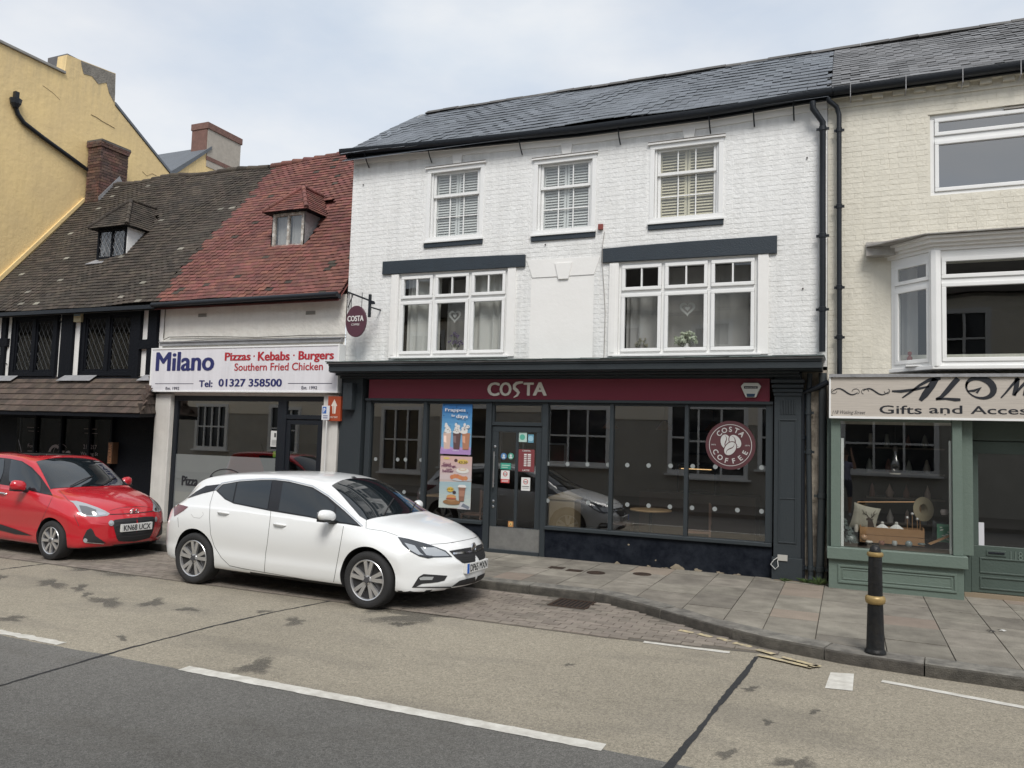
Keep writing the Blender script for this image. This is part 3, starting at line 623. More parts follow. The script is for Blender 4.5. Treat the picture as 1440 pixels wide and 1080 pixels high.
# blind panel
mb = MB().box(BL[0], BL[1], D-.002, D+.02, BL[2], BL[3]); obj('blind_panel', mb, m_wrend, house)
obj('panel_head', MB().prism([(BL[0]-.09, D, BL[3]+.30), (BL[0]+.02, D, BL[3]+.002), (BL[1], D, BL[3]+.002), (BL[1]+.1, D, BL[3]+.28)], (0, -.014, 0)), m_wrend, house)
keystone(house, -4.22, 4.55, 4.82, .085, .15)
# lintels
for (a, b, c, d, e) in ((-7.64, -4.89, 4.80, 5.045, 4.995), (-3.58, -.945, 4.765, 5.0, 5.015)):
    obj('lintel', MB().prism([(a, D, c+.01), (b, D, c-.01), (b, D, e), ((a+b)/2, D, (d+e)/2+.012), (a, D, d)], (0, -.045, 0)), m_navy, house, bevel=.006)
# first-floor casements
m_curt = mat('net_curtain', (.62, .60, .56), .9); m_curt2 = mat('grey_curtain', (.42, .40, .38), .9)
def curtain(parent, x0, x1, z0, z1, Y, m, fold=.035):
    rows = []; n = int((x1-x0)/.022)
    for k in range(n+1):
        x = x0+(x1-x0)*k/n; f = fold*sin(k*.9+sin(k*.23)*2); rows.append([(x, Y+f, z0), (x+.01*sin(k), Y+f*.8, (z0+z1)/2), (x, Y+f*.6, z1)])
    return obj('curtain', MB().grid(rows), m, parent, smooth=80, recalc=False)
def casement(parent, x0, x1, z0, z1, side):
    zt = z1-.47; cw = (x1-x0)/3
    mb = frame_mb(x0, x1, z0, z1, D+.02, D+.09, .045); mb.box(x0+.045, x1-.045, D+.022, D+.088, zt-.025, zt+.025)
    for k in (1, 2): mb.box(x0+cw*k-.025, x0+cw*k+.025, D+.024, D+.086, z0+.045, z1-.045)
    wn = obj('window', mb, m_upvc, parent, bevel=.004)
    obj('architrave', MB().box(x0-.15, x0-.002, D-.03, D+.05, z0-.02, z1).box(x1+.002, x1+.15, D-.03, D+.05, z0-.02, z1).box(x0-.115, x0-.04, D-.036, D-.03, z0+.03, z1-.03), m_wrend, wn, bevel=.006)
    obj('sill', MB().box(x0-.06, x1+.05, D-.09, D+.06, z0-.035, z0-.002), m_upvc, wn, bevel=.006)
    for k in range(3):
        a, b = x0+cw*k+(.047 if k == 0 else .027), x0+cw*(k+1)-(.047 if k == 2 else .027)
        for (c, d, top) in ((z0+.047, zt-.027, 0), (zt+.027, z1-.047, 1)):
            s = frame_mb(a, b, c, d, D-.012, D+.06, .052)
            if top: s.box((a+b)/2-.012, (a+b)/2+.012, D-.004, D+.05, c+.053, d-.053)
            s = obj('casement', s, m_upvc, wn, bevel=.006)
            if top: pane(wn, a+.05, (a+b)/2, c+.05, d-.05, D+.024, m_glu); pane(wn, (a+b)/2, b-.05, c+.05, d-.05, D+.024, m_glu)
            else: pane(wn, a+.05, b-.05, c+.05, d-.05, D+.024, m_glu)
    return wn
w1 = casement(house, *FW[0], 0); w2 = casement(house, *FW[1], 1)
curtain(w1, -7.22, -6.55, 3.34, 4.75, D+.2, m_curt); curtain(w1, -6.0, -5.27, 3.34, 4.75, D+.2, m_curt); curtain(w1, -6.58, -5.95, 3.34, 4.75, D+.5, m_curt2, .01)
curtain(w2, -3.24, -2.66, 3.34, 4.3, D+.28, m_curt2); curtain(w2, -2.62, -1.92, 3.34, 4.72, D+.40, mat('taupe_blind', (.40, .375, .355), .9), .004); curtain(w2, -1.88, -1.27, 3.34, 4.72, D+.4, m_curt2, .01)
# ornaments in the upstairs windows
def vase(x, z0, Y, lab, cat, col, fl, hgt, wide, petals, leaf, dense):
    t = thing('flower_vase', lab, cat, (x, Y, z0)); h = hgt
    obj('vase', MB().lathe([(.0, 0), (.05, 0), (.062, .02), (.058, .07), (.035, .11), (.042, .14), (.036, .142), (.0, .12)], (x, Y, z0), n=20, cap=False), C(*col, .3), t, smooth=50)
    sm_, fm = MB(), MB()
    for k in range(dense):
        a = random.uniform(0, 2*pi); r = wide*sqrt(random.random()); zz = z0+h*random.uniform(.55, 1)*(1-.35*(r/wide)**2); tip = (x+r*cos(a), Y+r*.6*sin(a), zz)
        sm_.tube([(x, Y, z0+.12), (x+r*.4*cos(a), Y+r*.25*sin(a), z0+(zz-z0)*.6), tip], .0025, 4)
        for q in range(petals):
            c = Vector(tip)+Vector([random.uniform(-.02, .02) for _ in range(3)]); s = leaf; u_ = Vector([random.uniform(-1, 1) for _ in range(3)]).normalized(); v_ = u_.orthogonal()
            fm.add([c-u_*s, c+v_*s*.6, c+u_*s, c-v_*s*.6], [(0, 1, 2, 3)])
    obj('stems', sm_, C(.05, .09, .03), t); obj('blossom', fm, C(*fl, .8), t, recalc=False)
obj_sill = obj('window_ledge', MB().box(-7.25, -5.25, D+.1, D+.4, 3.33, 3.345).box(-3.25, -1.25, D+.1, D+.4, 3.32, 3.335), m_upvc, house)
vase(-6.26, 3.36, D+.2, 'purple flowers in a small pale vase behind the left first-floor window', 'vase', (.7, .66, .6), (.13, .09, .2), .42, .17, 5, .018, 26)
vase(-2.27, 3.35, D+.2, 'white hydrangea in a vase behind the right first-floor window', 'vase', (.75, .72, .68), (.62, .66, .50), .36, .17, 16, .02, 50)
vase(-2.98, 3.35, D+.24, 'small dried plant in the corner of the right first-floor window', 'plant pot', (.25, .22, .2), (.28, .26, .18), .27, .1, 6, .015, 20)
def heart(x, z, Y, s, lab):
    t = thing('heart_ornament', lab, 'heart ornament', (x, Y, z))
    def hp(q, k): a = q*2*pi; return (x+k*s*(16*sin(a)**3)/16, Y, z+k*s*(13*cos(a)-5*cos(2*a)-2*cos(3*a)-cos(4*a))/16)
    mb = MB(); ou = [hp(k/36, 1) for k in range(36)]; inn = [hp(k/36, .66) for k in range(36)]
    back = [(a, b+.015, c) for a, b, c in inn]; bo = [(a, b+.015, c) for a, b, c in ou]
    mb.grid([inn, ou, bo, back, inn], closed=True); obj('wicker_ring', mb, C(.62, .6, .56, .8), t)
    ii = [hp(k/36, .3) for k in range(36)]; obj('small_heart', MB().prism(ii, (0, .012, 0)), C(.7, .68, .64, .8), t)
    obj('cord', MB().tube([(x, Y, z+.02), (x, Y, z+.35)], .002, 4), C(.4, .38, .35), t)
heart(-6.26, 4.05, D+.17, .12, 'pale wicker heart hanging in the left first-floor window'); heart(-2.26, 4.03, D+.17, .12, 'white wicker heart hanging in the right first-floor window')
# red alarm box and cable
t = tag(obj('alarm_box', MB().box(-3.65, -3.57, D-.05, D-.006, 5.31, 5.40), C(.22, .05, .04, .5), bevel=.006), 'small red alarm box on the white brick wall between the upper windows', 'alarm box')
P_ = [at(850, 326, D-.012), at(848, 340, D-.012), at(847, 345, D-.05), at(847, 372, D-.05), at(849, 400, D-.012), at(851, 440, D-.012), at(850, 480, D-.012), at(849, 508, D-.012)]
tag(obj('cable', MB().tube(P_, .005, 5), C(.3, .28, .26)), 'thin cable running down the white wall from the red box', 'cable')
for (u, v) in ((511, 260), (767, 344), (1135, 222), (1129, 406)):
    p = at(u, v, D-.01); obj('wall_tie', MB().lathe([(.0, 0), (.012, 0), (.012, .01), (0, .01)], (p.x, p.y, p.z), (0, -1, 0), 8, cap=False), C(.05, .04, .04), house)
# ---------------------------------------------------------------- shop front
SG = m_shopg
mb = MB()
mb.box(-8.40, -.30, D-.52, D-.02, 3.165, 3.195, 1)
for (y, a, b) in ((-.50, 3.13, 3.164), (-.485, 3.035, 3.1295), (-.46, 3.02, 3.0345), (-.28, 2.985, 3.0195), (-.15, 2.945, 2.9845)): mb.box(-8.37, -.62 if y > -.4 else -.32, D+y, D-.02, a, b)
can = obj('canopy', mb, [SG, m_lead], house, bevel=.008)
mb = MB()
for k in range(26):
    a = -8.40+k*.312; mb.box(a, a+.312, D-.55+random.uniform(-.008, .004), D+.0, 3.196, 3.206+random.uniform(0, .006), jit=.004)
obj('lead_capping', mb, mat('verdigris_lead', (.16, .19, .18), .7, namt=.7, ndark=(.07, .1, .1), nscale=5), can)
mb = MB()
for (a, b) in ((-7.5, -4.95), (-3.5, -2.9), (-1.0, -.4)): mb.box(a, b, D-.035, D-.001, 3.21, 3.27, jit=.004)
obj('painted_upstand', mb, m_navy, can)
obj('flashing_lip', MB().box(-3.1, -1.0, D-.14, D-.04, 3.21, 3.235, jit=.006), m_lead, can)
# fascia
obj('fascia', MB().box(-7.80, -1.03, D-.055, D+.1, 2.60, 2.93), m_maroon, house)
obj('fascia_rail', MB().box(-7.85, -.98, D-.085, D+.1, 2.555, 2.597).box(-7.85, -.98, D-.10, D+.1, 2.932, 2.944), SG, house, bevel=.005)
mb = MB()
def cosl(ch, u0, u1, v0, v1, b=.035, **k): ptext(mb, ch, u0, v0, u1, v1, D-.06, bold=b, ext=.012, **k)
cosl('C', 686.5, 702, 538, 556.5); cosl('O', 703.5, 719, 538, 556.5); cosl('T', 737, 750, 538.5, 556); cosl('A', 750.5, 768.5, 538, 556)
sp = [at(u, v, D-.06) for u, v in ((735.5, 537.8), (731, 538), (726.5, 539), (723.5, 542), (723.5, 546), (727, 549), (729.5, 552), (727.5, 556), (722.5, 559))]
mb.ribbon([(p.x, p.z, (.016, .02, .024, .026, .027, .027, .025, .018, .006)[i]) for i, p in enumerate(sp)], D-.06, t=.0125)
tag(obj('shop_lettering', mb, mat('cream_letters', (.72, .68, .60), .5)), 'raised cream capital letters of the coffee shop name on the maroon fascia', 'lettering')
# posts, mullions, sill, riser
mb = MB()
for (a, b) in ((-7.85, -7.75), (-6.69, -6.62), (-5.50, -5.40), (-4.50, -4.41), (-3.385, -3.33), (-2.235, -2.18), (-1.08, -.98)): mb.box(a, b, D-.05, D+.06, .60 if b not in (-5.40, -4.41) else .1, 2.555)
mb.box(-7.75, -5.5, D-.03, D+.06, 2.515, 2.554); mb.box(-4.41, -1.08, D-.03, D+.06, 2.515, 2.554)
obj('shopfront_frame', mb, SG, house, bevel=.006)
for (a, b) in ((-7.85, -5.505), (-4.405, -.985)):
    obj('shop_sill', MB().box(a, b, D-.09, D+.08, .545, .60), SG, house, bevel=.008)
    obj('stall_riser', MB().box(a, b, D-.045, D+.08, .08, .544, jit=.003), m_riser, house)
# peeled patches at the foot of the riser
pm = MB()
for (u, v, w_, h_) in ((868, 793, 4, 3), (912, 797, 3, 2), (935, 801, 6, 3), (952, 799, 9, 5), (981, 804, 6, 4), (1012, 807, 6, 3), (1037, 810, 6, 3), (884, 766, 1.5, 1), (922, 788, 1, 1)):
    pm = MB()
    p = at(u, v, D-.05); e = at(u+w_, v, D-.05).x-p.x; g = at(u, v-h_, D-.05).z-p.z; n = 14; ph = random.random()*6
    pm.prism([(p.x+e*cos(k*2*pi/n)*(1+.3*sin(3*k+ph)), D-.046, max(.112, p.z+g*sin(k*2*pi/n)*(1+.3*sin(2*k+ph)))) for k in range(n)], (0, -.004, 0))
    obj('peeled_plaster', pm, mat('bare_plaster', (.30, .255, .19), .9, namt=.6, nscale=20), house, recalc=False)
# shop glazing
for (a, b) in ((-7.75, -6.69), (-6.62, -5.50), (-4.41, -3.385), (-3.33, -2.235), (-2.18, -1.08)): pane(house, a, b, .60, 2.515, D+.01, m_gl, .0025)
dm = MB()
for row, vs in ((652, 0), (704, 1)):
    for u in ([770, 798, 826, 855, 882, 912, 943, 974, 1006, 1038, 1071] if not vs else [770, 827, 855, 882, 912, 942, 973, 1005, 1037, 1071])+([528, 559, 592, 570] if not vs else [568, 592]):
        p = at(u, row+(u-770)*(.018 if not vs else .05)-(2 if u < 700 else 0), D); dm.disc((p.x, D+.004, p.z), .034, n=16, t=.001)
obj('safety_dots', dm, mat('frosted_dot', (.26, .28, .28), .6), house)
# pilasters
def pilaster(x0, x1, panel=True):
    mb = MB().box(x0, x1, D-.11, D+.1, .1, 3.0); mb.box(x0-.02, x1+.02, D-.14, D+.1, .08, .42)
    if panel:
        a, b = x0+.06, x1-.06
        for q in ((a, b, 2.33, 2.35), (a, b, .62, .64), (a, a+.02, .64, 2.33), (b-.02, b, .64, 2.33)): mb.box(q[0], q[1], D-.122, D-.11, q[2], q[3])
        mb.box(a, b, D-.118, D-.11, 1.23, 1.245)
        for k in range(6): mb.box(a+.03+k*.035, a+.048+k*.035, D-.125, D-.11, 2.42, 2.62)
        for k, z in enumerate((2.68, 2.73, 2.79, 2.86)): mb.box(x0-.01-.012*k, x1+.01+.012*k, D-.13-.02*k, D+.1, z, z+.045)
    return obj('pilaster', mb, SG, house, bevel=.006)
pilaster(-.96, -.60); pilaster(-8.30, -7.90, False)
obj('corner_post', MB().box(-8.37, -8.305, D-.09, D+.1, .1, 2.95), SG, house)
obj('shutter_motor_box', MB().box(-8.22, -8.03, D-.24, D-.111, 2.38, 2.86), SG, house, bevel=.008)
mb = MB().box(-.90, -.77, D-.155, D-.13, .38, .46); tag(obj('junction_box', mb, C(.42, .41, .38)), 'small pale junction box low on the right grey pilaster', 'junction box')
tag(obj('cable', MB().tube([(-.9, D-.155, .42), (-.95, D-.16, .38), (-.99, D-.16, .32), (-.93, D-.165, .26), (-.89, D-.16, .30), (-.90, D-.16, .38)], .006, 6), C(.6, .6, .58)), 'looped white cable below the pale junction box', 'cable')
# door
dr = MB(); frame_mb(-5.395, -4.505, .17, 2.16, D+.0, D+.05, .11, dr, wb=.36, wt=.09); dr.box(-4.975, -4.925, D+.003, D+.047, .53, 2.07)
door = obj('door', dr, SG, house, bevel=.005)
pane(door, -5.285, -4.975, .53, 2.07, D+.025, m_gl); pane(door, -4.925, -4.615, .53, 2.07, D+.025, m_gl)
kp_ = MB().box(-5.39, -4.51, D-.006, D-.001, .16, .52)
for i in range(30):
    for j in range(12):
        x, z = -5.375+i*.03, .175+j*.03
        if (i+j) % 2: kp_.prism([(x, D-.006, z+.004), (x+.011, D-.006, z), (x+.013, D-.006, z+.022), (x+.002, D-.006, z+.02)], (0, -.002, 0))
        else: kp_.prism([(x, D-.006, z+.008), (x+.022, D-.006, z+.002), (x+.024, D-.006, z+.012), (x+.002, D-.006, z+.02)], (0, -.002, 0))
obj('kick_plate', kp_, mat('worn_treadplate', (.36, .36, .35), .45, .7, namt=.5, nscale=7), door, recalc=False)
obj('handle', MB().tube([(-5.33, D-.05, 1.16), (-5.33, D-.05, 1.74)], .013, 10).tube([(-5.33, D-.05, 1.22), (-5.33, D, 1.22)], .008, 6).tube([(-5.33, D-.05, 1.68), (-5.33, D, 1.68)], .008, 6), mat('steel', (.6, .6, .6), .3, 1), door, smooth=40)
lk = MB()
for z in (.93, .84, 1.82): lk.lathe([(0, 0), (.022, 0), (.022, .006), (.012, .01), (0, .01)], (-5.34, D-.0, z), (0, -1, 0), 14, cap=False)
obj('lock', lk, MATS['steel'], door)
obj('threshold', MB().box(-5.4, -4.5, D-.07, D+.1, .1, .165), SG, house)
tr = frame_mb(-5.4, -4.5, 2.17, 2.554, D-.02, D+.05, .035, wb=.06, wt=.05); tr = obj('transom_light', tr, SG, house, bevel=.004); pane(tr, -5.365, -4.535, 2.23, 2.50, D+.02, m_gl)
# stickers on the door
def card(parent, u0, v0, u1, v1, Y, m, n='sticker', t=.002):
    a, b, c, d = at(u0, v1, Y), at(u1, v1, Y), at(u1, v0, Y), at(u0, v0, Y)
    x0, x1 = (a.x+d.x)/2, (b.x+c.x)/2; z0, z1 = (a.z+b.z)/2, (c.z+d.z)/2
    return x0, x1, z0, z1
Yd = D+.018
def sticker(u0, v0, u1, v1, base, deco, Y=Yd):
    x0, x1, z0, z1 = card(None, u0, v0, u1, v1, Y, None); mb = MB().box(x0, x1, Y-.002, Y, z0, z1, 0); W, H = x1-x0, z1-z0; ms = [C(*base, .5)]
    for q in deco:
        mi = len(ms); ms.append(C(*q[1], .5))
        if q[0] == 'r': mb.box(x0+W*q[2], x0+W*q[3], Y-.003-.0004*mi, Y-.002, z0+H*q[4], z0+H*q[5], mi)
        elif q[0] == 'd': mb.disc((x0+W*q[2], Y-.0025-.0004*mi, z0+H*q[3]), H*q[4], mi=mi, t=.0005)
        elif q[0] == 't': ftext(mb, q[2], x0+W*q[3], z0+H*q[5], Y-.004-.0004*mi, W*(q[4]-q[3]), H*(q[6]-q[5]), mi=mi, bold=.02)
    return obj('sticker', mb, ms, door, recalc=False)
wht, grn, blu, red, blk = (.7, .7, .68), (.08, .3, .22), (.08, .2, .4), (.5, .05, .05), (.03, .03, .03)
sticker(728.5, 608, 741, 621.5, (.45, .6, .55), [('d', (.1, .4, .3), .5, .5, .3)]); sticker(742.5, 611, 750.5, 622.5, (.12, .3, .4), [('d', (.3, .5, .6), .5, .5, .35)])
sticker(729, 632, 751.5, 663.5, (.20, .045, .05), [('t', wht, 'COSTA', .25, .75, .9, .97), ('r', wht, .35, .52, .25, .8), ('r', wht, .58, .78, .25, .8)]+[('r', (.20, .045, .05), .35, .78, .3+.08*k, .33+.08*k) for k in range(6)]+[('t', wht, 'LATTE', .3, .72, .03, .1)])
for (u, c) in ((708.5, blu), (718.5, grn)):
    p = at(u, 641.5, Yd); obj('sticker', MB().disc((p.x, Yd-.002, p.z), .053, mi=0, t=.002).disc((p.x, Yd-.004, p.z+.01), .02, mi=1, t=.001).box(p.x-.025, p.x+.025, Yd-.0055, Yd-.004, p.z-.035, p.z-.012, 1), [C(*c, .5), C(.6, .65, .65)], door)
sticker(704, 651, 718.5, 660, (.05, .30, .22), [('r', (.4, .6, .5), .1, .9, .55, .7), ('r', (.4, .6, .5), .1, .7, .25, .38)])
sticker(704.5, 661.5, 716.5, 679, wht, [('d', red, .5, .72, .2), ('d', wht, .5, .72, .14), ('r', blk, .3, .7, .68, .74), ('r', red, 0, 1, 0, .3), ('r', wht, .1, .9, .18, .22), ('r', wht, .1, .9, .08, .12)])
sticker(733, 671.5, 745.5, 690, wht, [('d', red, .5, .68, .2), ('d', wht, .5, .68, .15), ('r', blk, .32, .68, .64, .70), ('r', blk, .1, .9, .3, .34), ('r', (.3, .3, .3), .15, .85, .18, .21)])
sticker(714.5, 733, 722, 741, (.45, .22, .08), [('d', (.7, .5, .2), .5, .55, .3), ('d', blk, .5, .5, .12)])
card_ = at(725, 588, D+.2)
# posters behind the glass
def poster(u0, v0, u1, v1, lab, base, fn):
    Y = D-.002; a, b = at(u0, v1, Y), at(u1, v0, Y); x0, x1, z0, z1 = a.x, b.x, a.z, b.z
    t = thing('poster', lab, 'poster', ((x0+x1)/2, Y, z0)); W, H = x1-x0, z1-z0
    obj('sheet', MB().box(x0, x1, Y-.003, Y, z0, z1), C(*base, .45), t); k = [0]
    def add(col, pts):
        k[0] += 1; mb = MB().prism([(x0+W*p, Y-.003-.0003*k[0], z0+H*q) for p, q in pts], (0, -.0004, 0)); obj('printed_shape', mb, C(*col, .45), t)
    def ell(col, cx, cy, rx, ry, n=18): add(col, [(cx+rx*cos(i*2*pi/n), cy+ry*sin(i*2*pi/n)) for i in range(n)])
    def txt(col, s, a_, b_, c_, d_, bold=.02):
        k[0] += 1; mb = MB(); ftext(mb, s, x0+W*a_, z0+H*c_, Y-.004-.0003*k[0], W*(b_-a_), H*(d_-c_), bold=bold); obj('printed_text', mb, C(*col, .45), t, recalc=False)
    fn(add, ell, txt)
def p_top(add, ell, txt):
    for i in range(6): add((.045+.02*i, .20+.035*i, .50+.02*i), [(0, 1-.1*i), (1, 1-.1*i), (1, .9-.1*i), (0, .9-.1*i)])
    for i in range(16): ell((.03, .05, .12), random.random(), random.uniform(.55, .98), .02, .008, 7)
    add((.45, .3, .55), [(0, 0), (1, 0), (1, .16)]+[(1-i/12, .14+.02*sin(i*1.6)) for i in range(13)])
    for (cx, c1) in ((.2, (.62, .45, .38)), (.53, (.12, .07, .07)), (.84, (.42, .2, .12))):
        add(c1, [(cx-.13, .42), (cx-.10, .1), (cx+.10, .1), (cx+.13, .42)]); add(tuple(min(1, x*1.5+.05) for x in c1), [(cx-.12, .36), (cx-.11, .24), (cx-.02, .22), (cx-.03, .36)])
        for j in range(5): ell((.72, .70, .68), cx+random.uniform(-.08, .08), .44+.035*j, .13-.022*j, .035)
        for j in range(9): ell((.06, .03, .03), cx+random.uniform(-.1, .1), random.uniform(.42, .56), .014, .006, 6)
    add((.40, .25, .5), [(0, 0), (1, 0), (1, .1)]+[(1-i/12, .08+.02*sin(i*1.6+1)) for i in range(13)])
    txt((.8, .8, .8), 'Frappes', .12, .8, .82, .90); txt((.8, .8, .8), 'for', .34, .46, .735, .785); txt((.8, .8, .8), 'days', .5, .88, .69, .78)
    txt((.75, .7, .8), 'COSTA', .42, .62, .06, .085)
def p_bot(add, ell, txt):
    for i in range(5): add((.60-.01*i, .40+.02*i, .36+.03*i), [(0, 1-.09*i), (1, 1-.09*i), (1, .9-.09*i), (0, .9-.09*i)])
    for i in range(6): add((.34+.03*i, .46+.015*i, .50), [(0, .5-.08*i), (1, .52-.08*i), (1, .42-.08*i), (0, .4-.08*i)])
    ell((.65, .5, .15), .2, .955, .1, .02); ell((.62, .45, .12), .72, .9, .17, .045); ell((.1, .05, .05), .5, .92, .055, .03); txt((.1, .05, .03), '£3.20', .6, .86, .87, .91)
    txt((.16, .03, .1), 'Good', .09, .34, .82, .87); txt((.16, .03, .1), 'mornings,', .05, .52, .77, .83); txt((.16, .03, .1), 'made', .2, .38, .735, .765); txt((.16, .03, .1), 'better', .09, .44, .685, .74)
    ell((.70, .68, .64), .72, .73, .2, .055); ell((.62, .45, .3), .72, .755, .13, .028); ell((.7, .66, .6), .72, .757, .09, .016); ell((.5, .5, .52), .7, .56, .32, .035)
    for i in range(6): ell((.55, .20+.03*(i % 2), .1), .4+.085*i, .60+.02*sin(i*1.1), .07, .042)
    for i in range(12): a = i*pi/6; add((.62, .42, .08), [(.36+.14*cos(a), .36+.06*sin(a)), (.36+.07*cos(a+.25), .36+.03*sin(a+.25)), (.36+.07*cos(a-.25), .36+.03*sin(a-.25))])
    ell((.65, .45, .08), .36, .36, .1, .045); txt((.2, .1, .02), '£4.20', .27, .45, .35, .38); ell((.06, .04, .05), .49, .31, .055, .028)
    ell((.28, .15, .07), .42, .12, .28, .05); ell((.36, .2, .1), .40, .17, .15, .04); ell((.55, .3, .12), .40, .22, .15, .045); ell((.2, .08, .04), .4, .185, .17, .015); ell((.5, .12, .08), .4, .195, .15, .01)
    add((.26, .13, .09), [(.62, .42), (.65, .15), (.80, .15), (.84, .42)]); add((.7, .68, .66), [(.6, .41), (.6, .435), (.65, .46), (.81, .46), (.86, .435), (.86, .41)]); add((.38, .2, .14), [(.635, .35), (.65, .24), (.8, .24), (.825, .35)])
    add((.5, .5, .52), [(.6, 0), (.7, .13), (.8, .12), (1, .04), (1, 0)]); add((.18, .2, .24), [(.72, .05), (.78, .11), (.99, .05), (.95, .0)])
poster(620, 567.5, 664.5, 638, 'blue frappe poster with three iced drinks, upper one in the shop window', (.2, .4, .6), p_top)
poster(617, 642.5, 664, 713.5, 'pink and blue breakfast poster with croissant and cup, lower one in the shop window', (.55, .45, .42), p_bot)
# round window logo
t = thing('window_logo', 'round maroon coffee logo with three beans on the right shop window', 'logo', (-1.57, D, 2.0)); Y = D+.0
c0 = at(1027, 626, Y); LX, LZ, LR = c0.x, c0.z, .355
obj('disc', MB().disc((LX, Y, LZ), LR, mi=0, n=40), mat('maroon_film', (.085, .028, .034), .5), t)
wm = mat('white_film', (.50, .50, .49), .5); mb = MB()
for a, b in ((.296, .304), ):
    mb.grid([[(LX+r*cos(k*pi/24), Y-.004, LZ+r*sin(k*pi/24)) for k in range(48)] for r in (a, b)], closed=True)
arc_text(mb, 'COSTA', LX, LZ, Y-.004, .195, 134, 46, .072, .03); arc_text(mb, 'COFFEE', LX, LZ, Y-.004, .195, 206, 334, .072, .03, inward=True)
ftext(mb, '1971', LX-.27, LZ-.01, Y-.004, .06, .02); ftext(mb, '1971', LX+.21, LZ-.01, Y-.004, .06, .02)
obj('lettering', mb, wm, t, recalc=False); beans = MB(); bl = MB()
for (dx, dz, an, i) in ((-.065, .05, 100, 0), (.07, .055, 125, 1), (.0, -.05, 55, 2)):
    a = radians(an); ax = Vector((cos(a), 0, sin(a))); ay = Vector((-sin(a), 0, cos(a))); c = Vector((LX+dx, Y-.004-.0012*i, LZ+dz))
    bl.prism([c+ax*(.118*cos(k*pi/12))+ay*(.086*sin(k*pi/12)) for k in range(24)], (0, -.0004, 0), 0)
    c = c+Vector((0, -.0005, 0)); bl.prism([c+ax*(.105*cos(k*pi/12))+ay*(.073*sin(k*pi/12)) for k in range(24)], (0, -.0004, 0), 1)
    pts = [c+ax*(.10*(k/6-1))+ay*(.02*sin(k*pi/6)) for k in range(13)]; bl.ribbon([(p.x, p.z, .008*(1-abs(k-6)/7)) for k, p in enumerate(pts)], c.y-.0005, 0, t=.0003)
obj('beans', bl, [MATS['maroon_film'], wm], t, recalc=False)
# bell box on the fascia
t = thing('alarm_bell_box', 'white alarm bell box on the maroon fascia at its right end', 'alarm box', (-1.28, D-.06, 2.72)); c0 = at(1056, 549, D-.1)
hx = [(-.14, .06), (-.10, .11), (.10, .11), (.14, .06), (.07, -.10), (-.07, -.10)]
obj('case', MB().prism([(c0.x+a, D-.056, c0.z+b) for a, b in hx], (0, -.06, 0)), C(.6, .6, .56, .4), t, bevel=.008)
mb = MB().box(c0.x-.095, c0.x+.095, D-.118, D-.1165, c0.z+.025, c0.z+.06); obj('label_strip', mb, C(.03, .03, .03), t)
mb = MB(); ftext(mb, 'security', c0.x-.08, c0.z+.033, D-.119, .16, .018); obj('lettering', mb, C(.6, .6, .6), t, recalc=False)
obj('lower_lens', MB().prism([(c0.x-.06, D-.1165, c0.z-.05), (c0.x+.06, D-.1165, c0.z-.05), (c0.x+.05, D-.1165, c0.z-.095), (c0.x-.05, D-.1165, c0.z-.095)], (0, -.004, 0)), C(.02, .05, .1, .2), t)
# hanging sign
t = thing('hanging_sign', 'round maroon sign hanging from a black iron bracket at the left corner', 'sign', (-8.3, D, 4.45)); Ys = D-.35
c0 = at(501, 452, Ys); RX = (at(515, 452, Ys).x-at(486.5, 452, Ys).x)/2; RZ = (at(501, 430, Ys).z-at(501, 474, Ys).z)/2
# disc faces the street slightly turned
ob = MB().disc((c0.x, Ys+.02, c0.z), RZ, mi=0, n=36, rx=RX, t=.04); obj('disc', ob, mat('plum_sign', (.085, .03, .045), .4), t, smooth=40, bevel=.004)
mb = MB(); ftext(mb, 'COSTA', c0.x-.165, c0.z-.0, Ys-.024, .33, .095, bold=.035, ext=.004); ftext(mb, 'COFFEE', c0.x-.085, c0.z-.075, Ys-.024, .17, .035); obj('lettering', mb, wm if 0 else C(.7, .68, .66), t, recalc=False)
a0 = at(490, 414, Ys); a1 = at(526, 425, Ys); zb_ = a0.z; 
mb = MB().tube([(XL+.02, D+.0, zb_+.1), (c0.x-.2, Ys, zb_+.04), (a1.x, Ys, a1.z)], .016, 8); v_ = at(520, 430, Ys)
mb.box(v_.x-.02, v_.x+.02, Ys-.02, Ys+.02, at(520, 446, Ys).z, at(520, 414, Ys).z); mb.box(v_.x-.02, v_.x+.1, Ys-.015, Ys+.015, v_.z-.015+.04, v_.z+.06)
mb.tube([(XL+.02, D, zb_-.16), (c0.x-.13, Ys+.05, zb_+.0)], .01, 6); mb.tube([(v_.x, Ys, v_.z-.02), (v_.x, D, v_.z-.02)], .014, 6)
for dx in (-.12, .1): mb.tube([(c0.x+dx, Ys, c0.z+RZ*.8), (c0.x+dx, Ys, zb_+.02)], .006, 6)
obj('bracket', mb, m_black, t)
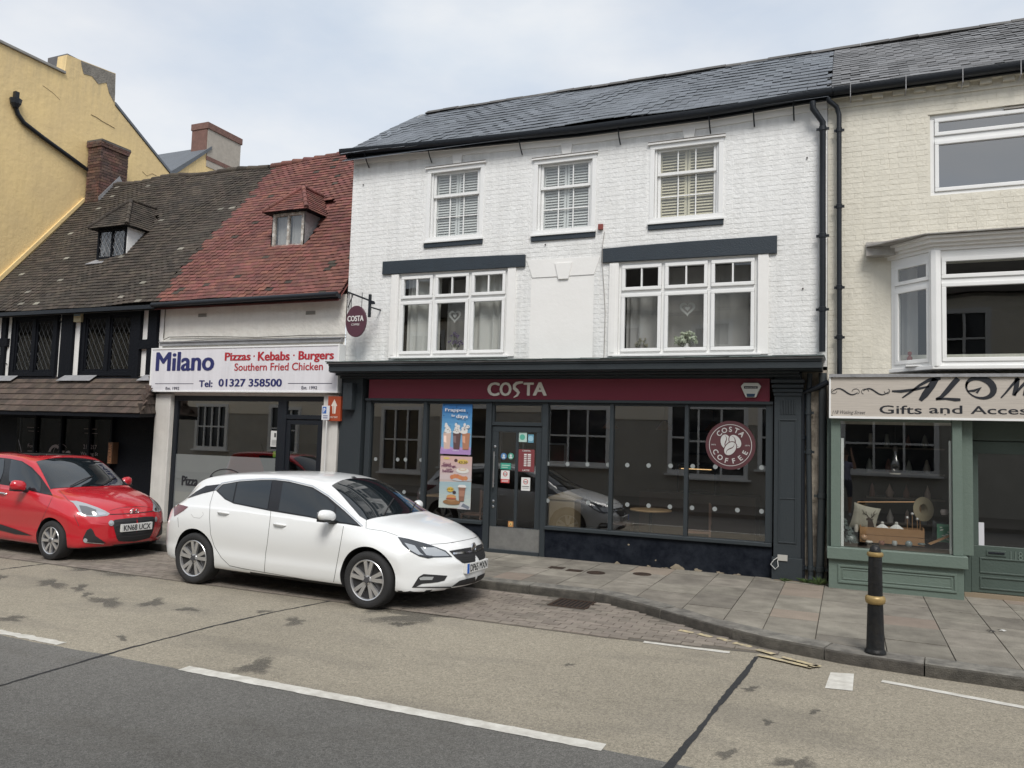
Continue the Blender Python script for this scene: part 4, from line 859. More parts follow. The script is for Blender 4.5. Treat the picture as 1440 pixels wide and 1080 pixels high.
# downpipes -------------------------------------------------------
def pipe(pts, r, lab, cols=(), n=12, m=None):
    t = thing('drainpipe', lab, 'drainpipe', pts[-1]); obj('pipe', MB().tube(pts, r, n), m or m_black, t, smooth=40)
    for z in cols:
        p = None
        for a, b in zip(pts, pts[1:]):
            if min(a[2], b[2]) <= z <= max(a[2], b[2]) and abs(a[2]-b[2]) > .01: k = (z-a[2])/(b[2]-a[2]); p = [a[i]+(b[i]-a[i])*k for i in range(3)]
        if p: obj('collar', MB().lathe([(r, -.035), (r*1.22, -.03), (r*1.22, .03), (r, .035)], p, n=12).box(p[0]-r*2, p[0]+r*2, p[1]+.0, p[1]+.02, p[2]-.02, p[2]+.015), m or m_black, t, smooth=40)
Yp = D-.10
a = at(1143, 142, D-.2); b = at(1145, 152, D-.18); c = at(1157, 172, Yp)
pipe([(a.x, D-.18, a.z), (a.x, D-.18, b.z), (c.x, Yp, c.z), (c.x, Yp, 5.5), (c.x+.004, Yp, 4.3), (c.x, Yp, 3.3)], .043, 'thick black drainpipe down the right corner of the white house', (6.5, 4.95, 3.9))
a = at(1165, 137, D-.2); b = at(1165, 143, D-.18); c = at(1180, 156, Yp); d_ = at(1180, 152, Yp)
pipe([(a.x, D-.18, a.z), (a.x, D-.18, b.z+.02), (c.x-.03, Yp, c.z+.06), (c.x, Yp, c.z-.06), (c.x+.003, Yp, 5), (c.x+.01, Yp, 2.9)], .034, 'slim black drainpipe down the cream brick wall', (6.45, 5.35, 4.2, 3.5))
a = at(1139, 520, D-.06); pipe([(a.x, D-.07, 3.0), (a.x-.02, D-.07, 2.6), (a.x, D-.07, 1.2), (a.x+.02, D-.07, .2), (a.x+.02, D-.16, .13)], .036, 'thin dark grey drainpipe beside the grey pilaster', (2.45, 1.9, .3), m=SG)
a = at(1157, 540, D-.08); pipe([(a.x, D-.1, 3.0), (a.x, D-.1, 1.5), (a.x-.03, D-.1, .22), (a.x-.05, D-.2, .14)], .052, 'thick dark drainpipe next to the green gift shop front', (1.3, .3), m=mat('dark_pipe', (.03, .036, .038), .5))
a = at(1165, 537, D-.12); b = at(1150, 545, D-.12); c = at(1129, 553, D-.05)
pipe([(a.x, D-.16, a.z), (b.x, D-.14, b.z), (c.x, D-.06, c.z), (c.x-.01, D-.05, 2.3), (c.x, D-.05, .15)], .04, 'black waste pipe with a bend below the canopy end', (2.1, .3))
obj('end_wall', MB().box(-.60, -.27, D+.0, D+.1, .1, 3.1).box(-.42, -.27, D-.015, D, .1, 3.05, jit=.003), mat('flaking_cream_wall', (.50, .44, .36), .9, namt=.9, ndark=(.14, .12, .10), nscale=4, bump=3, bscale=14), house)
# inside the coffee shop
for i, (x, z, w_, h_, lb) in enumerate(((-7.3, 1.35, .6, .8, 'tall framed picture on the back wall of the coffee shop at left'), (-6.2, 1.4, .5, .5, 'square framed picture on the back wall of the coffee shop'), (-3.1, 1.75, 1.1, .5, 'wide menu board above the coffee counter'))):
    t = thing('wall_picture', lb, 'picture', (x, 16.45, z)); obj('frame', frame_mb(x, x+w_, z, z+h_, 16.38, 16.45, .04), m_upvc if i < 2 else m_black, t); obj('picture', MB().box(x+.04, x+w_-.04, 16.42, 16.44, z+.04, z+h_-.04), C(.28, .22, .16) if i < 2 else C(.10, .10, .10), t)
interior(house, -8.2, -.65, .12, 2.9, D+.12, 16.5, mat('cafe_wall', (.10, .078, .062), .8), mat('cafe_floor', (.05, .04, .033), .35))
tb = atz(915, 717, .87); t = thing('cafe_table', 'round light wood cafe table inside the window right of the door', 'table', (tb.x, tb.y, .12))
m_ash = mat('light_wood', (.55, .36, .19), .45, namt=.3, nscale=8)
obj('tabletop', MB().lathe([(0, 0), (.33, 0), (.34, .012), (.34, .02), (.33, .03), (0, .03)], (tb.x, tb.y, .85), n=32, cap=False), m_ash, t, smooth=40)
obj('pedestal', MB().lathe([(.25, 0), (.24, .015), (.03, .03), (.025, .72)], (tb.x, tb.y, .125), n=16), m_black, t, smooth=40)
def chair(x, y, rot, lab, m):
    t = thing('cafe_chair', lab, 'chair', (x, y, .12)); t.rotation_euler = (0, 0, 0); R = Matrix.Rotation(radians(rot), 3, 'Z')
    def B(n, *q, **k):
        b = MB().box(*q); b.v = [tuple(R @ Vector(p)+Vector((x, y, .12))) for p in b.v]; obj(n, b, m, t, bevel=.006)
    B('seat', -.2, .2, -.2, .2, .43, .46); B('backrest', -.19, .19, .18, .205, .58, .88)
    for sx in (-1, 1):
        for sy in (-1, 1): B('leg', sx*.18-.015, sx*.18+.015, sy*.18-.015, sy*.18+.015, 0, .43 if sy < 0 else .9)
m_pw = mat('pinkish_wood', (.34, .19, .13), .5)
chair(tb.x+.75, tb.y+.1, -80, 'pinkish wooden cafe chair right of the round table', m_pw); chair(tb.x-.62, tb.y+.5, 100, 'dark wooden cafe chair left of the round table', mat('dark_wood', (.10, .06, .04), .5))
t = thing('cafe_table', 'small square cafe table behind the left shop window', 'table', (-6.9, 13.1, .12)); obj('tabletop', MB().box(-7.2, -6.6, 12.8, 13.4, .85, .88), m_ash, t, bevel=.005); obj('pedestal', MB().tube([(-6.9, 13.1, .14), (-6.9, 13.1, .85)], .03, 10), m_black, t)
chair(-6.3, 13.1, -85, 'pinkish wooden cafe chair beside the small square table', m_pw)
for i, (x, y) in enumerate(((-3.9, 13.6), (-3.0, 13.9), (-2.1, 13.6))):
    t = thing('pendant_lamp', 'unlit copper pendant lamp, %s of three above the cafe floor' % ('left', 'middle', 'right')[i], 'pendant lamp', (x, y, 2.3)); t['group'] = 'pendant lamps in the coffee shop'
    obj('shade', MB().lathe([(.02, .16), (.05, .14), (.15, 0), (.14, 0), (.045, .12)], (x, y, 2.2), n=20, cap=False), mat('copper_shade', (.40, .20, .10), .35, .7), t, smooth=40); obj('cord', MB().tube([(x, y, 2.35), (x, y, 2.88)], .006, 5), m_black, t)
a = at(771, 744, D+.7); b = at(807, 744, D+.7); t = thing('cafe_cabinet', 'pale wooden cabinet with a sloping top just inside the shop window', 'cabinet', ((a.x+b.x)/2, D+.8, .12)); z = at(790, 703, D+.7).z; m_ply = mat('pale_plywood', (.42, .33, .22), .5, namt=.4, nscale=3)
obj('carcass', MB().box(a.x, b.x, D+.7, D+1.05, .125, z), m_ply, t, bevel=.005); obj('top', MB().prism([(a.x-.02, D+.68, z+.002), (b.x+.02, D+.68, z+.002), (b.x+.02, D+.68, z+.03), ((a.x+b.x)/2, D+.68, z+.13), (a.x-.02, D+.68, z+.03)], (0, .4, 0)), m_ply, t)
t = thing('pastry_counter', 'lit pastry counter deep inside the coffee shop', 'counter', (-2.2, 15, .12)); obj('body', MB().box(-3.6, -1.5, 14.6, 15.3, .12, 1.05), mat('counter_front', (.12, .07, .05), .5), t)
obj('display_case', frame_mb(-2.9, -2.2, 1.06, 1.6, 14.6, 15.1, .03), m_black, t); obj('shelf_light', MB().box(-2.85, -2.3, 14.7, 14.74, 1.5, 1.512), mat('warm_strip', (1, .62, .28), .5, emis=1.0), t)
for i, x in enumerate((-5.0, -6.9)): tag(obj('ceiling_light', MB().box(x-.5, x+.3, 13.2+i, 13.4+i, 2.82, 2.86), mat('cool_strip', (.85, .92, 1), .5, emis=1.1)), ('cool white strip light on the ceiling behind the shop door', 'cool white strip light on the ceiling left of the door')[i], 'ceiling light')
# ================================================================ roofs helper for dormers and canopy
def tile_face(parent, name, m, A, B, Cc, Dd, expo=.1, wid=.165, thick=.014, jit=.008):
    """rows of tiles from the eaves edge A-B up to the top edge D-C"""
    A, B, Cc, Dd = map(Vector, (A, B, Cc, Dd)); X_ = (B-A).normalized(); up = ((Dd+Cc)/2-(A+B)/2); U = (up-X_*up.dot(X_)); Ln = U.length; U.normalize(); NN = X_.cross(U)
    if NN.z < 0: NN = -NN
    obj('boarding', MB().quad(A, B, Cc, Dd), m_tim, parent, recalc=False)
    rows = int(Ln/expo); tilt = math.atan(thick*1.1/expo)
    real = []
    for k in range(4):
        me = bpy.data.meshes.new(name); me.from_pydata([(x+random.uniform(-.02, .02), y, z) for x, y, z in MB().box(-.5, .5, 0, 1, 0, 1).v], [], MB.BF); me.materials.append(m); real.append(me)
    for j in range(rows):
        t = j/rows; l = A.lerp(Dd, t); r = B.lerp(Cc, t); W = (r-l).length; n = max(1, round(W/wid)); off = .5 if j % 2 else 0
        for i in range(n+(1 if off else 0)):
            a = max(0, (i-off)*W/n); b = min(W, (i+1-off)*W/n)
            if b-a < .03: continue
            c = l+X_*((a+b)/2)+NN*(thick*.8+random.uniform(0, .004))
            U2 = (U*cos(tilt)-NN*sin(tilt)); N2 = X_.cross(U2); N2 = N2 if N2.dot(NN) > 0 else -N2
            M = Matrix((X_*(b-a-.004), U2*expo*1.4, N2*thick)).transposed().to_4x4(); M.translation = c-U*jit*random.random()
            inst(name, random.choice(real), parent, M)
def dormer(parent, x0, x1, zb, zt, yf, m, frame_m, cheek_m, lead, leaded, apx):
    """apx: apex point; one dormer = roofed window standing on the slope"""
    d = obj('dormer', frame_mb(x0, x1, zb, zt, yf-.02, yf+.05, .055).box((x0+x1)/2-.022, (x0+x1)/2+.022, yf-.018, yf+.048, zb+.056, zt-.056), frame_m, parent, bevel=.004)
    for k in range(2):
        a = x0+.055 if k == 0 else (x0+x1)/2+.022; b = (x0+x1)/2-.022 if k == 0 else x1-.055
        pane(d, a, b, zb+.05, zt-.05, yf+.015, m_glu)
        if leaded:
            lm = MB(); s = .13
            for q in range(-4, 8):
                for sg in (1, -1):
                    pts = []
                    for tt in range(0, 41):
                        z = zb+.05+(zt-zb-.1)*tt/40; x = (a+b)/2+sg*((z-zb)*.62)+(q-2)*s*sg
                        if a <= x <= b: pts.append((x, yf+.008, z))
                    if len(pts) > 2: lm.tube([pts[0], pts[-1]], .0045, 4)
            obj('lead_came', lm, m_lead, d)
        else: curtain(d, a, b, zb+.05, zt-.05, yf+.10, m_curt2, .01)
    yb = lambda z: 11.55+(z-4.45)/tan(radians(51))
    for x in (x0, x1):
        obj('cheek', MB().prism([(x, yf, zb-.02), (x, yf, zt+.03), (x, yb(zt+.03)+.05, zt+.03), (x, yb(zb)+.02, zb-.02)], (.02 if x == x1 else -.02, 0, 0)), cheek_m, d)
    obj('back', MB().quad((x0, yf+.2, zb), (x1, yf+.2, zb), (x1, yf+.2, zt), (x0, yf+.2, zt)), m_room, d, recalc=False)
    obj('lead_apron', MB().prism([(x0-.22, yf-.13, zb-.13), (x1+.05, yf-.13, zb-.13), (x1+.03, yf+.02, zb), (x0-.02, yf+.02, zb)], (0, -.01, .012)), lead, d)
    e = .16; ze = zt-.0; A = (x0-e, yf-e, ze); B = (x1+e, yf-e, ze); P = Vector(apx); bk = yb(P.z)+.05; Q = (P.x, bk, P.z); R1 = (x1+e, yb(ze)+.02, ze); L1 = (x0-e, yb(ze)+.02, ze)
    r = obj('dormer_roof', MB().add([A, B, tuple(P), Q, R1, L1], [(0, 1, 2), (1, 4, 3, 2), (5, 0, 2, 3), (0, 5, 4, 1)]), m_tim, parent)
    tile_face(r, 'tile', m, A, B, P, P, .075, .15, .012); tile_face(r, 'tile', m, B, R1, Q, P, .075, .15, .012); tile_face(r, 'tile', m, L1, A, P, Q, .075, .15, .012)
    mb = MB(); 
    for (s_, t_) in ((Vector(B), P), (Vector(A), P), (P, Vector(Q))):
        n = max(3, int((t_-s_).length/.16))
        for k in range(n): c = s_.lerp(t_, k/n); c2 = s_.lerp(t_, (k+1.1)/n); mb.tube([c+Vector((0, 0, .035)), c2+Vector((0, 0, .028))], [.05, .042], 8)
    obj('hip_tile', mb, m, r, smooth=50, kind='stuff')
RS = 51; Yp0, Zp0 = 11.55, 4.47; rlen = 5.1
def roofz(y): return Zp0+(y-Yp0)*tan(radians(RS))
sagp = lambda x, s: .035*sin(x*.9+s*.8)+.015*sin(x*2.7-s)
def old_roof(parent, x0, x1, m, skips, m2=None, split=None):
    yr = 14.78
    rb = obj('roof', MB().quad((x0, Yp0, Zp0-.14), (x1, Yp0, Zp0-.14), (x1, yr, roofz(yr)-.14), (x0, yr, roofz(yr)-.14)).quad((x0, yr, roofz(yr)-.05), (x1, yr, roofz(yr)-.05), (x1, 17.6, 5), (x0, 17.6, 5)), m, parent, recalc=False)
    def sk(c): return any(a < c.x < b and z0 < c.z < z1 for a, b, z0, z1 in skips)
    tiles(rb, 'tile', m, x0, x1, Yp0, Zp0, RS, 50, .1025, .166, .013, skip=sk, sag=sagp, m2=m2, split=split)
    mb = MB(); n = int((x1-x0)/.32)
    for k in range(n):
        x = x0+k*.32; mb.tube([(x, yr, roofz(yr)-.03+sagp(x, 5)+.02*sin(k)), (x+.33, yr, roofz(yr)-.045+sagp(x, 5)+.02*sin(k+1))], [.085, .078], 10)
    obj('ridge_tile', mb, m, rb, smooth=50, kind='stuff'); return rb
# ================================================================ takeaway (cream render, red roof)
tk = thing('takeaway_house', 'low cream rendered takeaway with red tiled roof and one white dormer', 'building', (-10.6, D, .1))
X0, X1 = -12.86, -8.40
MW = [(-12.42, -8.74, .12, 2.62)]
mb = wall(MB(), X0, X1, .1, 4.5, D, MW, .1); mb.quad((X1, D, 4.4), (X1, 14.7, 8.2), (X1, 17, 5), (X1, 17, 4.4)); mb.quad((X0, D, 4.4), (X0, 14.7, 8.2), (X0, 17, 5), (X0, 17, 4.4)); obj('wall', mb, mat('old_cream_render', (.74, .72, .67), .8, namt=.4, ndark=(.62, .59, .53), nscale=2.5, bump=2.5, bscale=8, streak=.06), tk, recalc=False)
rb = old_roof(tk, X0-.01, X1, m_clay, [(-10.9, -10.05, 5.68, 6.9)], m2=m_clayd, split=lambda c: random.random() < .025 or c.x < X0+.02+random.random()*.1)
p = at(423, 266, 12.95); dormer(rb, -10.88, -10.10, 5.70, 6.42, 12.62, m_clay, mat('peeling_white_paint', (.68, .66, .62), .8, namt=.9, ndark=(.25, .21, .17), nscale=14), m_lead, m_lead, False, (-10.45, 12.98, p.z+.02))
obj('gutter', MB().tube([(X0, D-.32, 4.42), (X1+.02, D-.32, 4.44)], .05, 10).box(X0, X1, D-.26, D-.18, 4.38, 4.46), m_black, tk, smooth=40)
for (u, v) in ((285, 443.5), (437, 440)):
    p = at(u, v, D); mb = MB().box(p.x-.11, p.x+.11, D-.01, D-.001, p.z-.035, p.z+.035)
    for k in range(4): mb.box(p.x-.1, p.x+.1, D-.014, D-.01, p.z-.028+k*.016, p.z-.02+k*.016, 1)
    obj('air_vent', mb, [C(.42, .40, .35), C(.12, .11, .1)], tk)
obj('ledge', MB().box(X0+.02, X1-.02, D-.09, D, 3.62, 3.68, jit=.004).box(X0+.02, X1-.02, D-.12, D, 3.682, 3.70, jit=.004), m_lead, tk)
tag(obj('cable', MB().tube([at(230, 478, D-.1), at(238, 474, D-.03), at(290, 473, D-.03), at(360, 474.5, D-.03), at(430, 471.5, D-.03), at(487, 471, D-.03)], .008, 5).tube([at(230, 482, D-.1), at(300, 477, D-.03), at(380, 476, D-.03), at(487, 475, D-.03)], .006, 5).tube([at(233, 430, D-.02), at(230, 476, D-.02)], .008, 5), C(.08, .07, .06)), 'sagging black cables along the ledge above the takeaway sign', 'cable')
Ysg = 11.6
t = thing('takeaway_sign', 'long white takeaway sign box with blue and red lettering', 'sign', (-10.7, Ysg, 2.68)); a = at(211, 552, Ysg); b = at(476, 485, Ysg); sx0, sx1, sz0, sz1 = -12.92, -8.36, 2.68, 3.56
obj('box', frame_mb(sx0, sx1, sz0, sz1, Ysg-.012, D-.005, .03), m_upvc, t, bevel=.003)
obj('face_panel', MB().box(sx0+.03, sx1-.03, Ysg, D-.01, sz0+.03, sz1-.03), mat('white_sign_face', (.72, .71, .74), .35, streak=.10), t)
def sgt(items, col, n='lettering'):
    mb = MB()
    for q in items: ptext(mb, q[0], *q[1:5], Ysg-.003, bold=q[5] if len(q) > 5 else .02, ext=.002)
    obj(n, mb, C(*col, .5), t, recalc=False)
sgt([('Milano', 219.5, 496, 300.5, 521.5, .03), ('Tel:', 280, 535, 298.5, 544, .03), ('01327 358500', 307.5, 533, 396, 543.3, .03)], (.018, .022, .12))
sgt([('Est. 1992', 233, 544, 252, 548, .01), ('Est. 1992', 424, 543, 446, 547.2, .01)], (.05, .05, .09))
sgt([('Pizzas', 316.5, 496, 352, 507, .035), ('Kebabs', 363, 495, 407, 507, .035), ('Burgers', 420, 494, 469, 509.3, .035), ('Southern Fried Chicken', 329.7, 511, 454, 521.3, .015)], (.42, .02, .03))
mb = MB()
for (u, v) in ((357.5, 500.8), (413.5, 499.7)): p = at(u, v, Ysg); mb.disc((p.x, Ysg-.001, p.z), .018, t=.002, n=12)
obj('dot', mb, C(.42, .02, .03, .5), t); mb = MB()
for (u0, u1, v) in ((218, 272, 539.6), (405, 467, 539.2)): a = at(u0, v, Ysg); b = at(u1, v, Ysg); mb.box(a.x, b.x, Ysg-.002, Ysg, a.z-.006, a.z+.006)
obj('rule', mb, C(.02, .02, .05, .5), t)
m_pier = mat('white_pier', (.66, .64, .60), .7, namt=.3, nscale=3, streak=.1)
obj('pier', MB().box(X0+.02, -12.44, D-.10, D+.05, .1, 2.65), m_pier, tk, bevel=.01); obj('pier', MB().box(-8.73, X1-.005, D-.10, D+.05, .1, 2.65), m_pier, tk, bevel=.01)
mb = frame_mb(-12.42, -9.72, .12, 2.62, D-.02, D+.06, .10); mb.box(-9.72, -9.62, D-.02, D+.06, .12, 2.62); mb.box(-9.62, -8.74, D-.018, D+.058, 2.2, 2.28); mb.box(-9.62, -8.74, D-.018, D+.058, 2.53, 2.62); mb.box(-8.82, -8.74, D-.018, D+.058, .12, 2.2)
obj('shopfront_frame', mb, m_black, tk, bevel=.004)
pane(tk, -12.32, -9.82, .22, 2.52, D+.01, m_gl); pane(tk, -9.62, -8.82, 2.28, 2.53, D+.01, m_gl)
dr = obj('door', frame_mb(-9.62, -8.82, .13, 2.19, D+.0, D+.05, .09, wb=.3), m_black, tk, bevel=.004); pane(dr, -9.53, -8.91, .43, 2.10, D+.02, m_gl); obj('handle', MB().box(-9.60, -9.575, D-.05, D, 1.0, 1.2), MATS['steel'], dr)
fz = at(330, 642, D).z; obj('frosted_film', MB().box(-12.32, -9.82, D+.014, D+.016, .22, fz), mat('frosted_film_grey', (.40, .41, .41), .6), tk)
mb = MB(); ptext(mb, 'Pizza', 255.5, 669, 278, 682, D+.006, bold=.04); ptext(mb, 'Milano', 296, 669, 340, 681, D+.006, bold=.04); c = at(318, 676, D+.006)
mb.grid([[(c.x+rx*cos(k*pi/16), D+.006, c.z+rz_*sin(k*pi/16)) for k in range(32)] for rx, rz_ in ((.43, .23), (.415, .215))], closed=True); obj('window_lettering', mb, C(.02, .02, .025, .5), tk, recalc=False)
interior(tk, -12.6, -8.6, .12, 2.64, D+.12, 15.5, mat('takeaway_wall', (.085, .08, .075), .8))
t = thing('takeaway_counter', 'pale counter with menu boards inside the takeaway', 'counter', (-11, 13.5, .12)); obj('body', MB().box(-12.4, -10.4, 13.3, 13.8, .12, 1.15), C(.25, .23, .2), t)
for i in range(3): obj('menu_board', MB().box(-12.2+i*.75, -11.55+i*.75, 15.3, 15.33, 1.7, 2.3), C(.3, .28, .25), t)
a, b = at(378.5, 628, D-.03), at(391.5, 606, D-.03)
t = thing('notice', 'white paper notice taped inside the takeaway window beside its door', 'notice', (a.x, D, a.z)); obj('sheet', MB().box(a.x, b.x, D-.001, D+.002, a.z, b.z), C(.6, .6, .58), t); mb = MB().box(a.x+.08, b.x-.07, D-.003, D-.0015, b.z-.12, b.z-.04)
for k in range(5): mb.box(a.x+.03, b.x-.03, D-.003, D-.0015, a.z+.03+k*.022, a.z+.037+k*.022)
obj('print', mb, C(.08, .08, .08), t)
a, b = at(381, 643, D), at(390, 635, D); tag(obj('green_carton', MB().box(a.x, b.x, D+.05, D+.12, a.z, b.z), C(.2, .4, .05)), 'bright green carton on the takeaway window ledge', 'carton')
# delivery and parking signs
Yj = 11.66; a, b = at(461.5, 592, Yj), at(481, 557.5, Yj); w_ = b.x-a.x; h_ = b.z-a.z
t = thing('delivery_sign', 'orange square sign with a white house and fork symbol on the pier', 'sign', (a.x, Yj, a.z)); obj('panel', MB().box(a.x, b.x, Yj-.03, Yj+.03, a.z, b.z), mat('burnt_orange', (.36, .065, .025), .4), t, bevel=.004)
mb = MB(); c = lambda x, z: (a.x+w_*x, Yj-.031, a.z+h_*z)
for P_ in ([(.26, .62), (.5, .88), (.74, .62), (.66, .60), (.62, .3), (.5, .3), (.5, .62), (.46, .62), (.46, .3), (.40, .3), (.36, .6)],): mb.prism([c(*p) for p in P_], (0, -.002, 0))
ftext(mb, 'JUST EAT', a.x+w_*.18, a.z+h_*.1, Yj-.033, w_*.64, h_*.09, bold=.03); obj('symbol', mb, C(.68, .62, .56, .5), t)
Yk = 11.58; a, b = at(452.5, 590.5, Yk), at(464, 570.5, Yk); t = thing('parking_sign', 'small white parking sign with a blue square on a slim white pole', 'sign', (a.x+.1, Yk, .1))
obj('plate', MB().box(a.x, b.x, Yk-.01, Yk, a.z, b.z), C(.65, .66, .68, .4), t); w_ = b.x-a.x; h_ = b.z-a.z
obj('blue_square', MB().box(a.x+w_*.1, a.x+w_*.6, Yk-.0125, Yk-.0105, a.z+h_*.45, a.z+h_*.92), C(.02, .12, .42, .4), t); mb = MB(); ftext(mb, 'P', a.x+w_*.25, a.z+h_*.53, Yk-.0135, w_*.22, h_*.3, bold=.04); obj('letter', mb, C(.7, .7, .7), t, recalc=False); mb = MB()
for k in range(2): mb.box(a.x+w_*.2, a.x+w_*.8, Yk-.012, Yk-.0105, a.z+h_*(.12+.14*k), a.z+h_*(.18+.14*k))
obj('small_print', mb, C(.1, .12, .25), t); q = at(459, 592, Yk); obj('pole', MB().tube([(q.x, Yk+.01, .1), (q.x, Yk+.01, b.z)], .014, 8), C(.62, .62, .6), t, smooth=40)
# ================================================================ timber-framed pub
pub = thing('timber_framed_inn', 'black and white timber framed inn with dark mossy tiled roof and canopy', 'building', (-15.8, D, .1))
X0, X1 = -18.72, -12.87
mb = wall(MB(), X0, X1, 2.9, 4.5, D+.03, [(-17.42, -15.98, 3.0, 4.45), (-15.18, -13.62, 3.0, 4.45)], .1); mb.quad((X0, D+.03, .1), (X0, 17, .1), (X0, 17, 4.5), (X0, D+.03, 4.5)); mb.quad((X0, 17, .1), (X1, 17, .1), (X1, 17, 5), (X0, 17, 5)); mb.quad((X0, D, 4.4), (X0, 14.7, 8.2), (X0, 17, 5), (X0, 17, 4.4))
obj('wall', mb, m_wrend, pub, recalc=False)
PW = [(-17.42, -15.98), (-15.18, -13.62)]
whites = [at(u, 480, D).x for u in (-9, 3, 9, 17.5, 81.5, 87.5, 103.5, 115, 198.5, 208.5, 221.5, 231)]
edges = [X0]+whites[:]+[X1]
for a, b in zip(edges[0::2], edges[1::2]):
    if b-a < .02: continue
    mid = [w_ for w_ in PW if w_[0] >= a-.3 and w_[1] <= b+.3]
    if mid:
        w_ = mid[0]
        for (c, d, e, f) in ((a, w_[0], 2.98, 4.48), (w_[1], b, 2.98, 4.48), (w_[0], w_[1], 4.42, 4.48)):
            if d-c > .02: obj('timber', MB().box(c, d, D-.05, D+.05, e, f, jit=.006), m_tim, pub)
    else: obj('timber', MB().box(a, b, D-.04, D+.05, 2.95, 4.48, jit=.008), m_tim, pub)
for (u0, u1, v) in ((198, 222, 484), (-9, 12, 482)): a = at(u0, v, D); b = at(u1, v, D); obj('timber', MB().box(a.x, b.x, D-.045, D+.04, a.z-.10, a.z+.09, jit=.006), m_tim, pub)
obj('timber', MB().box(X0, X1, D-.10, D+.05, 4.40, 4.52, jit=.006), m_tim, pub); obj('timber', MB().box(X0, X1, D-.06, D+.05, 2.88, 2.99, jit=.006), m_tim, pub)
m_lgl = glass('leaded_glass', (.5, .55, .52), 1.5, wav=.004)
for (a, b) in PW:
    z0, z1 = 3.02, 4.40; mb = frame_mb(a, b, z0, z1, D-.04, D+.03, .10); mb.box((a+b)/2-.05, (a+b)/2+.05, D-.042, D+.028, z0+.1, z1-.1); wn = obj('window', mb, m_tim, pub, bevel=.005)
    for k in range(2):
        c, d = (a+.1, (a+b)/2-.05) if k == 0 else ((a+b)/2+.05, b-.1); obj('casement', frame_mb(c, d, z0+.1, z1-.1, D-.02, D+.02, .05), m_tim, wn, bevel=.003); pane(wn, c+.05, d-.05, z0+.15, z1-.15, D+.005, m_lgl)
        lm = MB(); s = .14; zz0, zz1 = z0+.15, z1-.15; cc, dd = c+.05, d-.05
        for q in range(-14, 15):
            for sg in (1, -1):
                pts = [(x, zz0+(zz1-zz0)*t_/60) for t_ in range(61) for x in [((cc+dd)/2+q*s+sg*(zz0+(zz1-zz0)*t_/60-zz0)*.6)] if cc < x < dd]
                if len(pts) > 2: lm.tube([(pts[0][0], D, pts[0][1]), (pts[-1][0], D, pts[-1][1])], .004, 4)
        obj('lead_came', lm, mat('dull_lead', (.07, .075, .08), .7), wn)
interior(pub, X0+.1, X1-.05, 2.95, 4.5, D+.12, 14)
rb = old_roof(pub, X0, X1, m_clayd, [(-16.02, -15.08, 5.75, 7.0)], m2=m_lich, split=lambda c: random.random() < .011)
p = at(178, 284, 13.0); dormer(rb, -16.0, -15.08, 5.80, 6.50, 12.65, m_clayd, m_tim, m_wrend, m_lead, True, (-15.5, 13.05, p.z+.02))
obj('gutter_board', MB().box(X0, X1+.03, D-.28, D-.18, 4.36, 4.44), m_black, pub)
# brick chimney
CY = atx(181, 208, -18.22).y
ch = obj('chimney', box(-18.68, -18.22, 14.32, CY-.03, 6.8, 9.35), mat('chimney_mortar', (.10, .09, .08), .9), rb)
m_cbr = mat('old_red_brick', (.14, .068, .048), .85, var=.4, namt=.8, ndark=(.07, .055, .05), nscale=2.5, bump=2, bscale=40)
cbr = []
for k in range(30):
    z = 7.2+k*.078; ov = .035 if k > 27 else 0
    off = .11 if k % 2 else 0
    for i in range(3):
        a = -18.70-ov+i*.225-off*.99; b = a+.215; a = max(a, -18.69-ov); b = min(b, -18.205+ov)
        if b-a > .04: cbr.append((a, b, 14.30-ov, 14.36, z, z+.066))
    for i in range(8):
        a = 14.305-ov+i*.225-off; b = a+.215; a = max(a, 14.362-ov*0); b = min(b, CY+ov)
        if b-a > .04: cbr.append((-18.26, -18.205+ov, a, b, z, z+.066))
for q in cbr: obj('brick', MB().box(*q, jit=.003), m_cbr, ch)
obj('chimney_cap', MB().box(-18.72, -18.17, 14.27, CY+.05, 9.52, 9.58, jit=.01), mat('dark_cement', (.12, .11, .10), .9, namt=.6), ch)
obj('chimney_flashing', MB().prism([(-18.2, 14.35, 7.78), (-18.2, 15.0, 8.6), (-18.2, 14.9, 8.75), (-18.2, 14.3, 8.0)], (.02, 0, 0)), m_lead, ch)
# canopy roof above the shopfront
A = Vector((-19.5, 11.08, 2.22)); B = at(196, 583, 11.08); B = Vector((B.x, 11.08, 2.22)); T0 = Vector((-19.5, D-.02, 2.98)); q = at(212, 533, D); T1 = Vector((-13.02, D-.02, 2.98)); R1 = Vector((-12.87, D-.02, 2.25))
cn = obj('canopy', MB().prism([A, B, R1, (-19.5, D-.02, 2.22)], (0, 0, -.07)), m_tim, pub)
m_cant = mat('brown_stained_tile', (.105, .075, .058), .9, var=.3, namt=.8, ndark=(.05, .04, .034), nscale=5, bump=1.5, bscale=40)
def ctile(A_, B_, C_, D_): tile_face(cn, 'tile', m_cant, A_, B_, C_, D_, .15, .17, .016)
ctile(A, B, T1, T0); ctile(B, R1, T1, T1)
mb = MB()
for (u, w_) in ((0, 26), (92, 45), (205, 40)): a = at(u, 533, D-.04); b = at(u+w_, 533, D-.04); mb.prism([(a.x, D-.055, 3.03), (b.x, D-.055, 3.03), (b.x-.05, D-.19, 2.905), (a.x-.1, D-.19, 2.905)], (0, -.006, .006))
obj('lead_soaker', mb, m_lead, cn)
mb = wall(MB(), X0, X1, .1, 2.95, D+.1, [(-17.2, -14.2, .7, 2.1)], .05); obj('shopfront_boarding', mb, m_tim, pub, recalc=False)
m_dk = mat('dark_window_film', (.022, .019, .020), .25); m_dkp = mat('dark_print', (.075, .055, .06), .6)
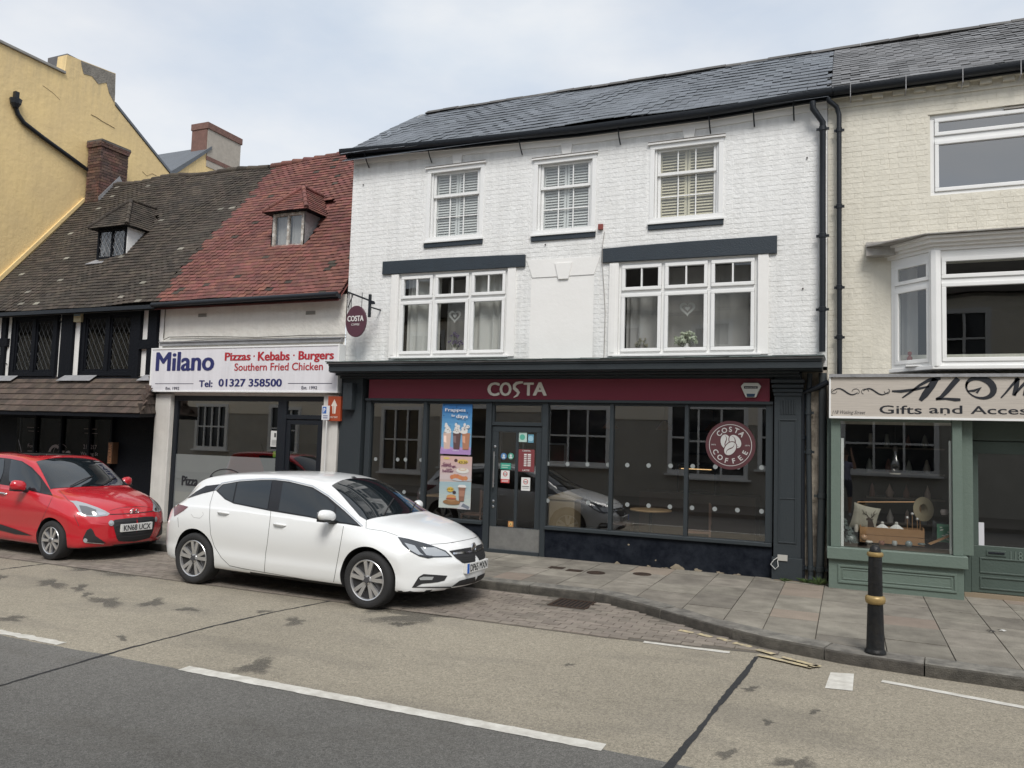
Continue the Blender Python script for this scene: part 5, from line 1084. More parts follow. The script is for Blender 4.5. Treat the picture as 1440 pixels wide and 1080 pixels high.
for (a, b) in ((-17.2, -16.55), (-16.5, -15.72), (-15.68, -14.85), (-14.8, -14.2)):
    pane(pub, a, b, .7, 2.1, D+.08, glass('dark_shop_glass', (.25, .25, .26), 1.35)); obj('post', MB().box(b, b+.05, D+.02, D+.12, .1, 2.2), m_tim, pub)
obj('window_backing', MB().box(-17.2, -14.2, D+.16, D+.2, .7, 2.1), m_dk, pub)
mb = MB(); Yq = D+.07; c = at(85, 640, Yq); mb.grid([[(c.x+r*cos(k*pi/16), Yq, c.z+r*sin(k*pi/16)) for k in range(4, 34)] for r in (.245, .235)])
def pt(mb, s, u0, v0, u1, v1, **k): ptext(mb, s, u0, v0, u1, v1, Yq, **k)
pt(mb, 'Cue', 67, 625, 99, 648, bold=.03, shear=.3); pt(mb, '213-217', 117, 625, 136, 631); pt(mb, 'Watling St', 113, 635, 138, 641); pt(mb, 'Food', 39, 624, 51, 629)
for (u0, u1, v) in ((38, 55, 601), (40, 55, 606), (39, 52, 634), (118, 136, 603), (119, 137, 609)): a = at(u0, v, Yq); b = at(u1, v, Yq); mb.box(a.x, b.x, Yq-.002, Yq, a.z-.006, a.z+.006)
obj('window_lettering', mb, mat('faded_print', (.16, .13, .13), .6), pub, recalc=False)
a = at(150, 652, D-.03); b = at(159.5, 622, D-.03); t = thing('name_board', 'narrow upright orange board with lettering on the dark timber front', 'sign', (a.x, D-.03, a.z)); obj('board', MB().box(a.x+.02, b.x, D-.04, D+.1, a.z, b.z), mat('amber_board', (.10, .045, .02), .6), t)
mb = MB(); text(mb, 'RESTAURANT', (b.x-.02, D-.043, a.z+.02), (0, 0, 1), (-1, 0, 0), w=(b.z-a.z)-.04, h=(b.x-a.x)-.06, bold=.01); obj('lettering', mb, C(.5, .22, .1), t, recalc=False)
t = thing('alarm_bell_box', 'old cream alarm box on the white strip between the inn windows', 'alarm box', at(110, 445, D)); a = at(104, 453, D-.08); b = at(115.5, 436, D-.08); obj('case', MB().box(a.x, b.x, D-.1, D-.0, a.z, b.z), C(.42, .36, .22), t, bevel=.01); obj('lid_panel', MB().box(a.x+.02, b.x-.02, D-.105, D-.101, (a.z+b.z)/2, b.z-.02), C(.16, .22, .26), t)
# scroll brackets on the white strips
for (u, v) in ((86, 446), (86, 452), (10, 512)): p = at(u, v, D-.02); tag(obj('iron_bracket', MB().tube([(p.x-.04, D-.02, p.z), (p.x, D-.06, p.z+.03), (p.x+.04, D-.05, p.z), (p.x+.01, D-.03, p.z-.03)], .009, 6), m_black), {446: 'upper small black iron bracket on the white strip right of the left inn window', 452: 'lower small black iron bracket on the white strip right of the left inn window', 512: 'small black iron bracket on the leaning white strip at the far left of the inn'}[v], 'bracket')
# ================================================================ yellow buildings
YX = -18.76
ye = thing('yellow_building', 'tall yellow rendered building with blank side wall and roof stack at far left', 'building', (-22, D, .1))
pts = [(YX, 11.7, .1), (YX, 11.7, 11.08), (YX, 13.52, 11.10), (YX, 13.55, 11.62), (YX, 15.02, 11.78), (YX, 15.06, 10.88), (YX, 17.0, 9.66), (YX, 19.5, 8.1), (YX, 19.5, .1)]
obj('wall', MB().prism(pts, (-.35, 0, 0)), m_yellow, ye); obj('body', MB().box(-27, YX-.36, 11.7, 16, .1, 10.6), m_yellow, ye)
obj('coping', MB().box(YX-.4, YX+.06, 11.6, 13.52, 11.08, 11.15), mat('grey_coping', (.30, .29, .27), .85, namt=.5), ye, bevel=.01)
obj('chimney', MB().box(YX-.75, YX-.01, 13.56, 15.0, 10.8, 11.66), mat('dark_slate_hung', (.13, .13, .14), .8, namt=.6, nscale=5), ye)
pp = MB(); z_ = lambda y: 11.62+(y-13.55)/1.47*.16
pp.prism([(YX, 13.95, z_(13.95)-.02), (YX, 15.0, z_(15.0)-.02), (YX, 15.04, 11.2), (YX, 15.03, 10.95), (YX, 14.85, 11.15), (YX, 14.75, 11.4), (YX, 14.5, 11.25), (YX, 14.3, 11.38), (YX, 14.05, 11.33), (YX, 13.98, 11.5)], (.012, 0, 0)); obj('bare_render_patch', pp, mat('grey_bare_render', (.25, .23, .20), .9, namt=.8, nscale=6, bump=2, bscale=20), ye)
obj('verge', MB().prism([(YX+.03, 15.06, 10.90), (YX+.03, 17.0, 9.68), (YX+.03, 19.5, 8.12), (YX+.03, 19.5, 8.2), (YX+.03, 17.0, 9.76), (YX+.03, 15.06, 10.98)], (-.4, 0, 0)), m_slate, ye)
obj('wall_foot_fillet', MB().prism([(YX, Yp0+.02, roofz(Yp0)+.06), (YX, 14.3, roofz(14.3)+.05), (YX, 14.3, roofz(14.3)+.16), (YX, Yp0, roofz(Yp0)+.18)], (.06, 0, 0)), m_yellow, ye)
P_ = [atx(22, 150, YX+.07), atx(25, 160, YX+.07), atx(33, 172, YX+.07), atx(60, 193, YX+.07), atx(100, 222, YX+.07), atx(126, 241, YX+.07), atx(127, 270, YX+.07)]
t = thing('rainwater_pipe', 'black rainwater pipe with hopper running down the yellow wall', 'drainpipe', P_[-1]); obj('pipe', MB().tube(P_, .055, 10), m_black, t, smooth=40)
h = atx(22, 145, YX+.1); obj('hopper', MB().lathe([(.06, -.12), (.12, -.02), (.14, .1), (.12, .1), (.05, 0)], h, n=8, cap=False).box(h.x-.05, h.x+.05, h.y-.05, h.y+.05, h.z+.1, h.z+.28), m_black, t)
for (P1, r_) in ((((128, 161), (136, 165), (143, 170), (152, 175), (161, 180)), .012), (((60, 120), (75, 131), (84, 140)), .006), (((200, 241), (206, 247), (214, 244), (220, 247)), .008)):
    obj('crack', MB().tube([atx(u, v, YX+.002) for u, v in P1], r_, 5), mat('brown_crack', (.30, .22, .12), .9), ye)  # thin brown tubes laid along the yellow wall as cracks
# second yellow building further back
Y2X = -22.4
g = lambda u, v: atx(u, v, Y2X); a = g(293, 172); b = g(339, 190); c = g(338, 240); e = g(293, 213); k1 = g(252, 240)
y2 = thing('yellow_building', 'distant yellow gabled building with slate roof and rendered chimney behind the roofs', 'building', (Y2X, a.y, .1))
vr = g(247, 243)
obj('wall', MB().prism([(Y2X, vr.y-1.2, .1), (Y2X, vr.y-1.2, vr.z-.9), (Y2X, vr.y, vr.z), (Y2X, a.y, e.z+.05), (Y2X, b.y, e.z-.3), (Y2X, b.y+2, .1)], (-.3, 0, 0)), m_yellow, y2)
rz0 = e.z; obj('roof', MB().prism([(Y2X+.06, vr.y-1.2, vr.z-.95), (Y2X+.06, vr.y, vr.z-.02), (Y2X+.06, a.y+.2, rz0+.12), (Y2X+.06, a.y+.2, rz0+.24), (Y2X+.06, vr.y-.1, vr.z+.1), (Y2X+.06, vr.y-1.3, vr.z-.85)], (-7, 0, 0)), m_slate, y2)
cz = a.z; cm = MB().box(Y2X-.75, Y2X+.02, a.y, b.y, rz0-.6, cz-.25); obj('chimney', cm, mat('pale_grey_render', (.42, .38, .33), .9, namt=.4), y2)
m_br2 = mat('mauve_brick', (.20, .11, .09), .85, namt=.6, nscale=6, bump=2, bscale=30)
obj('chimney_brick', MB().box(Y2X-.77, Y2X+.0, a.y-.03, a.y-.001, rz0-.4, cz-.25).box(Y2X-.8, Y2X+.06, a.y-.06, b.y+.05, cz-.25, cz), m_br2, y2, bevel=.01)
obj('chimney_brick', MB().box(Y2X+.021, Y2X+.035, a.y-.03, b.y+.02, rz0-.35, rz0-.2), m_br2, y2)
# ================================================================ cream brick house on the right
cr = thing('cream_brick_house', 'cream painted brick house with bay window and sage green gift shop front', 'building', (2, D, .1))
X0, X1 = -.265, 4.8; CWN = (1.03, 3.35, 5.42, 6.55); BAY = (.58, 3.5, 3.25, 4.5)
gutc = [(-.25, 7.02), (1, 7.02), (2.2, 7.03), (4.8, 7.05)]
mb = wall(MB(), X0, X1, 2.3, 7.2, D, [CWN, BAY], .14, topf=lambda x: 7.0); mb.quad((X1, D, .1), (X1, 17, .1), (X1, 17, 7.1), (X1, D, 7.1)); mb.quad((X0, 17, .1), (X1, 17, .1), (X1, 17, 7.1), (X0, 17, 7.1)); mb.add([(X1, D, 7.05), (X1, 14.2, 8.9), (X1, 17, 7.0)], [(0, 1, 2)])
obj('wall', mb, m_cream, cr, recalc=False)
bricks(cr, m_cream, X0, X1, 2.92, 6.8, D, [(CWN[0]-.02, CWN[1]+.02, CWN[2]-.01, CWN[3]+.06), (.3, 3.8, 3.2, 4.72)])
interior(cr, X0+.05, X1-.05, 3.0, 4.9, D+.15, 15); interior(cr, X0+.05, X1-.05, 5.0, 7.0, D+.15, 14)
obj('string_course', MB().box(X0, X1, D-.022, D, 6.80, 6.835), m_cream, cr, bevel=.006)
for k in range(18): x = .05+k*.262; obj('dentil', MB().box(x, x+.14, D-.055, D, 6.875, 6.935, jit=.004), m_cream, cr)
obj('eaves_course', MB().box(X0, X1, D-.06, D, 6.936, 7.0), m_cream, cr)
obj('gutter', follow(gutc, gp, x0=-.19, x1=4.9), m_black, cr, smooth=50); obj('fascia_board', follow(gutc, [(.0, -.08), (-.1, -.08), (-.1, .02), (.0, .02)], x0=-.21, x1=4.9), m_black, cr)
for u in (1196, 1274, 1354, 1436): p = at(u, 110, D-.24); obj('gutter_clip', MB().box(p.x-.005, p.x+.005, D-.25, D-.243, 6.84, 7.06).box(p.x-.008, p.x+.008, D-.25, D-.06, 6.84, 6.848), m_lead, cr)
rf = obj('roof', MB().quad((-.24, Yr, Ez), (5, Yr, Ez), (5, 14.2, rz(14.2)), (-.24, 14.2, rz(14.2))).quad((-.24, 14.2, rz(14.2)), (5, 14.2, rz(14.2)), (5, 17.2, 6.9), (-.24, 17.2, 6.9)), m_slate2, cr, recalc=False)
tiles(rf, 'slate', m_slate2, -.215, 5, Yr, Ez+.03, RA, 20, .162, .25, .009, sag=lambda x, s: .02*sin(x*1.7+s), m2=m_lich, split=lambda c: random.random() < .01)
mb = MB()
for k in range(12): x = -.24+k*.44; mb.prism([(x, 14.2+dy, rz(14.2)+dz+.03) for dy, dz in ((-.14, -.055), (0, .05), (.14, -.055))], (.435, 0, .01*sin(k)))
obj('ridge_tile', mb, MATS['ridge_tile_clay'], rf, kind='stuff')
# top window
a, b, c, d = CWN; zt = 6.22; mb = frame_mb(a, b, c, d, D+.03, D+.10, .055); mb.box(a+.055, b-.055, D+.032, D+.098, zt-.04, zt+.03); wn = obj('window', mb, m_upvc, cr, bevel=.006)
obj('casement', frame_mb(a+.057, b-.057, zt+.032, d-.057, D+.01, D+.08, .05), m_upvc, wn, bevel=.006); obj('casement', frame_mb(a+.057, b-.057, c+.057, zt-.042, D+.01, D+.08, .05), m_upvc, wn, bevel=.006)
pane(wn, a+.1, b-.1, zt+.08, d-.1, D+.045, m_glsky, .001); pane(wn, a+.1, b-.1, c+.1, zt-.09, D+.045, m_glsky, .001)
obj('trickle_vent', MB().box(1.9, 2.3, D-.0, D+.03, d-.042, d-.025), C(.3, .28, .25), wn)
obj('arch_head', MB().prism([(a-.02, D, d), (b+.02, D, d), (b+.02, D, d+.04), ((a+b)/2, D, d+.10), (a-.02, D, d+.015)], (0, -.012, 0)), m_cream, wn)
# bay window
by = 11.34; bl, bf = .55, 1.04; br, bg = 3.5, 3.02; zb0 = at(1330, 515, by).z; zt0 = at(1330, 352, by).z
bay = obj('bay_window', MB().prism([(bl-.04, D, zb0-.04), (bf-.04, by-.05, zb0-.04), (bg+.04, by-.05, zb0-.04), (br+.04, D, zb0-.04)], (0, 0, .05)), m_upvc, cr, bevel=.006)
def facet(p, q, segs, name='facet'):
    """window frame between plan points p and q, closed with panes"""
    p, q = Vector((*p, 0)), Vector((*q, 0)); d_ = (q-p); Ln = d_.length; d_.normalize(); n_ = Vector((d_.y, -d_.x, 0))
    def P3(s, o, z): v = p+d_*s-n_*(-o); return (v.x, v.y, z)
    mb = MB()
    def bx(s0, s1, o0, o1, z0, z1): mb.add([P3(s0, o1, z0), P3(s1, o1, z0), P3(s1, o0, z0), P3(s0, o0, z0), P3(s0, o1, z1), P3(s1, o1, z1), P3(s1, o0, z1), P3(s0, o0, z1)], MB.BF)
    zr = zb0+(zt0-zb0)*.735
    bx(0, Ln, -.05, .01, zb0+.01, zb0+.06); bx(0, Ln, -.05, .01, zt0-.10, zt0); bx(0, .07, -.049, .009, zb0+.06, zt0-.1); bx(Ln-.07, Ln, -.049, .009, zb0+.06, zt0-.1); bx(.07, Ln-.07, -.047, .007, zr-.03, zr+.03)
    n = segs; w_ = (Ln-.14)/n
    for k in range(1, n): bx(.07+w_*k-.03, .07+w_*k+.03, -.046, .006, zb0+.06, zt0-.1)
    fo = obj('bay_frame', mb, m_upvc, bay, bevel=.005)
    for k in range(n):
        for (z0, z1) in ((zb0+.06, zr-.03), (zr+.03, zt0-.1)):
            s0, s1 = .07+w_*k+(.03 if k else 0), .07+w_*(k+1)-(.03 if k < n-1 else 0); mb = MB()
            for q_ in ((s0, s1, z0, z0+.05), (s0, s1, z1-.05, z1), (s0, s0+.05, z0+.05, z1-.05), (s1-.05, s1, z0+.05, z1-.05)): bx(q_[0], q_[1], -.03, .025, q_[2], q_[3])
            obj('casement', mb, m_upvc, bay, bevel=.005); obj('pane', MB().quad(P3(s0+.05, -.0, z0+.05), P3(s1-.05, -.0, z0+.05), P3(s1-.05, 0, z1-.05), P3(s0+.05, 0, z1-.05)), m_glu, bay, recalc=False)
facet((bl, D), (bf, by), 1); facet((bf, by), (bg, by), 1); facet((bg, by), (br, D), 1)
for (x, y) in ((bf, by), (bg, by)): obj('corner_post', MB().lathe([(.075, 0), (.075, zt0-zb0)], (x, y+.01, zb0), n=8), m_upvc, bay)
for k, (o, h0, h1) in enumerate(((.03, 0, .05), (.07, .05, .09), (.12, .09, .14), (.17, .14, .17))):
    obj('cornice', MB().prism([(bl-o-.02, D, zt0+h0), (bf-o*.6, by-o, zt0+h0), (bg+o*.6, by-o, zt0+h0), (br+o, D, zt0+h0)], (0, 0, h1-h0-.001)), m_wrend, bay)
c1 = at(1218, 350, D-.1); rows = []
mb = MB().prism([(c1.x, D-.02, zt0+.172), (c1.x, D-.2, zt0+.172), (bf-.12, by-.22, zt0+.172), (bg+.2, by-.22, zt0+.172), (br+.3, D-.02, zt0+.172)], (0, 0, .02)); mb.v = [(x, y, z+random.uniform(-.006, .006)) for x, y, z in mb.v]; mb.box(c1.x, br+.3, D-.045, D-.001, zt0+.18, zt0+.27, jit=.006); mb.box(c1.x, c1.x+.35, D-.18, D-.05, zt0+.05, zt0+.17, jit=.003)
obj('lead_roof', mb, mat('weathered_lead', (.40, .39, .37), .7, namt=.7, ndark=(.22, .19, .17), nscale=4, bump=2, bscale=10), bay)
interior(bay, bl+.1, br-.1, zb0, zt0, D-.0, 14.5)
obj('window_board', MB().box(bl+.15, br-.15, by+.12, D+.2, zb0+.015, zb0+.03), m_upvc, bay)
curtain(bay, bl+.12, bl+.32, zb0+.05, zt0-.1, D+.05, m_curt2, .02)
p = at(1279, 497, D-.05); t = thing('figurine', 'small red and brown figurine standing inside the bay window', 'figurine', (p.x, D-.1, zb0+.03)); obj('figure', MB().lathe([(.0, 0), (.04, 0), (.045, .03), (.03, .08), (.035, .12), (.015, .15), (.028, .17), (.024, .2), (0, .21)], (p.x, D-.08, zb0+.032), n=12, cap=False), C(.3, .06, .04), t, smooth=50); obj('cap', MB().lathe([(.02, 0), (.0, .03)], (p.x, D-.08, zb0+.24), n=10), C(.45, .4, .3), t)
# gift shop sign
Yg = 11.34
gs = thing('gift_shop_sign', 'long woodgrain gift shop sign with black script lettering', 'sign', (1.5, Yg, 2.36)); gx0 = at(1166, 560, Yg).x; gz0, gz1 = 2.37, 2.93
m_wg = mat('woodgrain_sign', (.52, .44, .38), .5); t_ = m_wg.node_tree; wv = N(t_, 'ShaderNodeTexNoise', Scale=3.0, Detail=8.0, Roughness=.7); mpn = N(t_, 'ShaderNodeMapping'); mpn.inputs['Scale'].default_value = (.8, 1, 28); L(t_, N(t_, 'ShaderNodeNewGeometry').outputs['Position'], mpn.inputs[0]); L(t_, mpn.outputs[0], wv.inputs['Vector']); rr = N(t_, 'ShaderNodeValToRGB'); rr.color_ramp.elements[0].position = .3; rr.color_ramp.elements[1].position = .7; rr.color_ramp.elements[0].color = (.40, .36, .32, 1); rr.color_ramp.elements[1].color = (.54, .49, .43, 1); L(t_, wv.outputs[0], rr.inputs[0]); L(t_, rr.outputs[0], t_.nodes['Principled BSDF'].inputs['Base Color'])
obj('board', MB().box(gx0+.02, 4.8, Yg, D-.01, gz0+.02, gz1-.02), m_wg, gs); obj('frame', MB().box(gx0, 4.82, Yg-.012, Yg+.1, gz0-.008, gz0+.02).box(gx0, gx0+.02, Yg-.012, Yg+.1, gz0+.02, gz1).box(gx0, 4.82, Yg-.03, D, gz1-.02, gz1+.02, 1), [m_upvc, m_lead], gs)
mb = MB()
def zp(x, y): p = at(1140+x/3, 500+y/3, Yg-.001); return p.x, p.z
sc_ = at(1341, 560, Yg).x-at(1340, 560, Yg).x
def brush(pts, mb=mb): mb.ribbon([(*zp(x, y), w_*sc_/3) for x, y, w_ in pts], Yg-.002)
brush([(343, 150, 4), (380, 151, 7), (440, 143, 6), (500, 130, 4)])
brush([(387, 178, 3), (420, 155, 5), (460, 125, 6), (500, 103, 8), (535, 98, 9), (548, 97, 6)]); brush([(528, 98, 14), (508, 130, 16), (482, 165, 15), (462, 190, 8)])
brush([(622, 96, 12), (600, 120, 12), (575, 150, 11), (550, 176, 8), (530, 184, 6)]); brush([(528, 184, 5), (570, 182, 5), (610, 186, 8), (632, 186, 6)])
o_ = []
for k in range(25):
    a_ = 2.5+k*2*pi/22; o_.append((714+57*cos(a_)-10*sin(a_), 137-43*sin(a_), 9+6*cos(a_-.5)))
brush(o_); brush([(660, 150, 3), (690, 148, 6), (715, 138, 9), (700, 158, 5)])
brush([(803, 178, 3), (822, 158, 4), (845, 130, 5), (868, 104, 6), (878, 95, 9)]); brush([(872, 96, 10), (868, 130, 10), (858, 168, 8)]); brush([(858, 168, 3), (890, 130, 6), (925, 96, 8)]); brush([(925, 95, 10), (915, 130, 11), (905, 165, 10), (930, 178, 6)])
for (x0, m_) in ((90, 1), (330, -1)):
    brush([(x0+m_*3*k, 152+13*sin(k/38*2*pi)*(1 if m_ > 0 else -1)*-1, 1.2+2.4*sin(k/38*pi)) for k in range(0, 39, 3)]); brush([(x0+m_*(8+12*cos(a_)), 150+11*sin(a_), 1) for a_ in [k*.6 for k in range(8)]])
    brush([(x0+m_*(100-16*cos(a_)), 152-12*sin(a_), 1) for a_ in [k*.6 for k in range(8)]])
ptext(mb, 'Gifts', 1237, 570, 1296, 581.5, Yg-.002, bold=.01); ptext(mb, 'and', 1307, 570, 1353, 581.2, Yg-.002, bold=.01); ptext(mb, 'Accessories', 1365.5, 571, 1530, 582, Yg-.002, bold=.01)
ptext(mb, '118 Watling Street', 1170.5, 577, 1217, 583.5, Yg-.002, bold=.0, shear=.35)
obj('lettering', mb, C(.012, .014, .02, .5), gs, recalc=False)
mb = MB()
for (u, v) in ((1170, 531), (1330, 528), (1329, 583), (1170, 584)): p = at(u, v, Yg); mb.disc((p.x, Yg-.001, p.z), .008, n=8, t=.003)
obj('screw', mb, C(.02, .02, .02), gs)
# gift shop front
Yw = 11.47; gl0, gl1 = at(1182, 680, Yw).x, at(1339, 680, Yw).x; rz1 = .66; rr0, rr1 = -.255, 1.36
obj('stall_riser', MB().box(rr0+.02, rr1-.02, 11.42, D, .1, .50), m_sage, cr, bevel=.006)
rs = obj('shop_sill', MB().box(rr0, rr1+.02, 11.36, D, .50, .655), m_sage, cr, bevel=.008)
mb = MB(); a, b, c, d = -.12, 1.26, .19, .43
for q in ((a, b, c, c+.03), (a, b, d-.03, d), (a, a+.03, c+.03, d-.03), (b-.03, b, c+.03, d-.03)): mb.box(q[0], q[1], 11.405, 11.42, q[2], q[3])
for q in ((a+.05, b-.05, c+.05, c+.065), (a+.05, b-.05, d-.065, d-.05), (a+.05, a+.065, c+.065, d-.065), (b-.065, b-.05, c+.065, d-.065)): mb.box(q[0], q[1], 11.412, 11.42, q[2], q[3])
obj('panel_moulding', mb, m_sage, cr, bevel=.004)
mb = MB().box(-.21, gl0, 11.42, 11.52, .656, 2.37).box(gl1, gl1+.11, 11.42, 11.52, .656, 2.37).box(gl0, gl1, 11.44, 11.5, 2.33, 2.37); obj('shopfront_frame', mb, m_sage, cr, bevel=.006)
pane(cr, gl0, gl1, .656, 2.34, Yw, m_glg, .002)
obj('display_lining', MB().box(gl0+.005, gl0+.04, 11.5, 11.56, .66, 2.1), C(.75, .78, .75), cr); obj('display_lining', MB().box(gl1-.03, gl1-.005, 11.5, 11.56, .66, 2.1), C(.6, .64, .6), cr)
mb = MB().box(gl1+.08, 1.46, 11.52, D, .66, 2.37); obj('return_panel', mb, m_sage, cr)
obj('side_return', MB().box(-.26, -.21, 11.5, D+.1, .66, 2.37), m_dsage, cr)
obj('door_frame', MB().box(1.38, 1.46, D-.03, D+.06, .1, 2.4).box(1.46, 2.6, D-.028, D+.06, 2.12, 2.4).box(2.52, 2.6, D-.03, D+.06, .1, 2.12), m_dsage, cr, bevel=.006)
dx0 = 1.465; dr = obj('door', frame_mb(dx0, 2.51, .17, 2.11, D+.0, D+.05, .09, wb=.60, wt=.16), m_dsage, cr, bevel=.006); pane(dr, dx0+.09, 2.42, .77, 1.95, D+.02, m_gl)
obj('door_sill', MB().box(1.38, 2.6, D-.06, D+.1, .1, .165), mat('worn_step', (.25, .2, .14), .9), cr)
mb = MB()
for (a, b, c, d) in ((1.56, 2.42, .42, .62), (1.56, 2.42, .22, .38)):
    for q in ((a, b, c, c+.02), (a, b, d-.02, d), (a, a+.02, c+.02, d-.02), (b-.02, b, c+.02, d-.02)): mb.box(q[0], q[1], D-.012, D, q[2], q[3])
obj('door_moulding', mb, m_dsage, dr, bevel=.004)
a, b = at(1387, 781, D), at(1415, 775, D); obj('letter_plate', MB().box(a.x, b.x, D-.012, D-.0, a.z, b.z).box(a.x+.02, b.x-.02, D-.02, D-.012, a.z+.025, b.z-.02, 1), [m_dsage, m_black], dr, bevel=.003)
mb = MB(); ptext(mb, '118', 1421, 775, 1438, 787, D-.001, bold=.0, ext=.008); obj('house_number', mb, mat('number_grey', (.14, .18, .16), .4), dr, recalc=False)
a, b = at(1359, 767, D-.0), at(1384, 735, D); tag(obj('notice', MB().box(a.x, b.x, D+.008, D+.012, a.z, b.z), C(.62, .62, .66)), 'white paper notice low in the green shop door glass', 'notice')
interior(cr, -.2, 4.6, .12, 2.36, D+.3, 15.5); obj('display_floor', MB().box(gl0, 1.36, 11.52, 12.7, .60, .655), mat('dark_display_boards', (.05, .045, .04), .7), cr)
interior(cr, gl0-.01, 1.37, .66, 2.36, 11.53, 12.9, mat('display_back', (.05, .048, .046), .9))
# things in the gift window
m_crate = mat('orange_wood', (.34, .19, .085), .6, namt=.3, nscale=10); Yi = 11.75
def bxp(u0, v0, u1, v1, Y, dep=.2): a = at(u0, v1, Y); b = at(u1, v0, Y); return a.x, b.x, Y, Y+dep, a.z, b.z
t = thing('wooden_crate', 'orange wooden tray crate on the gift shop display floor', 'crate', at(1255, 762, Yi)); q = bxp(1209, 746, 1300, 762, Yi); 
for k in range(2): h_ = (q[5]-q[4])/2; obj('slat', MB().box(q[0], q[1], q[2], q[2]+.012, q[4]+h_*k+.004, q[4]+h_*(k+1)-.004, jit=.002), m_crate, t)
obj('slat', MB().box(q[0], q[1], q[2]+.25, q[2]+.262, q[4], q[5]), m_crate, t); obj('end_panel', MB().box(q[0], q[0]+.015, q[2]+.013, q[2]+.249, q[4], q[5]+.02), m_crate, t); obj('end_panel', MB().box(q[1]-.015, q[1], q[2]+.013, q[2]+.249, q[4], q[5]+.02), m_crate, t)
def cushion(u0, v0, u1, v1, Y, lab, col, tiltx=0, deer=False):
    a = at(u0, v1, Y); b = at(u1, v0, Y); cx, cz = (a.x+b.x)/2, (a.z+b.z)/2; w_, h_ = (b.x-a.x)/2, (b.z-a.z)/2; n = 10; F, Bk = [], []
    R = Matrix.Rotation(radians(tiltx), 3, 'Y')
    for i in range(n+1):
        fr, br_ = [], []
        for j in range(n+1):
            x, z = -1+2*i/n, -1+2*j/n; e = (1-x**4)*(1-z**4); pin = 1-.10*(1-abs(x)**2)*0-.09*(1-x*x)*abs(z)**3-.0; px, pz = x*(1-.09*(1-z*z)), z*(1-.09*(1-x*x))
            v = R @ Vector((px*w_, 0, pz*h_)); fr.append((cx+v.x, Y-.06*e**.6, cz+v.z)); br_.append((cx+v.x, Y+.06*e**.6+.001, cz+v.z))
        F.append(fr); Bk.append(br_)
    t = thing('cushion', lab, 'cushion', (cx, Y, a.z)); obj('cover', MB().grid(F).grid(Bk), mat('linen_%d' % (col[0]*100), col, .9, namt=.2, bump=1, bscale=200), t, smooth=60)
    if deer:
        mb = MB(); W, H = w_, h_
        def br2(pts): mb.ribbon([((R @ Vector((x*W, 0, z*H))).x+cx, (R @ Vector((x*W, 0, z*H))).z+cz, r*W) for x, z, r in pts], Y-.063)
        br2([(.75, -.9, .3), (.55, -.4, .22), (.42, -.05, .17), (.30, .05, .14), (.12, -.02, .05)]); br2([(.45, .0, .05), (.62, .12, .02)]); br2([(.3, .1, .03), (.1, .3, .03), (-.1, .35, .025), (-.3, .6, .01)]); br2([(-.1, .35, .02), (-.25, .28, .01)]); br2([(.05, .32, .02), (-.02, .55, .01)])
        br2([(.42, .12, .03), (.6, .38, .03), (.55, .6, .02), (.65, .8, .01)]); br2([(.58, .42, .02), (.8, .6, .01)]); br2([(.5, .25, .02), (.4, .5, .01)])
        obj('stag_print', mb, C(.05, .035, .025, .9), t)
cushion(1197, 711, 1235, 746, Yi+.08, 'pale cushion with a printed stag head in the gift window', (.42, .40, .32), 12, True)
cushion(1310, 733, 1330, 760, Yi+.15, 'dark grey round cushion at the right of the gift window', (.06, .065, .07), 5)
def dome(u, v, r, lab):
    p = at(u, v-2.5, Yi+.05); t = thing('lampshade', lab, 'lampshade', p); n = 12; rows = [[(p.x+r*(s)*cos(k*2*pi/n)*(1 if k % 2 else .86), Yi+.1+r*.7*s*sin(k*2*pi/n)*(1 if k % 2 else .86), p.z+r*.75*(1-s)**.8) for k in range(n)] for s in (.12, .5, .8, 1)]
    obj('shade', MB().grid(rows, closed=True), mat('silver_cloth', (.66, .66, .62), .6), t, recalc=False); obj('knob', MB().lathe([(0, 0), (.02, 0), (.02, .02), (0, .025)], (p.x, Yi+.1, p.z+r*.72), n=10, cap=False), C(.6, .6, .55), t)
dome(1241, 748, .12, 'silver pleated shade on the crate, left of the two'); dome(1261, 749, .125, 'silver pleated shade on the crate, right of the two')
p = at(1298, 716, Yi+.3); t = thing('straw_hat', 'pale straw sun hat hung on the display rail end', 'hat', p); ax_ = (.75, -1, .1); obj('brim', MB().lathe([(.07, 0), (.16, .004), (.165, .01), (.07, .012)], p, ax_, 28, cap=False), mat('straw', (.50, .43, .28), .85, bump=2, bscale=200), t, smooth=40); obj('crown', MB().lathe([(.085, 0), (.075, -.06), (.04, -.08), (0, -.082)], p, ax_, 20, cap=False), MATS['straw'], t, smooth=50)
t = thing('display_rail', 'copper coloured display rail standing above the crate', 'rail', at(1290, 745, Yi+.2)); a = at(1206, 706, Yi+.3); b = at(1294, 706, Yi+.3); c = at(1294, 748, Yi+.3); e = at(1208, 748, Yi+.3)
obj('rail', MB().tube([a, b], .008, 8).tube([b, c], .009, 8).tube([a, e], .007, 8), mat('copper', (.55, .32, .16), .35, .6), t)
p = at(1259, 655, Yi+.1); t = thing('glass_lantern', 'clear bottle shaped lantern hanging in the gift window', 'lantern', p)
obj('glass', MB().lathe([(.05, -.1), (.095, -.07), (.10, 0), (.075, .08), (.04, .14), (.03, .2)], (p.x, p.y, p.z), n=20, cap=False), glass('lantern_glass', (.9, .88, .85), 1.8), t, smooth=60); obj('cap', MB().lathe([(.032, .19), (.035, .24), (.015, .27)], p, n=14), C(.08, .07, .06), t); obj('cord', MB().tube([(p.x, p.y, p.z+.26), (p.x, p.y, 2.35)], .004, 5), C(.05, .05, .05), t); obj('base_ring', MB().lathe([(.05, -.115), (.07, -.11), (.07, -.1), (.05, -.1)], p, n=16), C(.6, .55, .45), t)
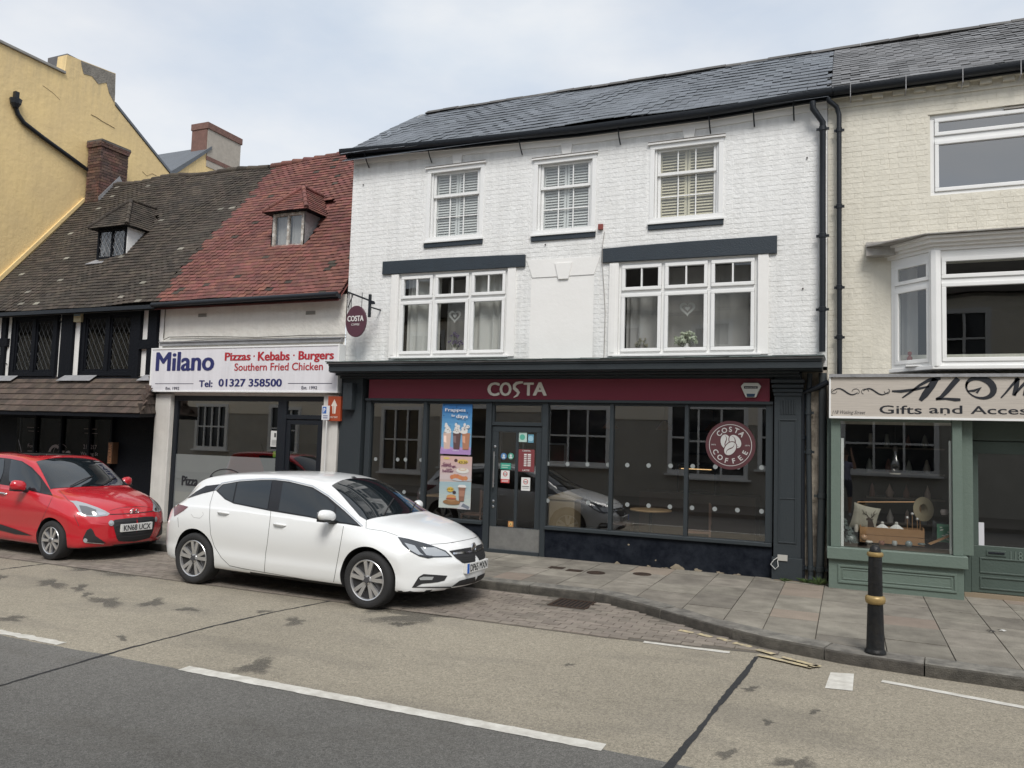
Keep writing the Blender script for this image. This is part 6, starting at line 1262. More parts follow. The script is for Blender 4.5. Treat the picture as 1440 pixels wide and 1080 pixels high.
for k, (u, v, r, lab, col) in enumerate(((1197, 757, .035, 'small clear glass bauble on the gift window floor', (.35, .38, .36)), (1215, 756, .045, 'copper tinted glass bauble beside the crate', (.4, .25, .15)), (1278, 765, .045, 'round glass float in front of the crate', (.2, .24, .24)))):
    p = at(u, v, Yi-.1); tag(obj('bauble', MB().lathe([(r*sin(i*pi/8), -r*cos(i*pi/8)) for i in range(9)], p, n=16, cap=False), C(*col, .1), smooth=80), lab, 'bauble')
for (u, v, h_, lab) in ((1187, 760, .30, 'silver artificial tree at the left of the gift window'), (1194, 762, .2, 'small frosted artificial tree beside the silver one')):
    p = at(u, v, Yi-.05); t = thing('artificial_tree', lab, 'artificial tree', p); obj('trunk', MB().tube([p, p+Vector((0, 0, h_))], .006, 6), C(.1, .08, .06), t); mb = MB()
    for k in range(260): z = random.random()**1.3; r = .095*(1-z)+.01; a_ = random.uniform(0, 6.28); c = p+Vector((r*cos(a_), r*sin(a_), z*h_)); d_ = Vector((cos(a_), sin(a_), -.3))*.03; e = Vector((-sin(a_), cos(a_), .2))*.006; mb.add([c-d_, c+e, c+d_, c-e], [(0, 1, 2, 3)])
    obj('needles', mb, mat('frosty_needles', (.22, .27, .25), .5), t, recalc=False)
q = bxp(1318, 738, 1336, 762, Yi-.05, .08); t = thing('gift_box', 'green and white printed gift box at the right of the gift window', 'box', (q[0], q[2], q[4])); obj('carton', MB().box(*q), C(.08, .22, .14), t); mb = MB()
for k in range(14): x = random.uniform(q[0], q[1]-.03); z = random.uniform(q[4], q[5]-.02); mb.box(x, x+.03, q[2]-.002, q[2]-.001-.00005*k, z, z+.012)
obj('print', mb, C(.6, .62, .55), t); q = bxp(1305, 752, 1335, 764, Yi-.12, .04); tag(obj('wood_offcut', MB().prism([(q[0], q[2], q[4]), (q[1], q[2], q[5]), (q[1], q[2], q[5]-.03), (q[0]+.03, q[2], q[4]-.02)], (0, .02, 0)), m_crate), 'leaning orange wooden strip at the right of the gift window', 'wood strip')
for k, (u, v, h_, lb) in enumerate(((1276, 748, .17, 'thin candlestick with a glass ball, left of three on the crate'), (1283, 747, .21, 'thin candlestick with a glass ball, middle of three on the crate'), (1290, 748, .15, 'thin candlestick with a glass ball, right of three on the crate'))):
    p = at(u, v, Yi+.12); t = thing('candlestick', lb, 'candlestick', p); obj('stem', MB().lathe([(.022, 0), (.02, .008), (.005, .015), (.004, h_)], p, n=10), MATS['copper'], t, smooth=40); obj('ball', MB().lathe([(.02*sin(i*pi/6), h_+.02-.02*cos(i*pi/6)) for i in range(7)], p, n=12, cap=False), C(.5, .5, .48, .1), t, smooth=80)
for k, (u, v, w_, h_, c_, lb) in enumerate(((1222, 764, .05, .035, (.5, .48, .42), 'small cream dish in front of the crate'), (1240, 766, .04, .05, (.25, .12, .08), 'small terracotta pot in front of the crate'), (1258, 767, .035, .06, (.4, .42, .4), 'small grey jar in front of the crate'), (1296, 767, .05, .03, (.12, .14, .13), 'flat dark dish near the right of the gift window'), (1204, 748, .03, .10, (.45, .42, .36), 'slim cream vase behind the glass baubles'), (1328, 724, .05, .07, (.35, .3, .28), 'pale pot standing on the dark cushion side'))):
    p = at(u, v, Yi-.08+.06*(k > 3)); tag(obj('small_pot', MB().lathe([(0, 0), (w_*.7, 0), (w_, h_*.5), (w_*.75, h_), (w_*.6, h_), (w_*.5, h_*.4), (0, h_*.3)], p, n=16, cap=False), C(*c_, .35), smooth=50), lb, 'pot')
t = thing('shelf_unit', 'dark shelf unit of small goods at the back of the gift window', 'shelves', (.6, 12.7, .66))
for k in range(4): obj('shelf', MB().box(.25, 1.25, 12.55, 12.85, .9+k*.36, .92+k*.36), C(.12, .10, .08), t)
for k in range(16): x = .3+(k % 4)*.24+random.uniform(-.03, .03); z = .92+(k//4)*.36; obj('ornament', MB().lathe([(0, 0), (.04, 0), (random.uniform(.03, .06), .07), (.02, random.uniform(.12, .2)), (0, .2)], (x, 12.68, z), n=10, cap=False), C(*random.choice([(.4, .3, .25), (.3, .32, .3), (.45, .42, .38), (.2, .1, .08)])), t, smooth=50)
# weeds at the wall foot
def weed(x, y, n, h_, lab):
    mb = MB()
    for k in range(n):
        a_ = random.uniform(0, 6.28); r = random.uniform(.01, .09); l = random.uniform(.3, 1)*h_; b_ = Vector((x+random.uniform(-.03, .03), y+random.uniform(-.03, .02), .11)); tip = b_+Vector((r*cos(a_)*1.6, r*sin(a_), l)); mid = (b_+tip)/2+Vector((0, 0, .02)); s = Vector((-sin(a_), cos(a_), 0))*.008
        mb.add([b_-s*.3, b_+s*.3, mid+s, tip, mid-s], [(0, 1, 2, 3, 4)])
    tag(obj('weed', mb, mat('weed_green', (.06, .10, .03), .8, var=.4), recalc=False), lab, 'weed')
weed(-.36, 11.55, 60, .13, 'green weeds growing at the foot of the drainpipes by the gift shop'); weed(-.52, 11.62, 30, .07, 'small weeds between the two drainpipe shoes'); weed(-.8, 11.6, 16, .04, 'tiny weeds at the foot of the grey pilaster')
obj('old_base', MB().box(-.95, -.27, 11.6, 11.85, .1, .118, jit=.004), mat('dirty_concrete', (.2, .16, .11), .95, namt=.8, nscale=8), pav)
# ================================================================ cars
def pchip(P):
    n = len(P); h = [P[i+1][0]-P[i][0] for i in range(n-1)]; d = [(P[i+1][1]-P[i][1])/h[i] for i in range(n-1)]
    m = [d[0]]+[0 if d[i-1]*d[i] <= 0 else (h[i-1]+h[i])*3/((2*h[i]+h[i-1])/d[i-1]+(h[i]+2*h[i-1])/d[i]) for i in range(1, n-1)]+[d[-1]]
    def f(x):
        if x <= P[0][0]: return P[0][1]
        for i in range(n-1):
            if x <= P[i+1][0]:
                t = (x-P[i][0])/h[i]; return (2*t**3-3*t*t+1)*P[i][1]+(t**3-2*t*t+t)*h[i]*m[i]+(-2*t**3+3*t*t)*P[i+1][1]+(t**3-t*t)*h[i]*m[i+1]
        return P[-1][1]
    return f
def catmull(pts, n=5):
    out = []; P = [pts[0]]+list(pts)+[pts[-1]]
    P = [Vector(p) for p in P]; P[0] = Vector((-P[2].x, P[2].y)) if abs(P[1].x) < 1e-6 else P[0]; P[-1] = Vector((-P[-3].x, P[-3].y))
    for i in range(1, len(P)-2):
        for k in range(n):
            t = k/n; a, b, c, d = P[i-1], P[i], P[i+1], P[i+2]
            out.append(.5*((2*b)+(c-a)*t+(2*a-5*b+4*c-d)*t*t+(3*b-a-3*c+d)*t**3))
    out.append(P[-2]); return out
class Car:
    def __init__(s, sp, pos, ang, label):
        s.sp = sp; s.mir = {}; s.T = Matrix.Translation(pos) @ Matrix.Rotation(ang, 4, 'Z') @ Matrix.Translation((-sp['ref'], 0, 0)); s.Ti = s.T.inverted()
        s.root = thing('parked_car', label, 'car', pos); tb = {k: pchip(v) for k, v in sp['tab'].items()}; s.tb = tb; Ln = sp['L']
        xs = [0]
        N_ = 84
        for k in range(1, N_): t = k/N_; xs.append(Ln*(.5-.5*cos(pi*t))*.45+Ln*t*.55)
        xs.append(Ln); s.rows = []
        for x in xs: s.rows.append(s.section(x))
        n = len(s.rows[0]); mb = MB(); mb.grid(s.rows, closed=True)
        for (row, sg) in ((s.rows[0], -1), (s.rows[-1], 1)):   # rounded end caps
            c = sum((Vector(p) for p in row), Vector())/n; base = len(mb.v); prev = [mb.v.index(tuple(row[0]))+i for i in range(n)] if False else None
            ring0 = [Vector(p) for p in row]; rings = [ring0]
            for q, dx in ((.8, .012), (.5, .02), (.2, .022)): rings.append([Vector((p.x+(c.x-p.x)*(1-q)*.0+sg*dx+0*(c.x-p.x), p.y*q, c.z+(p.z-c.z)*q)) for p in ring0])
            # keep the plan bow in the cap
            for r_, q in zip(rings[1:], (.8, .5, .2)):
                for p in r_: p.x = s.bow(x_end := (0 if sg < 0 else Ln), p.y)+sg*{.8: .012, .5: .02, .2: .022}[q]
            mb.grid(rings, closed=True); k = len(mb.v); mb.v.append((s.bow(x_end, 0)+sg*.022, 0, c.z)); l = k-n
            mb.f += [(l+i, l+(i+1) % n, k) for i in range(n)]; mb.m += [0]*n
        me = bpy.data.meshes.new('b'); me.from_pydata([s.T @ Vector(p) for p in mb.v], [], mb.f)
        bm = bmesh.new(); bm.from_mesh(me); bmesh.ops.remove_doubles(bm, verts=bm.verts, dist=.0005); bmesh.ops.dissolve_degenerate(bm, edges=bm.edges, dist=.0002); bmesh.ops.recalc_face_normals(bm, faces=bm.faces)
        s.bvh = BVHTree.FromBMesh(bm); bm.to_mesh(me); bm.free()
        # cut the wheel arches
        ob = bpy.data.objects.new('b', me); COL.objects.link(ob); cut = MB(); R = sp['arch']
        for ax in sp['axles']:
            for sy in (-1, 1): cut.lathe([(R, 0), (R, .5)], (ax, sy*(sp['wi']), sp['wz']), (0, sy, 0), 56)
        cm = bpy.data.meshes.new('c'); cm.from_pydata([s.T @ Vector(p) for p in cut.v], [], cut.f); bm = bmesh.new(); bm.from_mesh(cm); bmesh.ops.recalc_face_normals(bm, faces=bm.faces); bm.to_mesh(cm); bm.free()
        co = bpy.data.objects.new('c', cm); COL.objects.link(co); md = ob.modifiers.new('m', 'BOOLEAN'); md.object = co; md.operation = 'DIFFERENCE'; md.solver = 'EXACT'
        me2 = bpy.data.meshes.new_from_object(ob.evaluated_get(bpy.context.evaluated_depsgraph_get()))
        bpy.data.objects.remove(ob); bpy.data.objects.remove(co)
        me2.name = 'body'; me2.materials.clear(); me2.materials.append(sp['paint']); me2.materials.append(C(.012, .012, .013, .7))
        for p in me2.polygons:
            c = s.Ti @ p.center; nn = s.Ti.to_3x3() @ p.normal
            for ax in sp['axles']:
                d = sqrt((c.x-ax)**2+(c.z-sp['wz'])**2)
                if d < R+.004 and (abs(nn.y) < .3 and abs(d-R) < .01 or abs(abs(c.y)-sp['wi']) < .01): p.material_index = 1
            if (nn.z < -.75 and c.z < .32) or c.z < sp['lip']: p.material_index = 1
        o0 = Vector(pos); me2.transform(Matrix.Translation(-o0)); me2.polygons.foreach_set('use_smooth', [True]*len(me2.polygons)); me2.set_sharp_from_angle(angle=radians(32))
        s.body = bpy.data.objects.new('body', me2); COL.objects.link(s.body); s.body.parent = s.root
    def bow(s, x, y):
        Ln = s.sp['L']; w_ = max(.3, s.tb['w'](x)); q = min(1.2, abs(y)/w_)
        f = s.sp['bf']*max(0, (x-Ln*.66)/(Ln*.34))**1.3; r = s.sp['br']*max(0, (Ln*.22-x)/(Ln*.22))**1.3
        return x-f*q**2.4+r*q**2.6
    def section(s, x):
        t = s.tb; w_, zb, zm, zB, wB, zr, wr, zt = [t[k](x) for k in ('w', 'zb', 'zm', 'zB', 'wB', 'zr', 'wr', 'zt')]
        zm = max(zm, zb+.1); h = zm-zb
        pts = [(0, zb), (.55*w_, zb), (.86*w_, zb), (.955*w_, zb+.10*h), (.985*w_, zb+.38*h), (.982*w_, zb+.62*h), (w_, zm), (w_*.994, zm+.45*(zB-zm)), (wB+(w_-wB)*.35, zB-.03*(zB-zm)/.3), (wB, zB+.004),
               (wB+(wr-wB)*.48+.012, zB+(zr-zB)*.5), (wr+.012, zr-.02*(zr-zB)/.4), (wr-.03, zr+(zt-zr)*.38), (wr*.72, zr+(zt-zr)*.72), (wr*.38, zr+(zt-zr)*.94), (0, zt)]
        c = catmull(pts, 4); half = [(s.bow(x, p.x), p.x, p.y) for p in c]
        return half+[(a, -b, c_) for a, b, c_ in half[-2:0:-1]]
    # ---- features traced on the body surface
    def hit(s, u, v):
        d = ray(u, v); h = s.bvh.ray_cast(CAMP, d.normalized(), 60)
        if h[0] is None or (s.Ti @ h[0]).y > .95:
            q = CAMP+d*((s.root.location.y-.3)/d.y); n_ = s.bvh.find_nearest(q); return n_[0], n_[1]
        return h[0], h[1]
    def surf(s, mode, a, b):
        """local ray: 'top' (x,y) from above; 'front' (y,z) from ahead; 'side' (x,z) from the near side"""
        if mode == 'top': o, d = Vector((a, b, 3)), Vector((0, 0, -1))
        elif mode == 'front': o, d = Vector((6, a, b)), Vector((-1, 0, 0))
        elif mode == 'rear': o, d = Vector((-3, a, b)), Vector((1, 0, 0))
        else: o, d = Vector((a, -3, b)), Vector((0, 1, 0))
        h = s.bvh.ray_cast(s.T @ o, s.T.to_3x3() @ d, 9)
        if h[0] is None: h = s.bvh.find_nearest(s.T @ (o+d*3))
        return h[0], h[1]
    def patch(s, name, pts, m, off=.004, mode='px', mirror=True, parent=None, step=None, thick=True):
        step = step or (2.2 if mode == 'px' else .035)
        P = [Vector(p) for p in pts]; B = []
        for a, b in zip(P, P[1:]+P[:1]):
            n = max(1, int((b-a).length/step)); B += [a.lerp(b, k/n) for k in range(n)]
        x0, x1 = min(p.x for p in B), max(p.x for p in B); y0, y1 = min(p.y for p in B), max(p.y for p in B)
        def inside(q):
            c = False
            for a, b in zip(B, B[1:]+B[:1]):
                if (a.y > q.y) != (b.y > q.y) and q.x < (b.x-a.x)*(q.y-a.y)/(b.y-a.y)+a.x: c = not c
            return c
        I = []; x = x0+step*.5
        while x < x1:
            y = y0+step*.5
            while y < y1:
                q = Vector((x, y))
                if inside(q) and min((q-b).length for b in B) > step*.45: I.append(q)
                y += step
            x += step
        nb = len(B); r = delaunay_2d_cdt(B+I, [(i, (i+1) % nb) for i in range(nb)], [], 1, 1e-6)
        V, F = [], []
        for q in r[0]:
            h, n_ = s.hit(q.x, q.y) if mode == 'px' else s.surf(mode, q.x, q.y)
            V.append(h+n_*off)
        F = [tuple(f) for f in r[2]]; mb = MB().add(V, F)
        if mirror:
            V2 = []
            for p in V: q = s.Ti @ p; q.y = -q.y; V2.append(s.T @ q)
            o2 = s.outward(obj(name, MB().add(V2, F), m, s.mir.get(parent, parent) or s.root, recalc=False))
        o = s.outward(obj(name, mb, m, parent or s.root, recalc=False))
        if mirror: s.mir[o] = o2
        return o
    def outward(s, o):
        # face outwards
        me = o.data; o.data.polygons.foreach_set('use_smooth', [True]*len(me.polygons))
        loc = s.T @ Vector((s.sp['L']/2, 0, .7))-origin(o.parent); bm = bmesh.new(); bm.from_mesh(me)
        for f in bm.faces:
            if f.normal.dot(f.calc_center_median()-loc) < 0: f.normal_flip()
        bm.to_mesh(me); bm.free(); return o
    def line(s, name, pts, wd, m, off=.003, mode='px', mirror=True, parent=None):
        R = []; P = [Vector(p) for p in pts]; st = 2.5 if mode == 'px' else .03
        for a, b in zip(P, P[1:]):
            n = max(1, int((b-a).length/st)); R += [a.lerp(b, k/n) for k in range(n)]
        R.append(P[-1]); rows = [[], []]
        for i, p in enumerate(R):
            h, n_ = s.hit(p.x, p.y) if mode == 'px' else s.surf(mode, p.x, p.y); rows[0].append(h); rows[1].append(n_)
        A, Bq = [], []
        for i, (p, n_) in enumerate(zip(*rows)):
            t = (rows[0][min(i+1, len(R)-1)]-rows[0][max(0, i-1)]).normalized(); sd_ = t.cross(n_).normalized(); A.append(p+sd_*wd/2+n_*off); Bq.append(p-sd_*wd/2+n_*off)
        mb = MB().grid([A, Bq])
        if mirror:
            def mm(L_): 
                o = []
                for p in L_: q = s.Ti @ p; q.y = -q.y; o.append(s.T @ q)
                return o
            obj(name, MB().grid([mm(A), mm(Bq)]), m, s.mir.get(parent, parent) or s.root, recalc=False)
        return obj(name, mb, m, parent or s.root, recalc=False)
    def L(s, mb): mb.v = [tuple(s.T @ Vector(p)) for p in mb.v]; return mb
    def wheel(s, ax, side, style):
        sp = s.sp; r = sp['r']; rr = sp['rim']; y = side*(sp['track']); W = .205; c = Vector((ax, y, r)); A = (0, side, 0)
        h = obj('wheel', s.L(MB().lathe([(0, -.16), (rr*.93, -.16), (rr*.93, -.03), (rr*.55, -.05), (0, -.05)], c, A, 32, cap=False)), mat('wheel_well', (.02, .02, .022), .5), s.root, smooth=40)
        ty = MB().lathe([(rr, -W), (r*.93, -W), (r-.006, -W+.03), (r, -W*.7), (r, -W*.3), (r-.006, -.028), (r*.955, -.006), (r*.90, .006), (rr*1.10, .004), (rr*1.02, -.012), (rr, -.02)], c, A, 48, cap=False)
        obj('tyre', s.L(ty), mat('tyre_rubber', (.022, .022, .023), .85, bump=.6, bscale=60), h, smooth=40)
        m_al = mat('alloy_silver', (.66, .66, .67), .28, .8); m_dk_ = mat('alloy_dark', (.10, .10, .11), .4, .5)
        rim = MB().lathe([(rr*1.02, -.02), (rr*1.03, -.006), (rr*1.0, 0), (rr*.955, -.006), (rr*.93, -.04)], c, A, 48, cap=False)
        rim.lathe([(rr*.22, -.06), (rr*.22, -.012), (rr*.16, -.006), (0, -.004)], c, A, 24, cap=False)
        def blade(a0, a1, r0, r1, w0, w1, d0, d1, mi=0):
            ca = lambda a, r_: Vector((cos(a)*r_, 0, sin(a)*r_)); d = (ca(a1, r1)-ca(a0, r0)); n_ = Vector((-d.z, 0, d.x)).normalized(); Q = []
            for (a, r_, w_, dd) in ((a0, r0, w0, d0), (a1, r1, w1, d1)):
                for sg in (-1, 1): Q.append(c+ca(a, r_)+n_*w_*sg+Vector((0, side*dd, 0)))
            rim.prism([Q[0], Q[2], Q[3], Q[1]], (0, -side*.03, 0), mi)
        if style == 5:
            for k in range(5):
                a = k*2*pi/5+.3
                for sg, sh in ((-1, .0), (1, 0)): blade(a+sg*.16, a+sg*.21-.05, rr*.18, rr*.95, .018, .023, -.018, -.006)
                blade(a, a-.05, rr*.3, rr*.95, .016, .03, -.040, -.034, 1)
            for k in range(5): a = k*2*pi/5+.3+pi/5; q = c+Vector((cos(a)*rr*.20, side*-.006, sin(a)*rr*.2)); rim.lathe([(.011, 0), (.011, .004), (0, .004)], q, A, 8, 1, cap=False)
        else:
            for k in range(8): a = k*pi/4+.1; blade(a, a+.07*(1 if k % 2 else -1), rr*.16, rr*.95, .016, .021, -.016, -.006, 0 if k % 2 else 0); blade(a, a, rr*.2, rr*.9, .026, .028, -.03, -.03, 1)
        obj('rim', s.L(rim), [m_al, m_dk_], h, smooth=35)
        obj('centre_cap', s.L(MB().lathe([(rr*.155, -.006), (rr*.15, .002), (0, .003)], c, A, 20, cap=False)), m_dk_, h, smooth=30)
        obj('brake_disc', s.L(MB().lathe([(rr*.72, -.075), (rr*.72, -.065), (0, -.065)], c, A, 32, cap=False)), mat('steel_grey', (.25, .25, .25), .4, .8), h)
    def mirror(s, x, z, paint, sz=(.085, .12, .07)):
        for sd_ in (-1, 1):
            y = sd_*(s.tb['wB'](x)+.13); mb = MB(); n = 14; rows = []
            for i in range(9):
                f = -1+2*i/8; e = (1-abs(f)**3)**.5+.02; rows.append([(x+sz[0]*(.9*e*cos(k*2*pi/n))*(1 if cos(k*2*pi/n) > 0 else .55)-.02*f*sd_*sd_, y+f*sz[1]*sd_, z+sz[2]*e*sin(k*2*pi/n)+.012*f) for k in range(n)])
            mb.grid(rows, closed=True); mb.f += [tuple(range(n)), tuple(range(8*n, 9*n))]; mb.m += [0, 0]; zc = z-sz[2]*.45
            mh = obj('wing_mirror', s.L(mb), paint, s.root, smooth=60)
            lo = MB(); yb_ = s.tb['wB'](x)*.985; lo.prism([(x-.05, y-sd_*.05, z-.06), (x+.05, y-sd_*.05, z-.06), (x+.06, sd_*yb_, z-.10), (x-.04, sd_*yb_, z-.12)], (0, 0, .025)); lo.prism([(x-.05, y-sd_*sz[1]*.9, z-sz[2]*.62), (x+.062, y-sd_*sz[1]*.9, z-sz[2]*.62), (x+.062, y+sd_*sz[1]*.85, z-sz[2]*.55), (x-.05, y+sd_*sz[1]*.85, z-sz[2]*.55)], (0, 0, -.022))
            obj('mirror_arm', s.L(lo), C(.015, .015, .016, .4), mh)
            obj('mirror_glass', s.L(MB().quad((x-.054, y-sz[1]*.8, z-.045), (x-.054, y+sz[1]*.8, z-.045), (x-.054, y+sz[1]*.8, z+.045), (x-.054, y-sz[1]*.8, z+.045))), mat('mirror_glass', (.6, .6, .62), .02, 1), mh)
    def plate(s, txt, z, x, w_=.52, h_=.111, blue=False):
        n = s.surf('front', 0, z)[0]; q = s.Ti @ n; X_ = q.x+.012
        p = obj('number_plate', s.L(MB().box(X_-.05, X_, -w_/2, w_/2, z-h_/2, z+h_/2)), mat('plate_white', (.68, .68, .66), .35), s.root, bevel=.003)
        mb = MB(); o = s.T @ Vector((X_+.001, -w_/2+(.075 if blue else .035), z-h_*.36)); R3 = s.T.to_3x3(); text(mb, txt, o, R3 @ Vector((0, 1, 0)), (0, 0, 1), w_-(.10 if blue else .07), h_*.72, bold=.02); obj('registration', mb, C(.01, .01, .012, .5), p, recalc=False)
        if blue: obj('blue_band', s.L(MB().box(X_-.001, X_+.0012, -w_/2, -w_/2+.05, z-h_/2, z+h_/2)), C(.02, .12, .5, .4), p)
def Z3(*P): return [(220+x/5.142, 650+y/5.142) for x, y in P]
def Z4(*P): return [(440+x/5.142, 650+y/5.142) for x, y in P]
def Z2(*P): return [(x/5.76, 620+y/5.76) for x, y in P]
m_cgl = mat('tinted_car_glass', (.010, .014, .017), .03, spec=.5, coat=.6)
m_gap = C(.03, .03, .03, .8); m_blk = mat('gloss_black_trim', (.010, .010, .012), .25); m_pl = mat('black_plastic', (.02, .02, .022), .6)
m_chr = mat('chrome', (.75, .75, .76), .12, 1); m_lamp = mat('headlamp_lens', (.42, .44, .46), .08, .3, coat=1); m_ldk = mat('headlamp_dark', (.03, .033, .038), .08, coat=1)
m_wp = mat('white_car_paint', (.78, .79, .79), .28, coat=.8, spec=.4); m_rp = mat('red_car_paint', (.50, .012, .022), .25, coat=1, spec=.5)
astra = dict(L=4.37, ref=.80, axles=(.80, 3.462), r=.322, rim=.222, arch=.362, wi=.60, wz=.335, track=.885, lip=.235, bf=.42, br=.15, paint=m_wp, tab=dict(
    w=[(0, .74), (.12, .80), (.4, .865), (.8, .895), (1.5, .90), (2.5, .90), (3.1, .905), (3.6, .90), (3.95, .885), (4.2, .85), (4.37, .78)],
    zb=[(0, .36), (.12, .27), (.5, .23), (1, .205), (3.2, .195), (3.9, .20), (4.2, .21), (4.32, .23), (4.37, .28)],
    zm=[(0, .58), (.3, .64), (.8, .68), (2, .64), (3.4, .63), (4.0, .58), (4.25, .50), (4.37, .43)],
    zB=[(0, .79), (.06, .87), (.3, .955), (.8, .985), (1.2, .985), (2, .955), (2.8, .925), (3.2, .90), (3.5, .868), (3.8, .81), (4.05, .74), (4.2, .685), (4.3, .62), (4.37, .52)],
    wB=[(0, .66), (.3, .78), (.8, .83), (1.5, .845), (2.8, .845), (3.3, .82), (3.8, .79), (4.1, .76), (4.37, .68)],
    zr=[(0, 0.82), (0.05, 0.885), (0.12, 0.93), (0.25, 1.0), (0.38, 1.09), (0.5, 1.195), (0.58, 1.25), (0.8, 1.315), (1.4, 1.38), (1.9, 1.39), (2.25, 1.36), (2.5, 1.3), (2.7, 1.2232), (2.9, 1.1261), (3.08, 1.0276), (3.25, 0.9486), (3.5, 0.905), (3.8, 0.845), (4.05, 0.77), (4.2, 0.71), (4.3, 0.645), (4.37, 0.54)],
    wr=[(0, .56), (.1, .58), (.25, .60), (.38, .615), (.8, .63), (1.5, .645), (2.3, .64), (2.7, .655), (3.0, .69), (3.25, .73), (3.5, .715), (3.9, .67), (4.2, .63), (4.37, .58)],
    zt=[(0, 0.84), (0.05, 0.91), (0.12, 0.96), (0.25, 1.04), (0.34, 1.13), (0.42, 1.25), (0.5, 1.315), (0.8, 1.38), (1.4, 1.427), (1.9, 1.442), (2.3, 1.43), (2.55, 1.4), (2.72, 1.3545), (2.9, 1.2711), (3.1, 1.1589), (3.28, 1.0555), (3.42, 0.99), (3.6, 0.955), (3.85, 0.9), (4.05, 0.835), (4.2, 0.77), (4.3, 0.69), (4.37, 0.56)]))
pw = (atz(277, 820, 0)+Vector((.0, 0, 0))); pf = atz(523, 855.5, 0); ang = atan2(pf.y-pw.y, pf.x-pw.x)
ctr = pw+Vector((-sin(ang), cos(ang), 0))*.79
wc = Car(astra, (ctr.x, ctr.y, 0), ang, 'white five-door hatchback parked nearest the camera, registration DP65')
for ax in astra['axles']:
    for sd_ in (-1, 1): wc.wheel(ax, sd_, 5)
# side glazing
dlo = Z3((432, 206), (478, 160), (600, 138), (760, 128), (860, 128), (960, 140))+Z4((0, 182), (110, 250), (230, 352), (352, 468), (240, 448), (150, 438))+Z3((1100, 398), (820, 352), (560, 300), (495, 268))
wc.patch('window_trim', dlo, m_blk, .003)
wc.line('chrome_strip', Z3((425, 200), (474, 152), (600, 130), (760, 120), (860, 120), (960, 131))+Z4((0, 172), (115, 243), (235, 345), (360, 465)), .012, m_chr, .006)
wc.patch('side_window', Z3((445, 207), (490, 166), (582, 148), (552, 288), (500, 262)), m_cgl, .007); wc.patch('side_window', Z3((592, 146), (700, 138), (838, 137), (805, 340), (562, 292)), m_cgl, .007)
wc.patch('side_window', Z3((918, 146), (1000, 158))+Z4((0, 195), (100, 262), (160, 322), (150, 432), (60, 412))+Z3((1100, 390), (885, 352)), m_cgl, .007); wc.patch('side_window', Z4((172, 325), (225, 362), (325, 455), (240, 440), (165, 430)), m_cgl, .007)
wc.patch('windscreen', [(2.60, 0), (2.62, .3), (2.66, .55), (2.95, .635), (3.20, .70), (3.30, .70), (3.37, .4), (3.41, 0), (3.37, -.4), (3.30, -.70), (3.20, -.70), (2.95, -.635), (2.66, -.55), (2.62, -.3)], m_cgl, .005, mode='top', mirror=False, step=.05)
wc.patch('rear_window', [(.10, .0), (.12, .48), (.36, .5), (.34, 0), (.36, -.5), (.12, -.48)], m_cgl, .005, mode='top', mirror=False, step=.05)
wc.patch('pillar_trim', Z3((225, 262), (285, 215), (360, 172), (474, 158), (430, 204), (330, 228)), m_blk, .005)
wc.patch('tail_lamp', Z3((128, 318), (150, 303), (232, 322), (195, 352), (130, 392)), mat('red_lens', (.12, .008, .012), .12, coat=1), .006)
hl = wc.patch('headlamp', Z4((612, 540), (700, 556), (850, 598), (960, 640), (1008, 686), (870, 690), (835, 697), (770, 682), (700, 645), (650, 598)), m_ldk, .004)
wc.patch('lamp_reflector', Z4((660, 585), (735, 605), (775, 655), (800, 672), (760, 668), (700, 635)), m_lamp, .008, parent=hl); wc.patch('lamp_reflector', Z4((775, 618), (880, 618), (955, 650), (985, 678), (880, 680), (820, 672)), m_lamp, .008, parent=hl)
gr = wc.patch('grille', Z4((985, 642), (1100, 622), (1172, 610), (1172, 738), (1120, 738), (1080, 728), (1035, 695)), m_pl, .005)
wc.line('chrome_bar', Z4((1010, 662), (1090, 655), (1172, 645)), .022, m_chr, .012, parent=gr); 
for k in range(3): wc.line('grille_bar', Z4((1050+k*14, 688+k*14), (1110, 686+k*14), (1172, 676+k*16)), .008, m_gap, .012, parent=gr)
q = wc.surf('front', 0, .655)[0]; ql = wc.Ti @ q; obj('badge', wc.L(MB().lathe([(.052, 0), (.058, .012), (.05, .018), (.045, .012)], (ql.x+.005, 0, .665), (1, 0, 0), 24, cap=False).box(ql.x+.005, ql.x+.018, -.03, .03, .655, .672).lathe([(0, .006), (.05, .006)], (ql.x+.005, 0, .665), (1, 0, 0), 20, cap=False)), m_chr, wc.root, smooth=40)
fg = wc.patch('fog_lamp_housing', Z4((716, 906), (765, 828), (800, 808), (972, 820), (950, 855), (900, 868), (790, 878), (745, 900), (1000, 898), (1000, 908)), m_pl, .005)
wc.patch('fog_lamp', Z4((768, 836), (800, 826), (872, 828), (860, 850), (775, 852)), m_lamp, .009, parent=fg)
wc.patch('lower_intake', Z4((1000, 900), (1060, 856), (1110, 842), (1172, 828), (1172, 868), (1100, 885)), m_pl, .005)
for pts in (Z3((415, 210), (388, 300), (384, 400), (392, 520), (420, 610), (470, 690), (530, 748), (620, 768), (780, 796))+Z4((0, 857), (100, 880), (205, 902)), Z3((828, 352), (820, 430), (800, 600), (790, 660), (780, 794)), Z4((222, 462), (205, 560), (180, 700), (150, 866)), Z4((386, 416), (384, 480)), Z4((388, 480), (520, 500), (612, 532)), Z4((852, 594), (960, 588), (1080, 568), (1180, 545))): wc.line('panel_gap', pts, .006, m_gap, .0015)
wc.line('panel_gap', Z3((155, 400), (160, 470)), .006, m_gap, .0015); wc.line('fuel_flap', Z3((250, 375), (270, 400), (315, 405), (340, 380), (335, 360)), .004, mat('soft_gap', (.3, .3, .3), .8), .0015, mirror=False)
